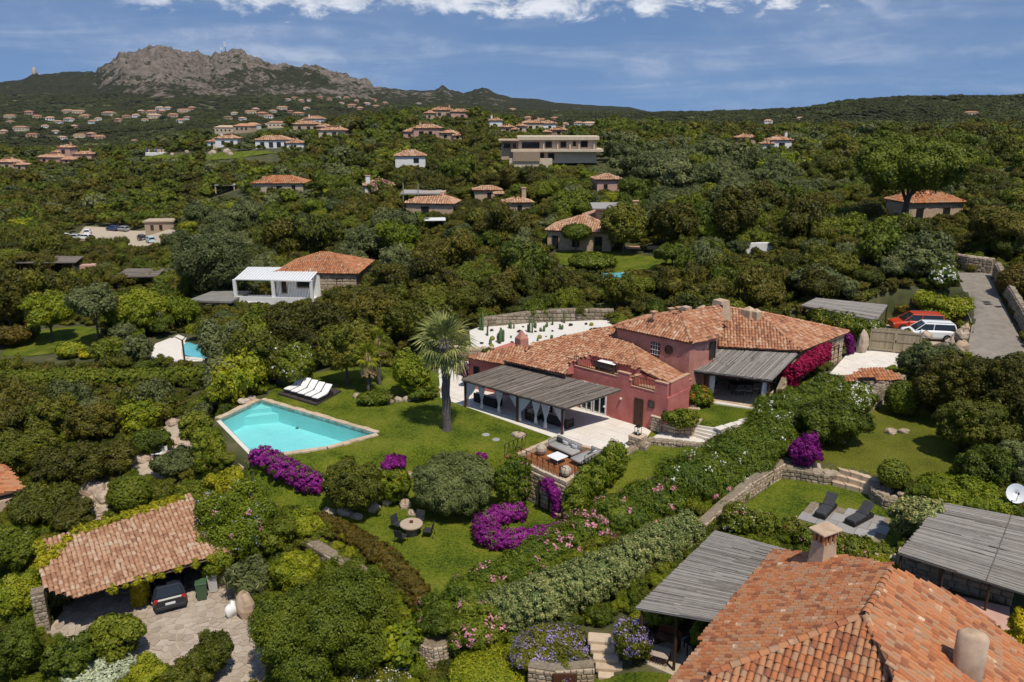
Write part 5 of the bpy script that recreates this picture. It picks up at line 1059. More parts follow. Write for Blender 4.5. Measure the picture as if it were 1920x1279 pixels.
steps = thing('garden_steps', 'pale stone steps climbing from the terrace to the upper lawn', 'steps', G(1300, 820, 0))
land = [G(x, y, .02) for x, y in ((1213, 828), (1245, 806), (1300, 817), (1330, 829), (1314, 838))]; mb = MB(); mb.prism([tuple(p[:2]) for p in land], -.3, .03); mb.build('landing', m_travert, steps)
for k in range(4):
    t = k / 4; t2 = (k + 1) / 4; A0, B0 = G(1296, 818, .0), G(1332, 829, .0); A1, B1 = G(1308, 797, .8), G(1366, 806, .8); P_ = lambda q, r, tt_: Vector((q.x + (r.x - q.x) * tt_, q.y + (r.y - q.y) * tt_, 0)); q = [P_(A0, A1, t), P_(B0, B1, t), P_(B0, B1, 1.05), P_(A0, A1, 1.05)]; mb = MB(); mb.prism([tuple(v[:2]) for v in q], -.2, .20 * (k + 1)); mb.build('step', m_travert, steps)
for k, (px, py) in enumerate(((1352, 802), (1370, 797), (1385, 793), (1397, 788))): mb = MB(); p = G(px, py, .87); mb.rbox(p, (.85, .55, .08), .55 + random.uniform(-.1, .1), .03); mb.build('stepping_stone', m_travert, label='pale stepping stone in the small upper lawn', cat='stepping stone', group='stepping stones in the upper lawn')
stone_wall('border_wall', 'low dry stone border wall curving below the garden steps', [G(1204, 846, -.1), G(1216, 832, -.1), G(1268, 838, -.1), G(1318, 846, -.1), G(1352, 828, .2), G(1384, 805, .75)], [.3, .35, .4, .45, .45, .3], .4, .34, m_stoned, (-1, 1) if False else (1,), limit=150)
stone_wall('kerb_wall', 'low rough stone kerb between terrace end and lawn', [G(1155, 866, -.1), G(1176, 850, -.1), G(1190, 842, -.1)], .22, .4, .4, m_stoned, (1,), limit=40)
stone_wall('planter_wall', 'stone planter wall holding the green mound beside the steps', [G(1243, 808, 0), G(1268, 816, 0), G(1296, 814, .1), G(1310, 795, .5)], [.75, .75, .7, .45], .4, .34, m_stone, (1,), limit=120)
stn = thing('stone_steps', 'rough stone steps beside the orange flowers under the dining terrace', 'steps', G(1303, 765, .6))
for k in range(3): p = G(1308 - k * 7, 772 - k * 6, .7 + .15 * k); mb = MB(); mb.rbox(p, (.9, .5, .2), -.3, .05); mb.build('step', m_coping, stn)
gp = [PL_CACT(x, y) for x, y in ((884, 658), (880, 620), (905, 612), (1000, 606), (1140, 600), (1150, 612), (1120, 632), (1040, 640), (1000, 652), (930, 662))]
sheet('gravel_garden', [tuple(p[:2]) for p in gp], m_gravelw, .03, .8); EXCL.append([tuple(p[:2]) for p in gp]); CLEAR.append((885, 585, 1150, 660, 68))
def cactus(label, px, py, hpx, arms=0, seed=0, grp=None, r=.11):
    p = PL_CACT(px, py); f = proj(p)[2]; h = hpx * f / FPX; rs = random.Random(seed); mb = MB(); rr_ = r * rs.uniform(.8, 1.2)
    def col_(x, y, z0, h_, r2): mb.tube([(x, y, z0), (x, y, z0 + h_ * .3), (x + rs.uniform(-.03, .03), y, z0 + h_ * .9), (x, y, z0 + h_)], [r2 * .85, r2, r2 * .95, r2 * .35], 9)
    col_(p.x, p.y, p.z - .05, h, rr_)
    for k in range(arms): a = rs.uniform(0, 6.28); d_ = rr_ * rs.uniform(1.8, 3.2); col_(p.x + d_ * math.cos(a), p.y + d_ * math.sin(a), p.z - .02, h * rs.uniform(.45, .9), rr_ * .9)
    mb.build('cactus', m_cactus, None, True, label, 'cactus', grp)
for i, (px, py, h, ar) in enumerate(((905,620,35,1),(914,629,22,1),(939,642,30,5),(958,617,16,2),(993,624,34,2),(1002,614,14,1),(1020,622,13,2),(1026,613,10,1),(1036,610,20,0),(1050,618,12,3),(1058,606,26,0),(987,634,8,0),(1035,636,9,2),(1008,640,8,0),(958,634,6,0),(920,645,10,1))):
    cactus('tall column cactus clump standing in the white gravel' if h > 20 else 'small column cactus standing in the white gravel', px, py, h, ar, i, 'tall column cacti in the gravel garden' if h > 20 else 'small column cacti in the gravel garden')
for i, (px, py, w) in enumerate(((923,638,10),(1012,635,9),(922,652,9),(1109,611,8))):
    p = PL_CACT(px, py); r2 = w * proj(p)[2] / FPX / 2; mb = MB(); mb.lathe(p, [(r2 * .7, -.03), (r2, r2 * .6), (r2 * .95, r2 * 1.1), (r2 * .5, r2 * 1.6), (.02, r2 * 1.65)], 14); mb.build('barrel_cactus', m_barrel, None, False, 'golden barrel cactus ball in the white gravel', 'cactus', 'golden barrel cacti')
for i, (px, py, w) in enumerate(((922,621,8),(974,623,9),(981,614,5),(1004,623,6),(1036,622,6),(1070,611,9),(1099,609,7),(960,644,8),(903,645,7),(1000,643,4),(937,633,5),(1024,632,4))): p = PL_CACT(px, py); r2 = w * proj(p)[2] / FPX / 2; mb = MB(); mb.rock(p + Vector((0, 0, r2 * .4)), (r2, r2 * .8, r2 * .65), i + 5); mb.build('lava_rock', m_lava, None, False, 'dark lava rock lying on the white gravel', 'rock', 'lava rocks in the gravel garden')
stone_wall('gravel_garden_wall', 'rough stone wall along the back of the white gravel garden', [T(905, 612), T(1000, 604), T(1080, 600), T(1150, 598)], [.9, 1.2, 1.2, 1.0], .5, .5, m_stoned, (1,), limit=160, cap=False)
stone_wall('patio_wall', 'beige stone retaining wall behind the side patio sofa', [G(850, 668, 0), G(880, 672, 0), G(925, 668, .2)], [.9, .95, .8], .5, .38, m_stone, (1,), limit=100)
def sofa(label, p, rz, w, fm, cm, n=3, cat='sofa', grp=None, dark=True):
    r_ = thing('sofa', label, cat, p, grp); f_ = lambda x, y, z: p + Vector((math.cos(rz) * x - math.sin(rz) * y, math.sin(rz) * x + math.cos(rz) * y, z)); mb = MB(); mb.rbox(f_(0, 0, .19), (w, .85, .34), rz, .03); mb.build('base', fm, r_); mb = MB(); mb.rbox(f_(0, .38, .48), (w, .12, .52), rz, .03); mb.build('backrest', fm, r_)
    for s in (-1, 1): mb = MB(); mb.rbox(f_(s * (w / 2 - .06), -.02, .40), (.12, .84, .42), rz, .03); mb.build('armrest', fm, r_)
    for k in range(n): mb = MB(); x = (k + .5) / n * (w - .26) - (w - .26) / 2; mb.rbox(f_(x, -.04, .42), ((w - .28) / n, .70, .14), rz, .04); mb.build('cushion', cm, r_, True)
    for k in range(n): mb = MB(); x = (k + .5) / n * (w - .26) - (w - .26) / 2; mb.rbox(f_(x, .24, .62), ((w - .30) / n, .16, .36), rz, .05); mb.build('back_cushion', cm, r_, True)
    return r_
sofa('dark wicker sofa with beige cushions under the pergola by its corner post', G(1046, 795, .02), ANG + math.pi, 2.3, m_black, m_beigef)
sofa('dark wicker sofa end-on under the middle of the long pergola', G(1010, 782, .02), ANG + math.pi * .5, 2.2, m_black, m_beigef)
sofa('beige cushioned sofa with white pillow on the side patio', G(852, 690, .02), ANG + math.pi * .9, 1.9, m_wicker, m_beigef, 2)
sofa('dark wicker sofa under the palm end of the long pergola', G(915, 757, .02), ANG + math.pi, 2.3, m_black, m_beigef)
p = G(866, 702, .02); t_ = thing('low_table', 'low brown slatted table on the side patio', 'table', p); mb = MB()
for k in range(6): mb.box(p + Vector((math.cos(ANG) * (k - 2.5) * .17, math.sin(ANG) * (k - 2.5) * .17, .32)), (.15, .7, .04), ANG)
mb.build('top', m_woodred, t_)
for x in (-.42, .42):
    for y in (-.3, .3): mb = MB(); q = p + Vector((math.cos(ANG) * x - math.sin(ANG) * y, math.sin(ANG) * x + math.cos(ANG) * y, 0)); mb.box(q + Vector((0, 0, .15)), (.06, .06, .3), ANG); mb.build('leg', m_woodred, t_)
p = G(1398, 738, 1.03); t_ = thing('dining_table', 'dark dining table in the shade of the dining pergola', 'table', p); mb = MB(); mb.rbox(p + Vector((0, .4, .73)), (2.4, 1.0, .06), .15, .02); mb.build('top', m_dgreym, t_)
for x in (-1.05, 1.05):
    for y in (0, .8): mb = MB(); mb.box(p + Vector((x, y, .35)), (.07, .07, .7)); mb.build('leg', m_dgreym, t_)
def dchair(label, p, rz):
    r_ = thing('dining_chair', label, 'chair', p, 'dining chairs under the pergola'); f_ = lambda x, y, z: p + Vector((math.cos(rz) * x - math.sin(rz) * y, math.sin(rz) * x + math.cos(rz) * y, z)); mb = MB(); mb.rbox(f_(0, 0, .45), (.48, .46, .06), rz, .02); mb.build('seat', m_beigef, r_); mb = MB(); mb.rbox(f_(0, .24, .72), (.46, .04, .42), rz, .015); mb.build('backrest', m_dgreym, r_)
    for x in (-.2, .2):
        for y in (-.19, .22): mb = MB(); mb.tube([f_(x, y, 0), f_(x, y, .42)], .018, 5); mb.build('leg', m_dgreym, r_)
for px, py in ((1386, 741), (1401, 742), (1414, 738)): dchair('dark framed dining chair with pale seat under the dining pergola', G(px, py, 1.03), math.pi + .15)
p = G(1140, 696, ZT1 + .03); r_ = thing('terrace_table', 'white cloth covered table with dark benches on the roof terrace', 'table', p); mb = MB(); mb.rbox(p + Vector((0, 0, .72)), (1.5, .8, .05), ANG, .02); mb.build('top', m_cushw, r_)
for x in (-.6, .6): mb = MB(); q = p + Vector((math.cos(ANG) * x, math.sin(ANG) * x, 0)); mb.box(q + Vector((0, 0, .35)), (.06, .6, .7), ANG); mb.build('leg', m_dgreym, r_)
for s, lb in ((-1, 'dark slatted bench on the railing side of the roof terrace table'), (1, 'dark slatted bench on the roof side of the roof terrace table')):
    q = p - back * .62 * -s; bn = thing('bench', lb, 'bench', q); f_ = lambda x, y, z: q + Vector((math.cos(ANG) * x, math.sin(ANG) * x, z)) + back * y
    mb = MB(); mb.box(f_(0, 0, .44), (1.4, .4, .04), ANG); mb.build('seat', m_dgreym, bn); mb = MB()
    for k in range(3): mb.box(f_(0, s * .22, .56 + k * .13), (1.4, .03, .09), ANG)
    mb.build('backrest', m_dgreym, bn)
    for x in (-.6, .6): mb = MB(); mb.box(f_(x, 0, .21), (.05, .38, .42), ANG); mb.build('leg', m_dgreym, bn)
nh = thing('neighbour_house', 'low house under a big orange clay tiled hip roof with two plaster chimneys', 'house', G(1600, 1200, -.8))
K0, K1 = G(1621, 1154, 5.0), G(1672, 1063, 4.75)
PA = Plane(K0, K1, G(1340, 1181, 2.25), G(1455, 1031, 2.35)); FAa = [PA(1455, 1031), PA(1340, 1181), PA(1262, 1290), PA(1225, 1345), PA(1335, 1264), K0, K1, PA(1580, 1041)]
hipL = PA(1335, 1264); PB = Plane(K0, hipL, G(1640, 1420, 2.6)); FBb = [K0, hipL, PB(1150, 1420), PB(1500, 1480), PB(1720, 1420), PB(1668, 1254)]
PC = Plane(K0, K1, G(1908, 1208, 2.3)); FCc = [K1, K0, PC(1668, 1254), PC(1730, 1420), PC(1905, 1420), PC(1912, 1208), PC(1800, 1122)]
nr = None; mb = MB()
for f_ in (FAa, FBb, FCc): mb.slab([tuple(p) for p in f_], .16)
nr = mb.build('roof', m_roofbed, nh)
tv, tf = tile_template(.112, .094, .40, 5, .085); tme = np_mesh('tile', tv, tf, m_tilered); allp = []
for f_ in (FAa, FBb, FCc):
    pos, rt, up, n_ = tiles_on(f_, .235, .30, jit=.012)
    for p in pos: allp.append((p, rt, up, n_))
sel = []
for i, (p, *_) in enumerate(allp):
    u, v, f_ = proj(p)
    if 0 < u < 1920 and 0 < v < 1279: sel.append((f_, i))
sel = set(i for _, i in sorted(sel)[:300]); base = wloc(nr); rest = [q for i, q in enumerate(allp) if i not in sel]
for i in sel:
    p, rt, up, n_ = allp[i]; o = bpy.data.objects.new('tile', tme); col.objects.link(o); o.parent = nr; p = Vector(p) + Vector(n_) * random.uniform(.004, .02) - base
    Mx = Matrix(((rt[0], up[0], n_[0]), (rt[1], up[1], n_[1]), (rt[2], up[2], n_[2]))).to_4x4(); o.matrix_local = Matrix.Translation(p) @ Mx @ Matrix.Rotation(random.gauss(0, .03), 4, 'Z') @ Matrix.Rotation(random.gauss(0, .015), 4, 'X')
Vs = []
for p, rt, up, n_ in rest:
    a = rng.normal(0, .03); Vs.append(p + tv[:, :1] * (rt + a * up) + tv[:, 1:2] * (up - a * rt) + (tv[:, 2:3] + rng.uniform(.004, .02)) * n_)
Vs = np.concatenate(Vs) - np.array(base); Ft = (tf[None] + (np.arange(len(rest)) * len(tv))[:, None, None]).reshape(-1, 4); Vr = [Vs]; Fr = [Ft]; k = len(Vs)
for a, b in ((hipL, K0), (K0, K1), (PB(1668, 1254), K0), (PC(1790, 1232), K0)):
    V, Q = ridge_mesh(a, b, .15); Vr.append(V - np.array(base)); Fr.append(Q + k); k += len(V)
o = link('roof_tiles', np_mesh('roof_tiles', np.concatenate(Vr), np.concatenate(Fr), m_tilered), nr); o['kind'] = 'stuff'
mb = MB(); bz = -1.6; q = [PA(1462, 1040), PA(1350, 1185), PA(1275, 1292), PA(1260, 1345), PB(1500, 1470), PC(1895, 1410), PC(1895, 1215), PA(1590, 1048)]; mb.prism([tuple(p[:2]) for p in q], bz, 2.0); mb.build('wall', m_sandpl, nh)
p = PA(1541, 1050); ANn = .5; mb = MB(); q = [Vector((math.cos(ANn + math.pi/4 + k*math.pi/2) * .66, math.sin(ANn + math.pi/4 + k*math.pi/2) * .52, 0)) for k in range(4)]
mb.hexa([p + v + Vector((0, 0, -.8)) for v in q], [p + v * .74 + Vector((0, 0, .95)) for v in q]); c1 = mb.build('chimney', m_sandpl, nh)
for k in range(4):
    v0, v1 = q[k] * .70, q[(k+1) % 4] * .70
    for j in range(3): mb = MB(); b = p + v0.lerp(v1, (j + .25) / 2.5) * .95; mb.tube([b + Vector((0, 0, .93)), b * 1.0 + Vector((0, 0, 1.42))], .075, 6); mb.build('tile_slot', m_tilered, c1)
mb = MB(); mb.hexa([p + v * .5 + Vector((0, 0, .95)) for v in q], [p + v * .5 + Vector((0, 0, 1.42)) for v in q]); mb.build('flue', m_dark, c1)
mb = MB(); mb.rbox(p + Vector((0, 0, 1.47)), (1.15, .85, .09), ANn, .03); mb.build('cap', m_sandpl, c1)
p = PC(1812, 1262); rzc = -.45; mb = MB(); mb.rbox(p + Vector((0, 0, .35)), (.95, .62, 2.6), rzc, .16); mb.build('chimney', m_sandpl, nh, True); mb = MB(); mb.rbox(p + Vector((-.55, -.1, -.5)), (1.3, .5, .9), rzc + .2, .1); mb.build('chimney_shoulder', m_sandpl, nh)
ct_ = [G(x, y, .2) for x, y in ((1755, 1110), (1893, 1140), (1893, 1200), (1800, 1150))]; mb = MB(); mb.prism([tuple(p_[:2]) for p_ in ct_], -.4, .25); mb.build('court_floor', m_pinkpl, nh)
pg = thing('pergola', 'sloping grey reed pergola against the orange tiled house', 'pergola', G(1330, 1180, -1.4)); c4 = [G(1193, 1139, 1.6), G(1362, 1168, 2.0), G(1475, 1030, 2.1), G(1342, 995, 1.7)]
canopy(pg, c4, m_reedpale, 190, along='v')
for k, (px, py) in enumerate(((1204, 1142), (1270, 1150), (1345, 1003))): mb = MB(); p = G(px, py, 1.5); mb.tube([(p.x, p.y, -1.6), (p.x, p.y, 1.55)], .07, 7); mb.build('post', m_wood, pg)
for k in range(6): t = (k + .4) / 6; mb = MB(); mb.tube([c4[0].lerp(c4[3], t) - Vector((0, 0, .12)), c4[1].lerp(c4[2], t) - Vector((0, 0, .12))], .045, 6); mb.build('rafter', m_wood, pg)
pr = thing('pergola', 'broad silvery reed pergola beside the satellite dish', 'pergola', G(1830, 1060, -.2)); c4 = [G(1686, 1037, 1.75), G(1970, 1128, 1.75), G(1990, 985, 2.2), G(1763, 943, 2.2)]
canopy(pr, c4, m_reedpale, 170, along='v')
for t in (.03, .33, .64): p = c4[0].lerp(c4[1], t); mb = MB(); mb.tube([(p.x, p.y + .15, -.5), (p.x, p.y + .15, 1.66)], .06, 7); mb.build('post', m_wood, pr)
for k in range(6): t = (k + .4) / 6; mb = MB(); mb.tube([c4[0].lerp(c4[3], t) - Vector((0, 0, .12)), c4[1].lerp(c4[2], t) - Vector((0, 0, .12))], .045, 6); mb.build('rafter', m_wood, pr)
mb = MB(); mb.tube([c4[0].lerp(c4[1], .60) + Vector((0, 0, .05)), c4[3].lerp(c4[2], .60) + Vector((0, 0, .05))], .025, 5); mb.build('batten', m_reedpale, pr)
stone_wall('yard_wall', 'stone yard wall with squared capping between the orange roof and the silvery pergola', [G(1678, 1075, -.3), G(1760, 1100, -.3), G(1895, 1140, -.3)], 1.3, .5, .42, m_stone, (1,), limit=140)
ys = thing('yard_steps', 'short stone steps at the end of the yard wall', 'steps', G(1655, 1060, -.3))
for k in range(3): p = G(1656 + k * 2, 1064 - k * 11, .0 + k * .17); mb = MB(); mb.rbox(p, (1.0, .5, .22), -.35, .04); mb.build('step', m_coping, ys)
patio = [G(x, y, -1.4) for x, y in ((1207, 1245), (1222, 1212), (1330, 1190), (1345, 1230), (1270, 1272))]; mb = MB(); mb.prism([tuple(p[:2]) for p in patio], -1.8, -1.33); mb.build('patio', m_gravel, kind='structure')
p = G(1238, 1238, -1.33); w_ = thing('wicker_table', 'square woven wicker table on the low patio', 'table', p); mb = MB(); mb.rbox(p + Vector((0, 0, .42)), (.80, .72, .05), -.45, .02); mb.build('top', m_wicker, w_)
mb = MB()
for k in range(26):
    a = k / 26 * 4; s = int(a); t = a - s; cs = [(-.36, -.32), (.36, -.32), (.36, .32), (-.36, .32)]; x = cs[s][0] + (cs[(s+1) % 4][0] - cs[s][0]) * t; y = cs[s][1] + (cs[(s+1) % 4][1] - cs[s][1]) * t; q = p + Vector((x * math.cos(-.45) - y * math.sin(-.45), x * math.sin(-.45) + y * math.cos(-.45), 0)); mb.tube([q, q + Vector((0, 0, .40))], .018, 4)
mb.build('woven_side', m_woodred, w_)
p = G(1252, 1212, -1.33); b_ = thing('bench', 'wooden bench with a curved back behind the wicker table', 'bench', p); rz = -.55; f_ = lambda x, y, z: p + Vector((math.cos(rz) * x - math.sin(rz) * y, math.sin(rz) * x + math.cos(rz) * y, z))
mb = MB(); mb.rbox(f_(0, 0, .40), (1.1, .45, .06), rz, .02); mb.build('seat', m_woodred, b_); mb = MB()
for k in range(8): x0, x1 = -.55 + k * .1375, -.55 + (k + 1) * .1375; h0, h1 = .78 + .14 * math.cos(x0 * 2.8), .78 + .14 * math.cos(x1 * 2.8); mb.hexa([f_(x0, .20, .5), f_(x1, .20, .5), f_(x1, .25, .5), f_(x0, .25, .5)], [f_(x0, .20, h0), f_(x1, .20, h1), f_(x1, .25, h1), f_(x0, .25, h0)])
mb.build('backrest', m_woodred, b_)
for x in (-.5, .5): mb = MB(); mb.box(f_(x, 0, .19), (.06, .4, .38), rz); mb.build('leg', m_woodred, b_)
p = G(1302, 1222, -1.33); g_ = thing('glass_table', 'dark glass topped table in the shade of the pergola beside the orange tiled house', 'table', p); mb = MB(); mb.rbox(p + Vector((0, 0, .62)), (1.0, .8, .03), .6, .01); mb.build('top', m_glass, g_)
for x in (-.4, .4):
    for y in (-.3, .3): mb = MB(); mb.box(p + Vector((x, y, .3)), (.05, .05, .6)); mb.build('leg', m_iron, g_)
st = thing('patio_steps', 'broad sandy stone steps climbing between lilac flowers', 'steps', G(1140, 1230, -1.8))
for k in range(5): p = G(1148 - k * 6, 1262 - k * 17, -2.0 + k * .18 + .18); mb = MB(); mb.rbox(p + Vector((0, 0, -.13)), (1.25 - .05 * k, .62, .26), -.12, .04); mb.build('step', m_coping, st)
hw = stone_wall('low_wall', 'low rough stone wall with a brown wooden hatch', [G(992, 1272, -2.1), G(1040, 1280, -2.1), G(1112, 1272, -2.0)], [.8, .8, .8], .5, .3, m_stone, (1,), limit=120, cap=False)
p = G(1058, 1276, -1.95); mb = MB(); mb.rbox(p + Vector((0, -.32, .33)), (1.05, .06, .58), .0, .01)
mb.build('hatch', m_wood, hw)
for s in (-1, 1):
    for k in range(4): mb = MB(); mb.box(p + Vector((s * .26 + (k - 1.5) * .115, -.36, .33)), (.105, .025, .50)); mb.build('plank', m_woodred, hw)
stone_wall('boundary_wall', 'tall dry stone boundary wall below the flowering hedge, beside the reed pergola', [G(1275, 1062, -1.3), G(1310, 1020, -1.2), G(1347, 985, -1.0), G(1400, 935, -.5), G(1440, 905, -.3), G(1478, 880, -.2)], [1.2, 1.3, 1.3, 1.2, 1.0, .8], .5, .30, m_stone, (1,), limit=290, cap=False)
sl_ = TP([(1385,955),(1470,893),(1560,905),(1648,935),(1700,960),(1690,1020),(1600,1030),(1400,1000)]); lq = [T(x, y) for x, y in ((985,1285),(1000,1276),(1110,1274),(1180,1262),(1280,1268),(1330,1330),(960,1330))]; sheet('lawn', lq, m_lawn, .04, .5); EXCL.append([tuple(p[:2]) for p in lq]); sheet('lawn', sl_, m_lawn, .035, .6); EXCL.append([tuple(p[:2]) for p in sl_])
ul = TP([(1475,868),(1505,815),(1560,790),(1635,735),(1700,745),(1790,800),(1800,870),(1760,925),(1650,905),(1560,885)]); sheet('lawn', ul, m_lawnR, .035, .6); EXCL.append([tuple(p[:2]) for p in ul])
sb = [G(x, y, -.24) for x, y in ((1522,940),(1670,972),(1657,1020),(1494,973))]; pv = thing('sunbed_paving', 'grey stone slab platform with two black sunbeds on the lawn', 'paving', G(1580, 975, -.3)); mb = MB(); mb.prism([tuple(p[:2]) for p in sb], -.5, -.245); mb.build('base', m_mortar, pv)
sd = sb[2] - sb[3]; slab_grid(pv, sb, -.20, 1.0, 1.0, math.atan2(sd.y, sd.x), m_slabgr, limit=60, gap=.03)
bl = lounger_proto('lounger', 'black sunbed with raised back, beside the grass edge of the slab platform', 'black sunbeds', m_black, m_dgrey, R(40)); 
def put(o, foot, head, z): d = head - foot; o.location = (foot.x, foot.y, z); o.rotation_euler = (0, 0, math.atan2(d.y, d.x) - math.pi / 2)
put(bl, G(1536, 973, -.2), G(1560, 948, -.2), -.19); o = copy_tree(bl); put(o, G(1592, 986, -.2), G(1635, 963, -.2), -.19); o['label'] = 'black sunbed with raised back, beside the pale variegated shrub'
stone_wall('terrace_wall', 'rough stone wall with boulders under the purple bougainvillea bush', [G(1453, 893, -.3), G(1500, 897, -.3), G(1540, 905, -.3), G(1572, 903, -.3)], [.8, .75, .7, .6], .6, .36, m_stoned, (1,), limit=160)
stone_wall('terrace_wall', 'curved stone wall ending in boulders beside the lawn steps', [G(1638, 922, -.3), G(1640, 938, -.3), G(1660, 950, -.3), G(1685, 955, -.3)], [.9, .8, .6, .5], .5, .36, m_stoned, (1,), limit=80)
ls = thing('lawn_steps', 'three wide flagstone steps between the two lawns', 'steps', G(1600, 920, -.3))
for k in range(3):
    A0, B0 = G(1560 + 6 * k, 912 - 9 * k, -.3 + .2 * k), G(1637, 931 - 9 * k, -.3 + .2 * k); nj = 3
    for j in range(nj): q0, q1 = A0.lerp(B0, (j + .03) / nj), A0.lerp(B0, (j + .97) / nj); v = Vector((0, .75, 0)); mb = MB(); zt_ = -.3 + .3 * (k + 1) + random.uniform(-.02, .02); mb.hexa([(q0.x, q0.y, -.5), (q1.x, q1.y, -.5), (q1.x, q1.y + .75, -.5), (q0.x, q0.y + .75, -.5)], [(q0.x, q0.y, zt_), (q1.x, q1.y, zt_), (q1.x, q1.y + .75, zt_), (q0.x, q0.y + .75, zt_)]); mb.build('step', m_coping, ls)
rock('large rounded boulder on the dry lawn, paler of a pair', 1672, 816, 24, .6, 71); rock('large rounded boulder on the dry lawn, darker of a pair', 1696, 814, 22, .5, 72, m_stoned)
for i, (px, py, w) in enumerate(((1475,882,26),(1500,880,30),(1530,885,28),(1550,893,22),(1562,890,14),(1580,832,14))): rock('boulder beside the steps under the purple bougainvillea', px, py, w, .7, 80 + i, grp='boulders under the bougainvillea')
for i, (px, py, w) in enumerate(((1665,930,30),(1680,938,16),(1690,930,12))): rock('smooth boulder at the foot of the small clipped tree', px, py, w, .7, 90 + i, grp='boulders under the clipped tree')
p = G(1905, 925, 2.2); r_ = thing('satellite_dish', 'white satellite dish on a pole beside the silvery pergola', 'satellite dish', (p.x, p.y, .5)); mb = MB(); N_ = 20; vs = []; nrm_ = Vector((-.35, -1, .45)).normalized(); uu = nrm_.cross(Vector((0, 0, 1))).normalized(); vv = nrm_.cross(uu)
for rr_, dp in ((.02, 0), (.25, .03), (.50, .12)): vs += [p + uu * rr_ * math.cos(2*math.pi*k/N_) + vv * rr_ * 1.05 * math.sin(2*math.pi*k/N_) + nrm_ * dp for k in range(N_)]
mb.add(vs, [(i*N_+k, i*N_+(k+1) % N_, (i+1)*N_+(k+1) % N_, (i+1)*N_+k) for i in range(2) for k in range(N_)] + [tuple(range(N_))]); mb.build('reflector', m_plate, r_, True); mb = MB(); mb.tube([(p.x, p.y + .1, .4), (p.x, p.y + .1, 2.2), p], .035, 6); mb.build('pole', m_dgreym, r_); mb = MB(); mb.tube([p - vv * -.5, p + nrm_ * .5], .015, 5); mb.lathe(p + nrm_ * .5, [(.04, -.05), (.05, 0), (.03, .06)], 8); mb.build('feed_arm', m_dgreym, r_)

cpz = -4.2; Pc = Plane(G(141, 1119, -1.75), G(429, 1032, -1.75), G(357, 928, -.35)); cpp = [Pc(x, y) for x, y in ((80, 1098), (141, 1119), (429, 1034), (395, 985), (357, 928), (215, 975), (70, 1018))]
cp_ = thing('carport', 'open carport with a faded clay tiled roof overgrown with ivy', 'carport', G(250, 1100, cpz))
roof(cp_, [cpp], [], m_tileold, pitch=.225, course=.31)
for px, py, w in ((262, 1128, .55), (84, 1180, .6), (415, 1100, .5)):
    p = G(px, py, cpz); mb = MB(); mb.box(p + Vector((0, 0, 1.15)), (w, w, 2.4), .45); o = mb.build('pillar', m_mortar, cp_)
    dv = Vector((math.cos(.45), math.sin(.45), 0)); ev = Vector((math.sin(.45), -math.cos(.45), 0)); stone_face(cp_, p + ev * w / 2 - dv * w / 2, p + ev * w / 2 + dv * w / 2, cpz, cpz + 2.2, ev, .3, m_stoned, 40, .07)
bk_ = [Pc(70, 1020), Pc(215, 977), Pc(357, 932)]
mb = MB()
for a_, b_ in zip(bk_, bk_[1:]): mb.prism([(a_.x, a_.y), (b_.x, b_.y), (b_.x + .1, b_.y + .3), (a_.x + .1, a_.y + .3)], cpz - .2, [a_.z - .2, b_.z - .2, b_.z - .2, a_.z - .2])
r_b = Pc(395, 985); r_e = Pc(425, 1034); mb.prism([(bk_[2].x, bk_[2].y), (r_e.x, r_e.y), (r_e.x + .25, r_e.y), (bk_[2].x + .25, bk_[2].y)], cpz - .2, [bk_[2].z - .2, r_e.z - .2, r_e.z - .2, bk_[2].z - .2]); mb.build('wall', m_mortar, cp_)
lot = TP([(85,1190),(130,1130),(400,1045),(455,1080),(478,1130),(505,1290),(330,1330),(200,1250)])
sheet('courtyard', lot, m_gravel, .02, .7); EXCL.append([tuple(p[:2]) for p in lot])
cy_ = thing('courtyard_paving', 'crazy paving of pale irregular stones in front of the carport', 'paving', G(330, 1180, cpz)); cy_['kind'] = 'structure'; cells = voronoi_cells([tuple(p[:2]) for p in lot], .46, .035); seen = []
for c, pg_ in cells:
    u, v, f_ = proj((c[0], c[1], cpz))
    if -30 < u < 560 and 1050 < v < 1320: seen.append((f_, c, pg_))
for f_, c, pg_ in sorted(seen, key=lambda q: q[0])[:298]:
    mb = MB(); z = float(hz(np.array([c[0]]), np.array([c[1]]))[0]); pj = [(c[0] + (x - c[0]) * random.uniform(.90, 1.0), c[1] + (y - c[1]) * random.uniform(.90, 1.0)) for x, y in pg_]; mb.prism(pj, z - .03, z + .055 + random.uniform(-.012, .012)); mb.build('paving_stone', m_paving, cy_)
rest_ = sorted(seen, key=lambda q: q[0])[298:]
if rest_:
    mb = MB()
    for f_, c, pg_ in rest_: mb.prism(pg_, float(hz(np.array([c[0]]), np.array([c[1]]))[0]) - .03, float(hz(np.array([c[0]]), np.array([c[1]]))[0]) + .055)
    mb.build('paving_stones', m_paving, cy_)['kind'] = 'stuff'
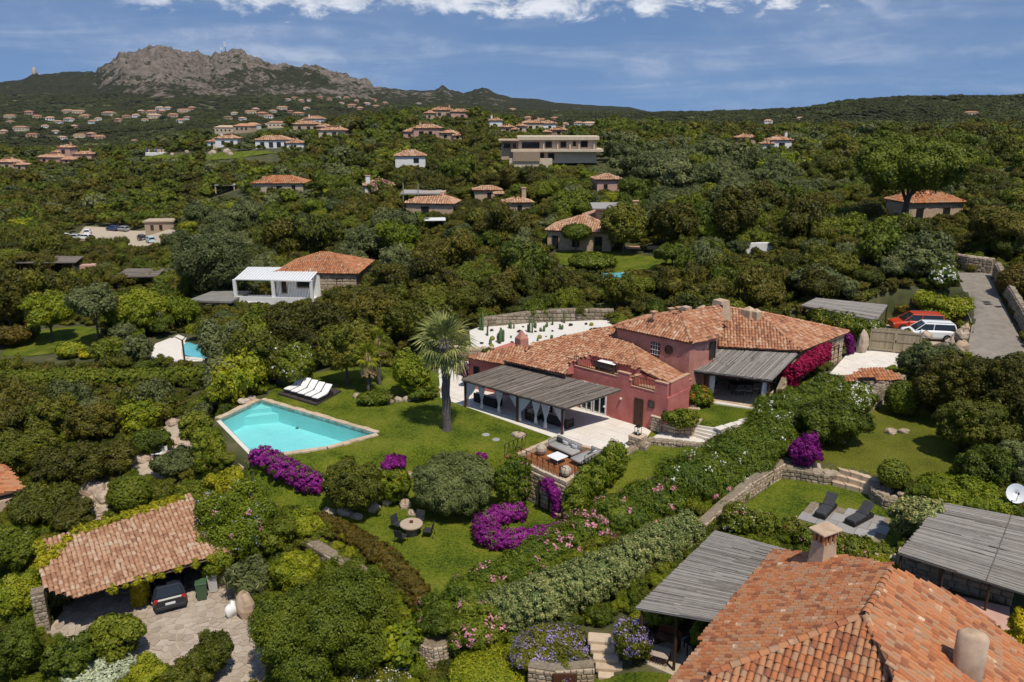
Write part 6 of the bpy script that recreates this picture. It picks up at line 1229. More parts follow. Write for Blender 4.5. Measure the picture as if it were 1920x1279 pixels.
def car(name, label, pm, suv=False, group=None, L_=4.0, W_=1.74, plate=True):
    r_ = thing(name, label, 'car', (0, 0, 0), group); H_ = 1.66 if suv else 1.46; hw = W_ / 2; belt = H_ * .64; mb = MB(); vs = []; g0 = .24 if suv else .19
    S = [(-.5, .50, .82, .80), (-.47, .32, .92, .95), (-.36, .30, 1.0, 1.0), (-.1, .28, 1.0, 1.0), (.18, .28, .99, 1.0), (.34, .30, .88, .98), (.46, .34, .80, .90), (.5, .46, .70, .74)]
    for t, b, tp_, w in S:
        y = t * L_; zb, zt = g0 + (b - .28) * .6, belt * tp_; ww = hw * w; vs += [(-ww * .88, y, zb), (-ww, y, zb + .18), (-ww, y, zt - .14), (-ww * .90, y, zt), (ww * .90, y, zt), (ww, y, zt - .14), (ww, y, zb + .18), (ww * .88, y, zb)]
    n_ = 8; fs = [tuple(range(7, -1, -1))[::-1], tuple(range((len(S)-1)*8 + 7, (len(S)-1)*8 - 1, -1))]
    for i in range(len(S) - 1):
        for k in range(8): fs.append((i*8+k, i*8+(k+1) % 8, (i+1)*8+(k+1) % 8, (i+1)*8+k))
    mb.add(vs, fs); body = mb.build('body', pm, r_, False); bv = body.modifiers.new('round', 'BEVEL'); bv.width = .05; bv.segments = 2; bv.limit_method = 'ANGLE'
    ry0, ry1 = (-.44, .12) if suv else (-.40, .10); b0, b1 = (-.485, .30) if suv else (-.47, .30); wt_, wb_ = hw * .70, hw * .88
    mb = MB(); mb.hexa([(-wb_, b0*L_, belt*.985), (wb_, b0*L_, belt*.985), (wb_, b1*L_, belt*.95), (-wb_, b1*L_, belt*.95)], [(-wt_, ry0*L_, H_ - .04), (wt_, ry0*L_, H_ - .04), (wt_, ry1*L_, H_ - .06), (-wt_, ry1*L_, H_ - .06)]); mb.build('windows', m_glass, r_)
    mb = MB(); q = [(-wt_*1.03, ry0*L_ - .05), (wt_*1.03, ry0*L_ - .05), (wt_*1.03, ry1*L_ + .03), (-wt_*1.03, ry1*L_ + .03)]; mb.hexa([(x, y, H_ - .075) for x, y in q], [(x * .93, y * .97, H_ + .005) for x, y in q])
    for sx_ in (-1, 1):
        mb.tube([(sx_*wb_, b1*L_, belt*.95), (sx_*wt_, ry1*L_, H_ - .05)], .035, 5); mb.tube([(sx_*wb_, b0*L_, belt*.97), (sx_*wt_, ry0*L_, H_ - .05)], .07, 5); mb.tube([(sx_*wb_*1.0, -.04*L_, belt*.97), (sx_*wt_, -.06*L_, H_ - .05)], .035, 5)
    mb.build('roof', pm, r_)
    for sx_ in (-1, 1):
        mb = MB(); mb.rbox((sx_*(hw + .07), .20*L_, belt + .05), (.16, .1, .12), 0, .03); mb.build('mirror', pm, r_)
        mb = MB(); mb.rbox((sx_*hw*.80, -.487*L_, belt*.84), (.22, .10, .26), 0, .03); mb.build('tail_light', m_taill, r_)
        mb = MB(); mb.rbox((sx_*hw*.70, .475*L_, belt*.66), (.30, .12, .13), 0, .03); mb.build('headlight', m_lampw, r_)
        for y in (-.31, .31):
            rw = .36 if suv else .31; cx_ = sx_ * (hw - .09); mb = MB(); mb.tube([(cx_ - .10, y*L_, rw), (cx_ + .10, y*L_, rw)], rw, 16); w_ = mb.build('wheel', m_tyre, r_); mb = MB(); mb.tube([(cx_ + sx_*.09, y*L_, rw), (cx_ + sx_*.108, y*L_, rw)], rw * .64, 10); mb.build('rim', m_rim, w_)
    mb = MB(); mb.box((0, -.502*L_, belt*.62), (.50, .03, .12)); mb.build('number_plate', m_plate, r_); mb = MB(); mb.rbox((0, -.49*L_, g0 + .16), (W_*.9, .14, .2), 0, .04); mb.build('bumper', m_dgreym if suv else pm, r_)
    if suv:
        for sx_ in (-1, 1): mb = MB(); mb.tube([(sx_*wt_*.9, ry0*L_ + .15, H_), (sx_*wt_*.9, ry0*L_ + .2, H_ + .06), (sx_*wt_*.9, ry1*L_ - .2, H_ + .05), (sx_*wt_*.9, ry1*L_ - .1, H_ - .01)], .022, 5); mb.build('roof_rail', m_rim, r_)
    return r_
c_ = car('parked_car', 'dark blue-black hatchback with red tail lights parked under the carport', paint('midnight_paint', (.016, .018, .026))); p = G(316, 1112, cpz + .06); c_.location = p; c_.rotation_euler = (0, 0, R(27))
def bin_(label, px, py, m_, lid, w=.58, h=1.0, rz=.3):
    p = G(px, py, cpz + .05); r_ = thing('waste_bin', label, 'bin', p); q = [Vector((math.cos(rz + math.pi/4 + k*math.pi/2), math.sin(rz + math.pi/4 + k*math.pi/2), 0)) * w * .70 for k in range(4)]; mb = MB(); mb.hexa([p + v * .82 + Vector((0, 0, .05)) for v in q], [p + v + Vector((0, 0, h)) for v in q]); mb.build('body', m_, r_); mb = MB(); mb.rbox(p + Vector((0, 0, h + .045)), (w * 1.08, w * 1.08, .07), rz, .03); mb.build('lid', lid, r_)
    for s in (-1, 1): mb = MB(); c = p + Vector((math.cos(rz) * s * w * .4 - math.sin(rz) * w * .35, math.sin(rz) * s * w * .4 + math.cos(rz) * w * .35, .09)); mb.tube([c - Vector((.03, 0, 0)), c + Vector((.03, 0, 0))], .09, 10); mb.build('wheel', m_tyre, r_)
m_bing = M('green_bin_plastic', [(.055,.105,.050)], rough=.5); m_binw = M('grey_bin_plastic', [(.50,.48,.46)], rough=.5)
bin_('green wheeled waste bin beside the carport', 380, 1122, m_bing, m_bing); bin_('pale grey bin against the carport wall', 401, 1108, m_binw, m_plate, .52, 1.05)
mb = MB(); p = G(433, 1160, cpz); mb.rock(p + Vector((0, .2, .33)), (.36, .3, .42), 5, 11, 8, .2); mb.build('rubbish_bag', m_cushw, None, True, 'white plastic rubbish bag leaning on the boulder', 'bag')
mb = MB(); p = G(459, 1163, cpz); mb.rock(p + Vector((0, .3, .65)), (.52, .4, .85), 8, 10, 7, .12); mb.build('boulder', m_sandpl, None, False, 'upright tan boulder at the edge of the crazy paving', 'rock')
stone_wall('retaining_wall', 'stone retaining wall half hidden in greenery under the bronze hedge', [G(512, 1000, -3.2), G(560, 1030, -3.4), G(620, 1068, -3.5), G(680, 1105, -3.6), G(735, 1145, -3.7)], [1.1, 1.2, 1.2, 1.3, 1.3], .6, .45, m_stoned, (1,), limit=200, cap=False)
cc0 = G(816, 1192, -2.0); cw = [cc0 + Vector((-.66, 1.3, -2.3))] + [cc0 + Vector((.66 * math.cos(R(a)), .66 * math.sin(R(a)), -2.3)) for a in (180, 210, 240, 270, 300, 330, 360)] + [cc0 + Vector((.7, 1.3, -2.3))]
stone_wall('retaining_wall', 'rounded corner of a tall stone retaining wall under the oleander hedge', cw, 2.25, .3, .26, m_stone, (1,), limit=290, cap=False)
mb = MB(); mb.prism([tuple(p[:2]) for p in cw], -4.3, -2.1); mb.build('bank', m_soil, kind='structure')
gt_ = thing('wooden_gate', 'weathered double timber gate with arched tops closing the driveway', 'gate', G(1690, 660, 1.4)); ga, gb_ = G(1628, 657, 1.4), G(1724, 666, 1.4)
for lf in range(2):
    A0, B0 = ga.lerp(gb_, lf * .5 + .004), ga.lerp(gb_, lf * .5 + .496); d = (B0 - A0).normalized(); nn_ = Vector((d.y, -d.x, 0)); rz = math.atan2(d.y, d.x); ln = (B0 - A0).length; n_ = 12; ht = lambda t: 1.95 + (.18 * math.sin((t if lf == 0 else 1 - t) * 1.5) - (.25 * t ** 2 if lf == 1 else .0))
    leaf = MB(); leaf.box((A0 + B0) / 2 + Vector((0, 0, 1.0)), (ln, .03, 1.6), rz); lo = leaf.build('gate_leaf', m_gatew, gt_)
    for k in range(n_): mb = MB(); c = A0.lerp(B0, (k + .5) / n_) + nn_ * .035; h = ht((k + .5) / n_); mb.box(c + Vector((0, 0, h / 2 + .05)), (ln / n_ * .94, .035, h), rz); mb.build('plank', m_gatew, lo)
    for z in (.22, 1.05, 1.85): mb = MB(); mb.box((A0 + B0) / 2 + nn_ * .075 + Vector((0, 0, z)), (ln * .97, .04, .14), rz); mb.build('cross_bar', m_gatew, lo)
    for t in (.02, .98): mb = MB(); c = A0.lerp(B0, t) + nn_ * .08; mb.box(c + Vector((0, 0, 1.02)), (.12, .045, 1.95), rz); mb.build('stile', m_gatew, lo)
mb = MB(); c = ga.lerp(gb_, .5) + Vector((0, 0, 1.05)); mb.box(c + Vector((.0, -.12, 0)), (.08, .05, .22)); mb.build('latch', m_iron, gt_)
for (px, py, w, h), lb in (((1617, 662, .62, 1.15), 'tall upright granite boulder serving as gate post beside the villa'), ((1735, 670, .75, .55), 'squat granite boulder gate post beside the small gate'), ((1735, 655, .65, .45), 'granite boulder stacked on the squat gate post')):
    p = G(px, py, 1.4); mb = MB(); z0 = 0 if 'stacked' not in lb else .85; mb.rock(p + Vector((0, .2, z0 + h * .8)), (w * .8, w * .7, h), int(px), 10, 7, .1); mb.build('gate_boulder', m_boulder, None, False, lb, 'rock')
sg = thing('garden_gate', 'small arched timber garden gate with diagonal brace', 'gate', G(1762, 672, 1.4)); A0, B0 = G(1748, 672, 1.4), G(1776, 675, 1.4); d = (B0 - A0).normalized(); rz = math.atan2(d.y, d.x); ln = (B0 - A0).length
for k in range(8): mb = MB(); t = (k + .5) / 8; h = 1.15 + .3 * math.sin(t * math.pi); mb.box(A0.lerp(B0, t) + Vector((0, 0, h / 2 + .05)), (ln / 8 * .93, .035, h), rz); mb.build('plank', m_gatew, sg)
mb = MB(); mb.tube([A0 + Vector((.1, -.06, .25)), B0 + Vector((-.1, -.06, 1.1))], .05, 5); mb.build('brace', m_gatew, sg)
road = [PL_ROAD(x, y) for x, y in ROAD]; sheet('road', [tuple(p[:2]) for p in road], m_asphalt, .035, .8); EXCL.append([tuple(p[:2]) for p in road]); CLEAR.append((1800, 500, 1925, 660, 88))
for k, (px, py) in enumerate(((1849, 567), (1852, 571), (1873, 576))): mb = MB(); p = PL_ROAD(px, py); mb.box(p + Vector((0, 0, .05)), (.7, .45, .03), .2); mb.build('drain_grate', m_dgreym, label='dark metal drain grate set in the lane', cat='drain', group='drain grates in the lane')
stone_wall('lane_wall', 'stone wall along the outer side of the lane under an orange-green hedge', [PL_ROAD(1866, 520), PL_ROAD(1880, 545), PL_ROAD(1905, 590), PL_ROAD(1935, 640)], [1.6, 1.5, 1.5, 1.4], .5, .4, m_stoned, (1,), limit=220)
stone_wall('lane_wall', 'pale capped stone wall closing the bend of the lane', [T(1772, 500), T(1815, 508), T(1860, 514)], [1.5, 1.6, 1.6], .5, .42, m_stone, (1,), limit=160)
stone_wall('terrace_wall', 'short stone wall end beside pink flowering shrubs above the lane', [T(1622, 482), T(1650, 482)], 1.7, .6, .42, m_stone, (1,), limit=60)
pk_ = TP([(1655,632),(1665,598),(1790,600),(1795,640),(1770,655)]); sheet('parking', pk_, m_gravel, .03, .8); EXCL.append([tuple(p[:2]) for p in pk_]); CLEAR.append((1655, 590, 1780, 660, 75))
c_ = car('parked_car', 'orange-red sports utility car parked behind the wooden gate', paint('orange_red_paint', (.52, .045, .012)), True, None, 4.6, 1.9); c_.location = G(1716, 618, 1.65); c_.rotation_euler = (0, 0, R(82))
c_ = car('parked_car', 'white crossover car with dark windows behind the wooden gate', paint('white_paint', (.78, .80, .82)), True, None, 4.4, 1.85); c_.location = G(1738, 636, 1.62); c_.rotation_euler = (0, 0, R(80))
for i, (px, py, w) in enumerate(((1786,655,24),(1795,640,20),(1806,640,26),(1805,662,26),(1790,668,18),(1812,625,20))): rock('tan boulder piled at the corner of the lane', px, py, w, 1.1, 110 + i, m_sandpl if i % 2 else m_boulder, grp='boulders at the lane corner')
sh = thing('reed_shelter', 'grey reed shelter roof over the hedge behind the villa', 'shelter', G(1580, 610, 1.8)); c4 = [G(1502, 573, 4.1), G(1644, 600, 3.7), G(1664, 572, 3.9), G(1530, 559, 4.4)]; canopy(sh, c4, m_reedpale, 80, along='v')
for q in c4: mb = MB(); mb.tube([(q.x, q.y, 1.5), (q.x, q.y, q.z - .1)], .07, 6); mb.build('post', m_wood, sh)
CLEAR.append((1495, 555, 1665, 605, 76)); EXCL.append([tuple(q[:2]) for q in c4])
ob = thing('garden_store', 'small stone store with a low fanned clay roof behind the hedge', 'outbuilding', G(1635, 735, .8)); Po = Plane(G(1580, 712, 2.7), G(1692, 712, 2.6), G(1640, 690, 3.2)); q = [Po(x, y) for x, y in ((1578, 712), (1625, 706), (1692, 711), (1690, 702), (1650, 690), (1615, 692))]; roof(ob, [q], [], m_tilered)
a_, b_ = Po(1632, 710), Po(1690, 710); mb = MB(); mb.prism([(a_.x, a_.y), (b_.x, b_.y), (b_.x, b_.y + 1.6), (a_.x - 2, a_.y + 1.6)], .4, 2.45); mb.build('wall', m_mortar, ob); wq = Wall(a_, b_); stone_face(ob, a_, b_, .5, 2.45, wq.n, .36, m_stoned, 70)
stone_wall('retaining_wall', 'stepped stone retaining wall between the small store and the dry lawn', [G(1622, 772, .75), G(1650, 752, .9), G(1690, 742, 1.0)], [1.2, 1.6, 1.7], .5, .4, m_stoned, (1,), limit=100)
FARR = 0
def house(label, px, py, w, d, h, rz, wm, rm=None, rise=None, wins=(), name='house', group=None, chim=(), z=None, ov=.35, tile=True, flatroof=False, swins=(), parent=None, cat='house', dz=0.0, clear=True, stone=False, nwin=None, door=None, wf=None, yard=0, pitch=.42):
    """rectangular house: front wall (towards the viewer) centred over the seen point. wins: (t, z0, z1, width) along the front"""
    p = (T(px, py) if z is None else G(px, py, z)) + Vector((0, 0, dz)); u = Vector((math.cos(rz), math.sin(rz), 0)); v = Vector((-math.sin(rz), math.cos(rz), 0)); root = parent or thing(name, label, cat, p, group)
    c = [p - u * w / 2, p + u * w / 2, p + u * w / 2 + v * d, p - u * w / 2 + v * d]; mb = MB(); mb.prism([tuple(q[:2]) for q in c], p.z - 1.2, p.z + h); mb.build('wall', wm, root)
    for t, z0, z1, ww in wins: a = p + u * (t * w / 2 - ww / 2); b = p + u * (t * w / 2 + ww / 2); opening_w(root, a, b, -v, p.z + z0, p.z + z1, 'window' if z0 > .3 else 'door', wf or m_wood, m_glass, fw=.09, depth=.08)
    for t, z0, z1, ww, s in swins:
        q = p + u * (s * w / 2) + v * (t * d); opening_w(root, q - v * ww / 2, q + v * ww / 2, u * s, p.z + z0, p.z + z1, 'window', wf or m_wood, m_glass, fw=.09, depth=.08)
    if not flatroof:
        e = [p - u * (w/2 + ov) - v * ov, p + u * (w/2 + ov) - v * ov, p + u * (w/2 + ov) + v * (d + ov), p - u * (w/2 + ov) + v * (d + ov)]; e = [q + Vector((0, 0, h)) for q in e]; rs_ = rise or min(w, d) * .2; k = min(w, d) / 2
        if w >= d: ra, rb = p - u * (w/2 - k) + v * d / 2, p + u * (w/2 - k) + v * d / 2; 
        else: ra, rb = p + v * k, p + v * (d - k)
        ra = ra + Vector((0, 0, h + rs_)); rb = rb + Vector((0, 0, h + rs_))
        if w >= d: fcs = [[e[0], e[1], rb, ra], [e[1], e[2], rb], [e[2], e[3], ra, rb], [e[3], e[0], ra]]; rd = [(ra, rb), (e[0], ra), (e[1], rb)]
        else: fcs = [[e[0], e[1], ra], [e[1], e[2], rb, ra], [e[2], e[3], rb], [e[3], e[0], ra, rb]]; rd = [(ra, rb), (e[0], ra), (e[1], ra)]
        if (ra - rb).length < .3: rd = rd[1:]
        roof(root, fcs, rd, rm or m_tileold, pitch=pitch, course=pitch * 1.45, tm=tile_template(pitch * .46, pitch * .40, pitch * 1.75, 3, pitch * .3))
    else:
        mb = MB(); mb.prism([tuple((q)[:2]) for q in (c[0] - u * ov - v * ov, c[1] + u * ov - v * ov, c[2] + u * ov + v * ov, c[3] - u * ov + v * ov)], p.z + h + .003, p.z + h + .28); mb.build('roof', rm or wm, root)
    for t, s, cw_, ch__ in chim:
        q = p + u * (t * w / 2) + v * (s * d); mb = MB(); zb_ = p.z + h - .2; mb.rbox(Vector((q.x, q.y, zb_ + ch__ / 2)), (cw_, cw_, ch__), rz, .06); ck = mb.build('chimney', wm if not stone else m_sandpl, root); mb = MB(); mb.rbox(Vector((q.x, q.y, zb_ + ch__ + .12)), (cw_ * 1.25, cw_ * 1.25, .12), rz, .04); mb.build('cap', m_capst, ck)
    if stone: stone_face(root, c[0], c[1], p.z, p.z + h - .1, -v, .6, m_stone, 110, .08)
    EXCL.append([tuple(q[:2]) for q in c])
    if clear:
        q = [proj(x + Vector((0, 0, zz))) for x in c for zz in (.5, h + 1.0)]; y0_, y1_ = min(a[1] for a in q), max(a[1] for a in q[:4]); CLEAR.append((min(a[0] for a in q) + 2, y0_, max(a[0] for a in q) - 2, y0_ + (y1_ - y0_) * (.62 if p.y > 140 else .8), p.y))
    return root, p, u, v
r_, p, u, v = house('stone house with orange clay hip roof and white slatted terrace behind the pool trees', 596, 556, 11.2, 9.5, 3.1, -.06, m_mortar, m_tilered, 2.0, [(.58, .9, 2.3, .95)], stone=True, pitch=.3, dz=.3)
q = [p - u * 5.75 - v * .3, p + u * .5 - v * .3, p + u * .5 + v * 2, p - u * 5.75 + v * 2]; mb = MB(); mb.prism([tuple(x[:2]) for x in q], p.z - 1, p.z + 2.95); mb.build('wall', m_whitepl, r_)
for t, z0, z1, w_ in ((-4.6, .1, 2.2, .9), (-1.6, .9, 2.2, 2.4)): a_ = p + u * (t - w_ / 2) - v * .3; opening_w(r_, a_, a_ + u * w_, -v, p.z + z0, p.z + z1, 'window', m_sandpl, m_glass, fw=.12)
a0, b0 = p - u * 10.3 - v * 3.6, p + u * .3 - v * 3.6; pt_ = [a0, b0, b0 + v * 5.2, a0 + v * 5.2]; mb = MB()
for k in range(26): q0, q1 = a0.lerp(b0, (k + .06) / 26), a0.lerp(b0, (k + .86) / 26); mb.hexa([q0 + Vector((0, 0, 2.72)), q1 + Vector((0, 0, 2.72)), q1 + v * 5.2 + Vector((0, 0, 3.42)), q0 + v * 5.2 + Vector((0, 0, 3.42))], [q0 + Vector((0, 0, 2.80)), q1 + Vector((0, 0, 2.80)), q1 + v * 5.2 + Vector((0, 0, 3.50)), q0 + v * 5.2 + Vector((0, 0, 3.50))])
sl2 = mb.build('terrace_slats', m_plate, r_); sl2['kind'] = 'stuff'
for t in (.0, .5, 1.0): q = a0.lerp(b0, t); mb = MB(); mb.box(q + Vector((0, .15, 1.0)), (.38, .38, 3.5), -.1); mb.build('column', m_whitepl, r_)
mb = MB(); mb.box(a0.lerp(b0, .5) + Vector((0, .15, 2.68)), ((b0 - a0).length, .25, .14), -.1); mb.build('beam', m_whitepl, r_)
mb = MB(); mb.prism([tuple((q)[:2]) for q in (a0 - u * .3 - v * .2, b0 + u * .3 - v * .2, b0 + v * 4, a0 + v * 4)], p.z - 2.2, p.z - .3); mb.build('terrace_base', m_whitepl, r_)
mb = MB(); mb.box(a0.lerp(b0, .45) - v * .1 + Vector((0, 0, .05)), ((b0 - a0).length * .95, .18, .7), -.1); mb.build('terrace_parapet', m_whitepl, r_)
mb = MB(); g0_ = p - u * 16.2 - v * 5.5; mb.slab([g0_ + Vector((0, 0, .25)), g0_ + u * 6.2 - v * .4 + Vector((0, 0, .25)), g0_ + u * 6.8 + v * 5.0 + Vector((0, 0, .5)), g0_ + u * 1.5 + v * 4.5 + Vector((0, 0, .5))], .25); mb.build('flat_roof', M('grey_membrane', [(.17,.165,.15), (.23,.225,.21)], rough=.9, isl=0, scale=.6), r_)
for t in (.12, .45): q = g0_ + u * (6 * t + 1.0) + v * .8; mb = MB(); mb.box(q + Vector((0, 0, -1.2)), (.5, .5, 2.4), -.1); mb.build('pillar', m_sandpl, r_)
EXCL.append([tuple(x[:2]) for x in (g0_ - u, g0_ + u * 7, g0_ + u * 7 + v * 6, g0_ + v * 6)]); EXCL.append([tuple(x[:2]) for x in (a0 - u - v * 1.5, b0 + u - v * 1.5, b0 + v * 5, a0 + v * 5)]); CLEAR.append((-20, 668, 392, 708, 76)); CLEAR.extend([(374, 540, 460, 578, p.y - 6), (450, 505, 612, 578, p.y - 3)])
q = p + u * 4.6 - v * 1.8; mb = MB(); mb.rbox(q + Vector((0, 0, -.1)), (1.7, 1.4, 1.6), -.1, .1); ov_ = mb.build('oven_chimney', m_whitepl, r_); mb = MB(); mb.rbox(q + Vector((0, 0, .78)), (1.5, 1.2, .2), -.1, .04); mb.build('cap', m_stoned, ov_)
mb = MB(); q0 = p + u * 5.7; Pq = [q0 + Vector((0, 0, .75)) - v * .5, q0 + u * 5.5 - v * .2 + Vector((0, 0, .4)), q0 + u * 5.2 + v * 3 + Vector((0, 0, 1.0)), q0 + v * 4 + Vector((0, 0, 1.5))]; roof(r_, [Pq], [], m_tilered, name='side_roof', pitch=.3)
W2 = lambda z0=.9, z1=2.1: [(-.5, z0, z1, 1.1), (.45, z0, z1, 1.1)]
house('low stone house with bright orange hip roof on the green slope', 522, 363, 13.5, 8, 2.7, .0, m_stone, m_tilered, 1.7, [(.05, .9, 2.0, 1.6), (.62, .8, 2.2, 1.0)], chim=[(-.7, .5, .7, 1.5)], pitch=.55)
cpt = thing('open_garage', 'flat grey roofed open garage with a car beside the orange roofed stone house', 'garage', T(423, 362)); p = T(423, 362); mb = MB(); mb.box(p + Vector((0, 2, 2.3)), (6, 5, .25)); mb.build('roof', m_slabgr, cpt)
for x in (-2.8, 2.8):
    for y in (-.2, 4.2): mb = MB(); mb.box(p + Vector((x, y, 1.1)), (.3, .3, 2.3)); mb.build('pillar', m_sandpl, cpt)
mb = MB(); mb.box(p + Vector((0, 4.4, 1.1)), (5.5, .2, 2.2)); mb.build('wall', m_mortar, cpt); CLEAR.append((400, 338, 445, 362, p.y))
house('white house with a small clay hip roof, stone pillars and a roof dish', 770, 322, 9.0, 7, 4.6, .1, m_whitepl, None, 1.6, [(-.45, .3, 1.8, 1.4), (.4, 2.6, 4.0, 1.6), (.0, .3, 2.0, 1.2)], chim=[(.1, .4, .6, 1.9)], pitch=.6)
house('cottage with a tall stone chimney behind the pink oleander', 712, 368, 7.0, 5, 2.6, .2, m_whitepl, None, 1.1, [(-.55, .1, 2.0, .9)], chim=[(-.75, .2, 1.1, 2.4)], pitch=.5)
r_, p, u, v = house('sandy villa stepping down the slope with a tiled lower roof', 806, 408, 9.5, 6, 2.8, -.15, m_sandpl, None, 1.6, [(-.2, .4, 2.2, 1.6)], pitch=.5)
mb = MB(); mb.slab([p + Vector((-6.0, 2, 4.6)), p + Vector((2, 2, 4.6)), p + Vector((2, 7, 4.8)), p + Vector((-6, 7, 4.8))], .25); mb.build('upper_roof', m_slabgr, r_); mb = MB(); mb.box(p + Vector((.6, 5, 3.8)), (4.5, 3.5, 1.8)); mb.build('upper_wall', m_sandpl, r_)
for x in (-5.5, -2.5): mb = MB(); mb.tube([p + Vector((x, 2.2, 1.5)), p + Vector((x + .1, 2.2, 6.6))], .12, 6); mb.build('timber_post', m_barkgrey, r_)
p = T(812, 437); um = thing('flat_canopy', 'white square flat canopy among the trees below the stepped villa', 'canopy', p); mb = MB(); mb.rbox(p + Vector((0, 1.5, 2.3)), (4.4, 3.4, .18), .1, .05); mb.build('top', m_plate, um)
for x in (-1.8, 1.8): mb = MB(); mb.tube([p + Vector((x, 1.5, -.5)), p + Vector((x, 1.5, 2.2))], .06, 6); mb.build('post', m_plate, um)
CLEAR.append((795, 416, 832, 434, p.y))
p0_ = T(1050, 312); r_ = thing('modern_house', 'long modern cream house with flat roofs, wide glazing and an arched bay', 'house', p0_); zb = p0_.z; Yh = p0_.y; S_ = (proj(p0_)[2]) / FPX
def X_at(px): return (px - 960) * S_
def ZP(py): return at_y(py, Yh)
def at_y(py, Y): d = ray(960, py); return CAM_H + d[2] * Y / d[1]
def bxm(nm, x0, y0, x1, y1, mt, dep=6.0, off=0.0): mb = MB(); za, zb_ = ZP(y1), ZP(y0); mb.hexa([(X_at(x0), Yh + off, za), (X_at(x1), Yh + off, za), (X_at(x1), Yh + off + dep, za), (X_at(x0), Yh + off + dep, za)], [(X_at(x0), Yh + off, zb_), (X_at(x1), Yh + off, zb_), (X_at(x1), Yh + off + dep, zb_), (X_at(x0), Yh + off + dep, zb_)]); return mb.build(nm, mt, r_)
bxm('wall', 972, 262, 1118, 306, m_creampl, 8, .9); bxm('roof', 970, 256, 1122, 262.5, m_creampl, 9, -.3); bxm('floor_slab', 958, 280, 1130, 284.5, m_creampl, 9, -.9); bxm('wall', 940, 266, 972, 300, m_sandpl, 6, 1.4); bxm('roof', 935, 262, 973, 264.5, m_sandpl, 8, -.5); bxm('terrace_wall', 962, 284, 1012, 302, m_stone, 4, -1.6); bxm('terrace_wall', 955, 297, 1035, 322, m_creampl, 3, -1.2)
for x0, x1, y0, y1 in ((978, 1012, 266, 279), (1022, 1035, 265, 278), (1050, 1062, 265, 278), (1073, 1080, 265, 275), (1088, 1102, 264, 277), (944, 958, 268, 279), (1010, 1021, 287, 302), (1027, 1040, 287, 300), (961, 969, 268, 279)): w_ = bxm('window', x0, y0, x1, y1, m_capst, .2, .82); mb = MB(); za, zc_ = ZP(y1 - .8), ZP(y0 + .8); mb.hexa([(X_at(x0 + .8), Yh + .78, za), (X_at(x1 - .8), Yh + .78, za), (X_at(x1 - .8), Yh + .9, za), (X_at(x0 + .8), Yh + .9, za)], [(X_at(x0 + .8), Yh + .78, zc_), (X_at(x1 - .8), Yh + .78, zc_), (X_at(x1 - .8), Yh + .9, zc_), (X_at(x0 + .8), Yh + .9, zc_)]); mb.build('pane', m_glass, w_)
for x in (1018, 1044, 1067, 1084, 1112): bxm('pier', x, 262, x + 2.2, 281, m_creampl, .5, .2)
CLEAR.append((930, 252, 1135, 306, Yh)); EXCL.append([(X_at(925), Yh - 4), (X_at(1140), Yh - 4), (X_at(1140), Yh + 12), (X_at(925), Yh + 12)])
house('small pinkish cottage with a pale clay roof among olives', 1142, 364, 5.0, 5, 2.9, .1, m_pinkpl, None, 1.0, [(-.3, .2, 2.0, .8)], pitch=.5)
r_, p, u, v = house('L-shaped stone villa with sunlit clay roof behind the round topiary lawn', 1085, 470, 9.5, 8, 2.9, -.25, m_sandpl, None, 1.7, [(-.75, .1, 2.1, 1.0), (-.1, .5, 2.0, 1.1), (.6, .1, 2.2, 1.2)], pitch=.36)
house('', 1150, 452, 9, 7, 3.2, -.1, m_sandpl, None, 1.7, [(.1, .3, 2.1, 1.2)], parent=r_, pitch=.36, chim=[(.75, .6, .8, 2.6)]); q = p + u * 3.2 + v * 6; mb = MB(); mb.box(q + Vector((0, 0, 4.4)), (3.2, 3, 2.6), -.2); mb.build('upper_wall', m_sandpl, r_); mb = MB(); mb.slab([q + Vector((-2.4, -2.2, 5.9)), q + Vector((2.4, -2.4, 5.9)), q + Vector((2.4, 2, 6.3)), q + Vector((-2.4, 2, 6.3))], .16); mb.build('upper_roof', m_slabgr, r_)
house('house with a small orange roof and pergola terrace beside the umbrella pine', 1752, 415, 9, 6, 2.9, .15, m_sandpl, m_tilered, 1.5, [(-.6, .2, 2.1, 1.2), (.4, .2, 2.1, 1.2)], pitch=.45)
p = T(1432, 478); mb = MB(); mb.rbox(p + Vector((0, .5, .5)), (4.6, .5, 2.1), .05, .05); mb.build('garden_screen', m_whitepl, None, False, 'white plaster garden screen wall among dark trees', 'wall'); CLEAR.append((1402, 462, 1462, 480, p.y)); mb = MB(); mb.rbox(p + Vector((-2.8, .3, .0)), (1.0, .6, 1.3), .05, .05); mb.build('garden_box', m_slabgr, None, False, 'small grey cabinet beside the white garden screen', 'cabinet')
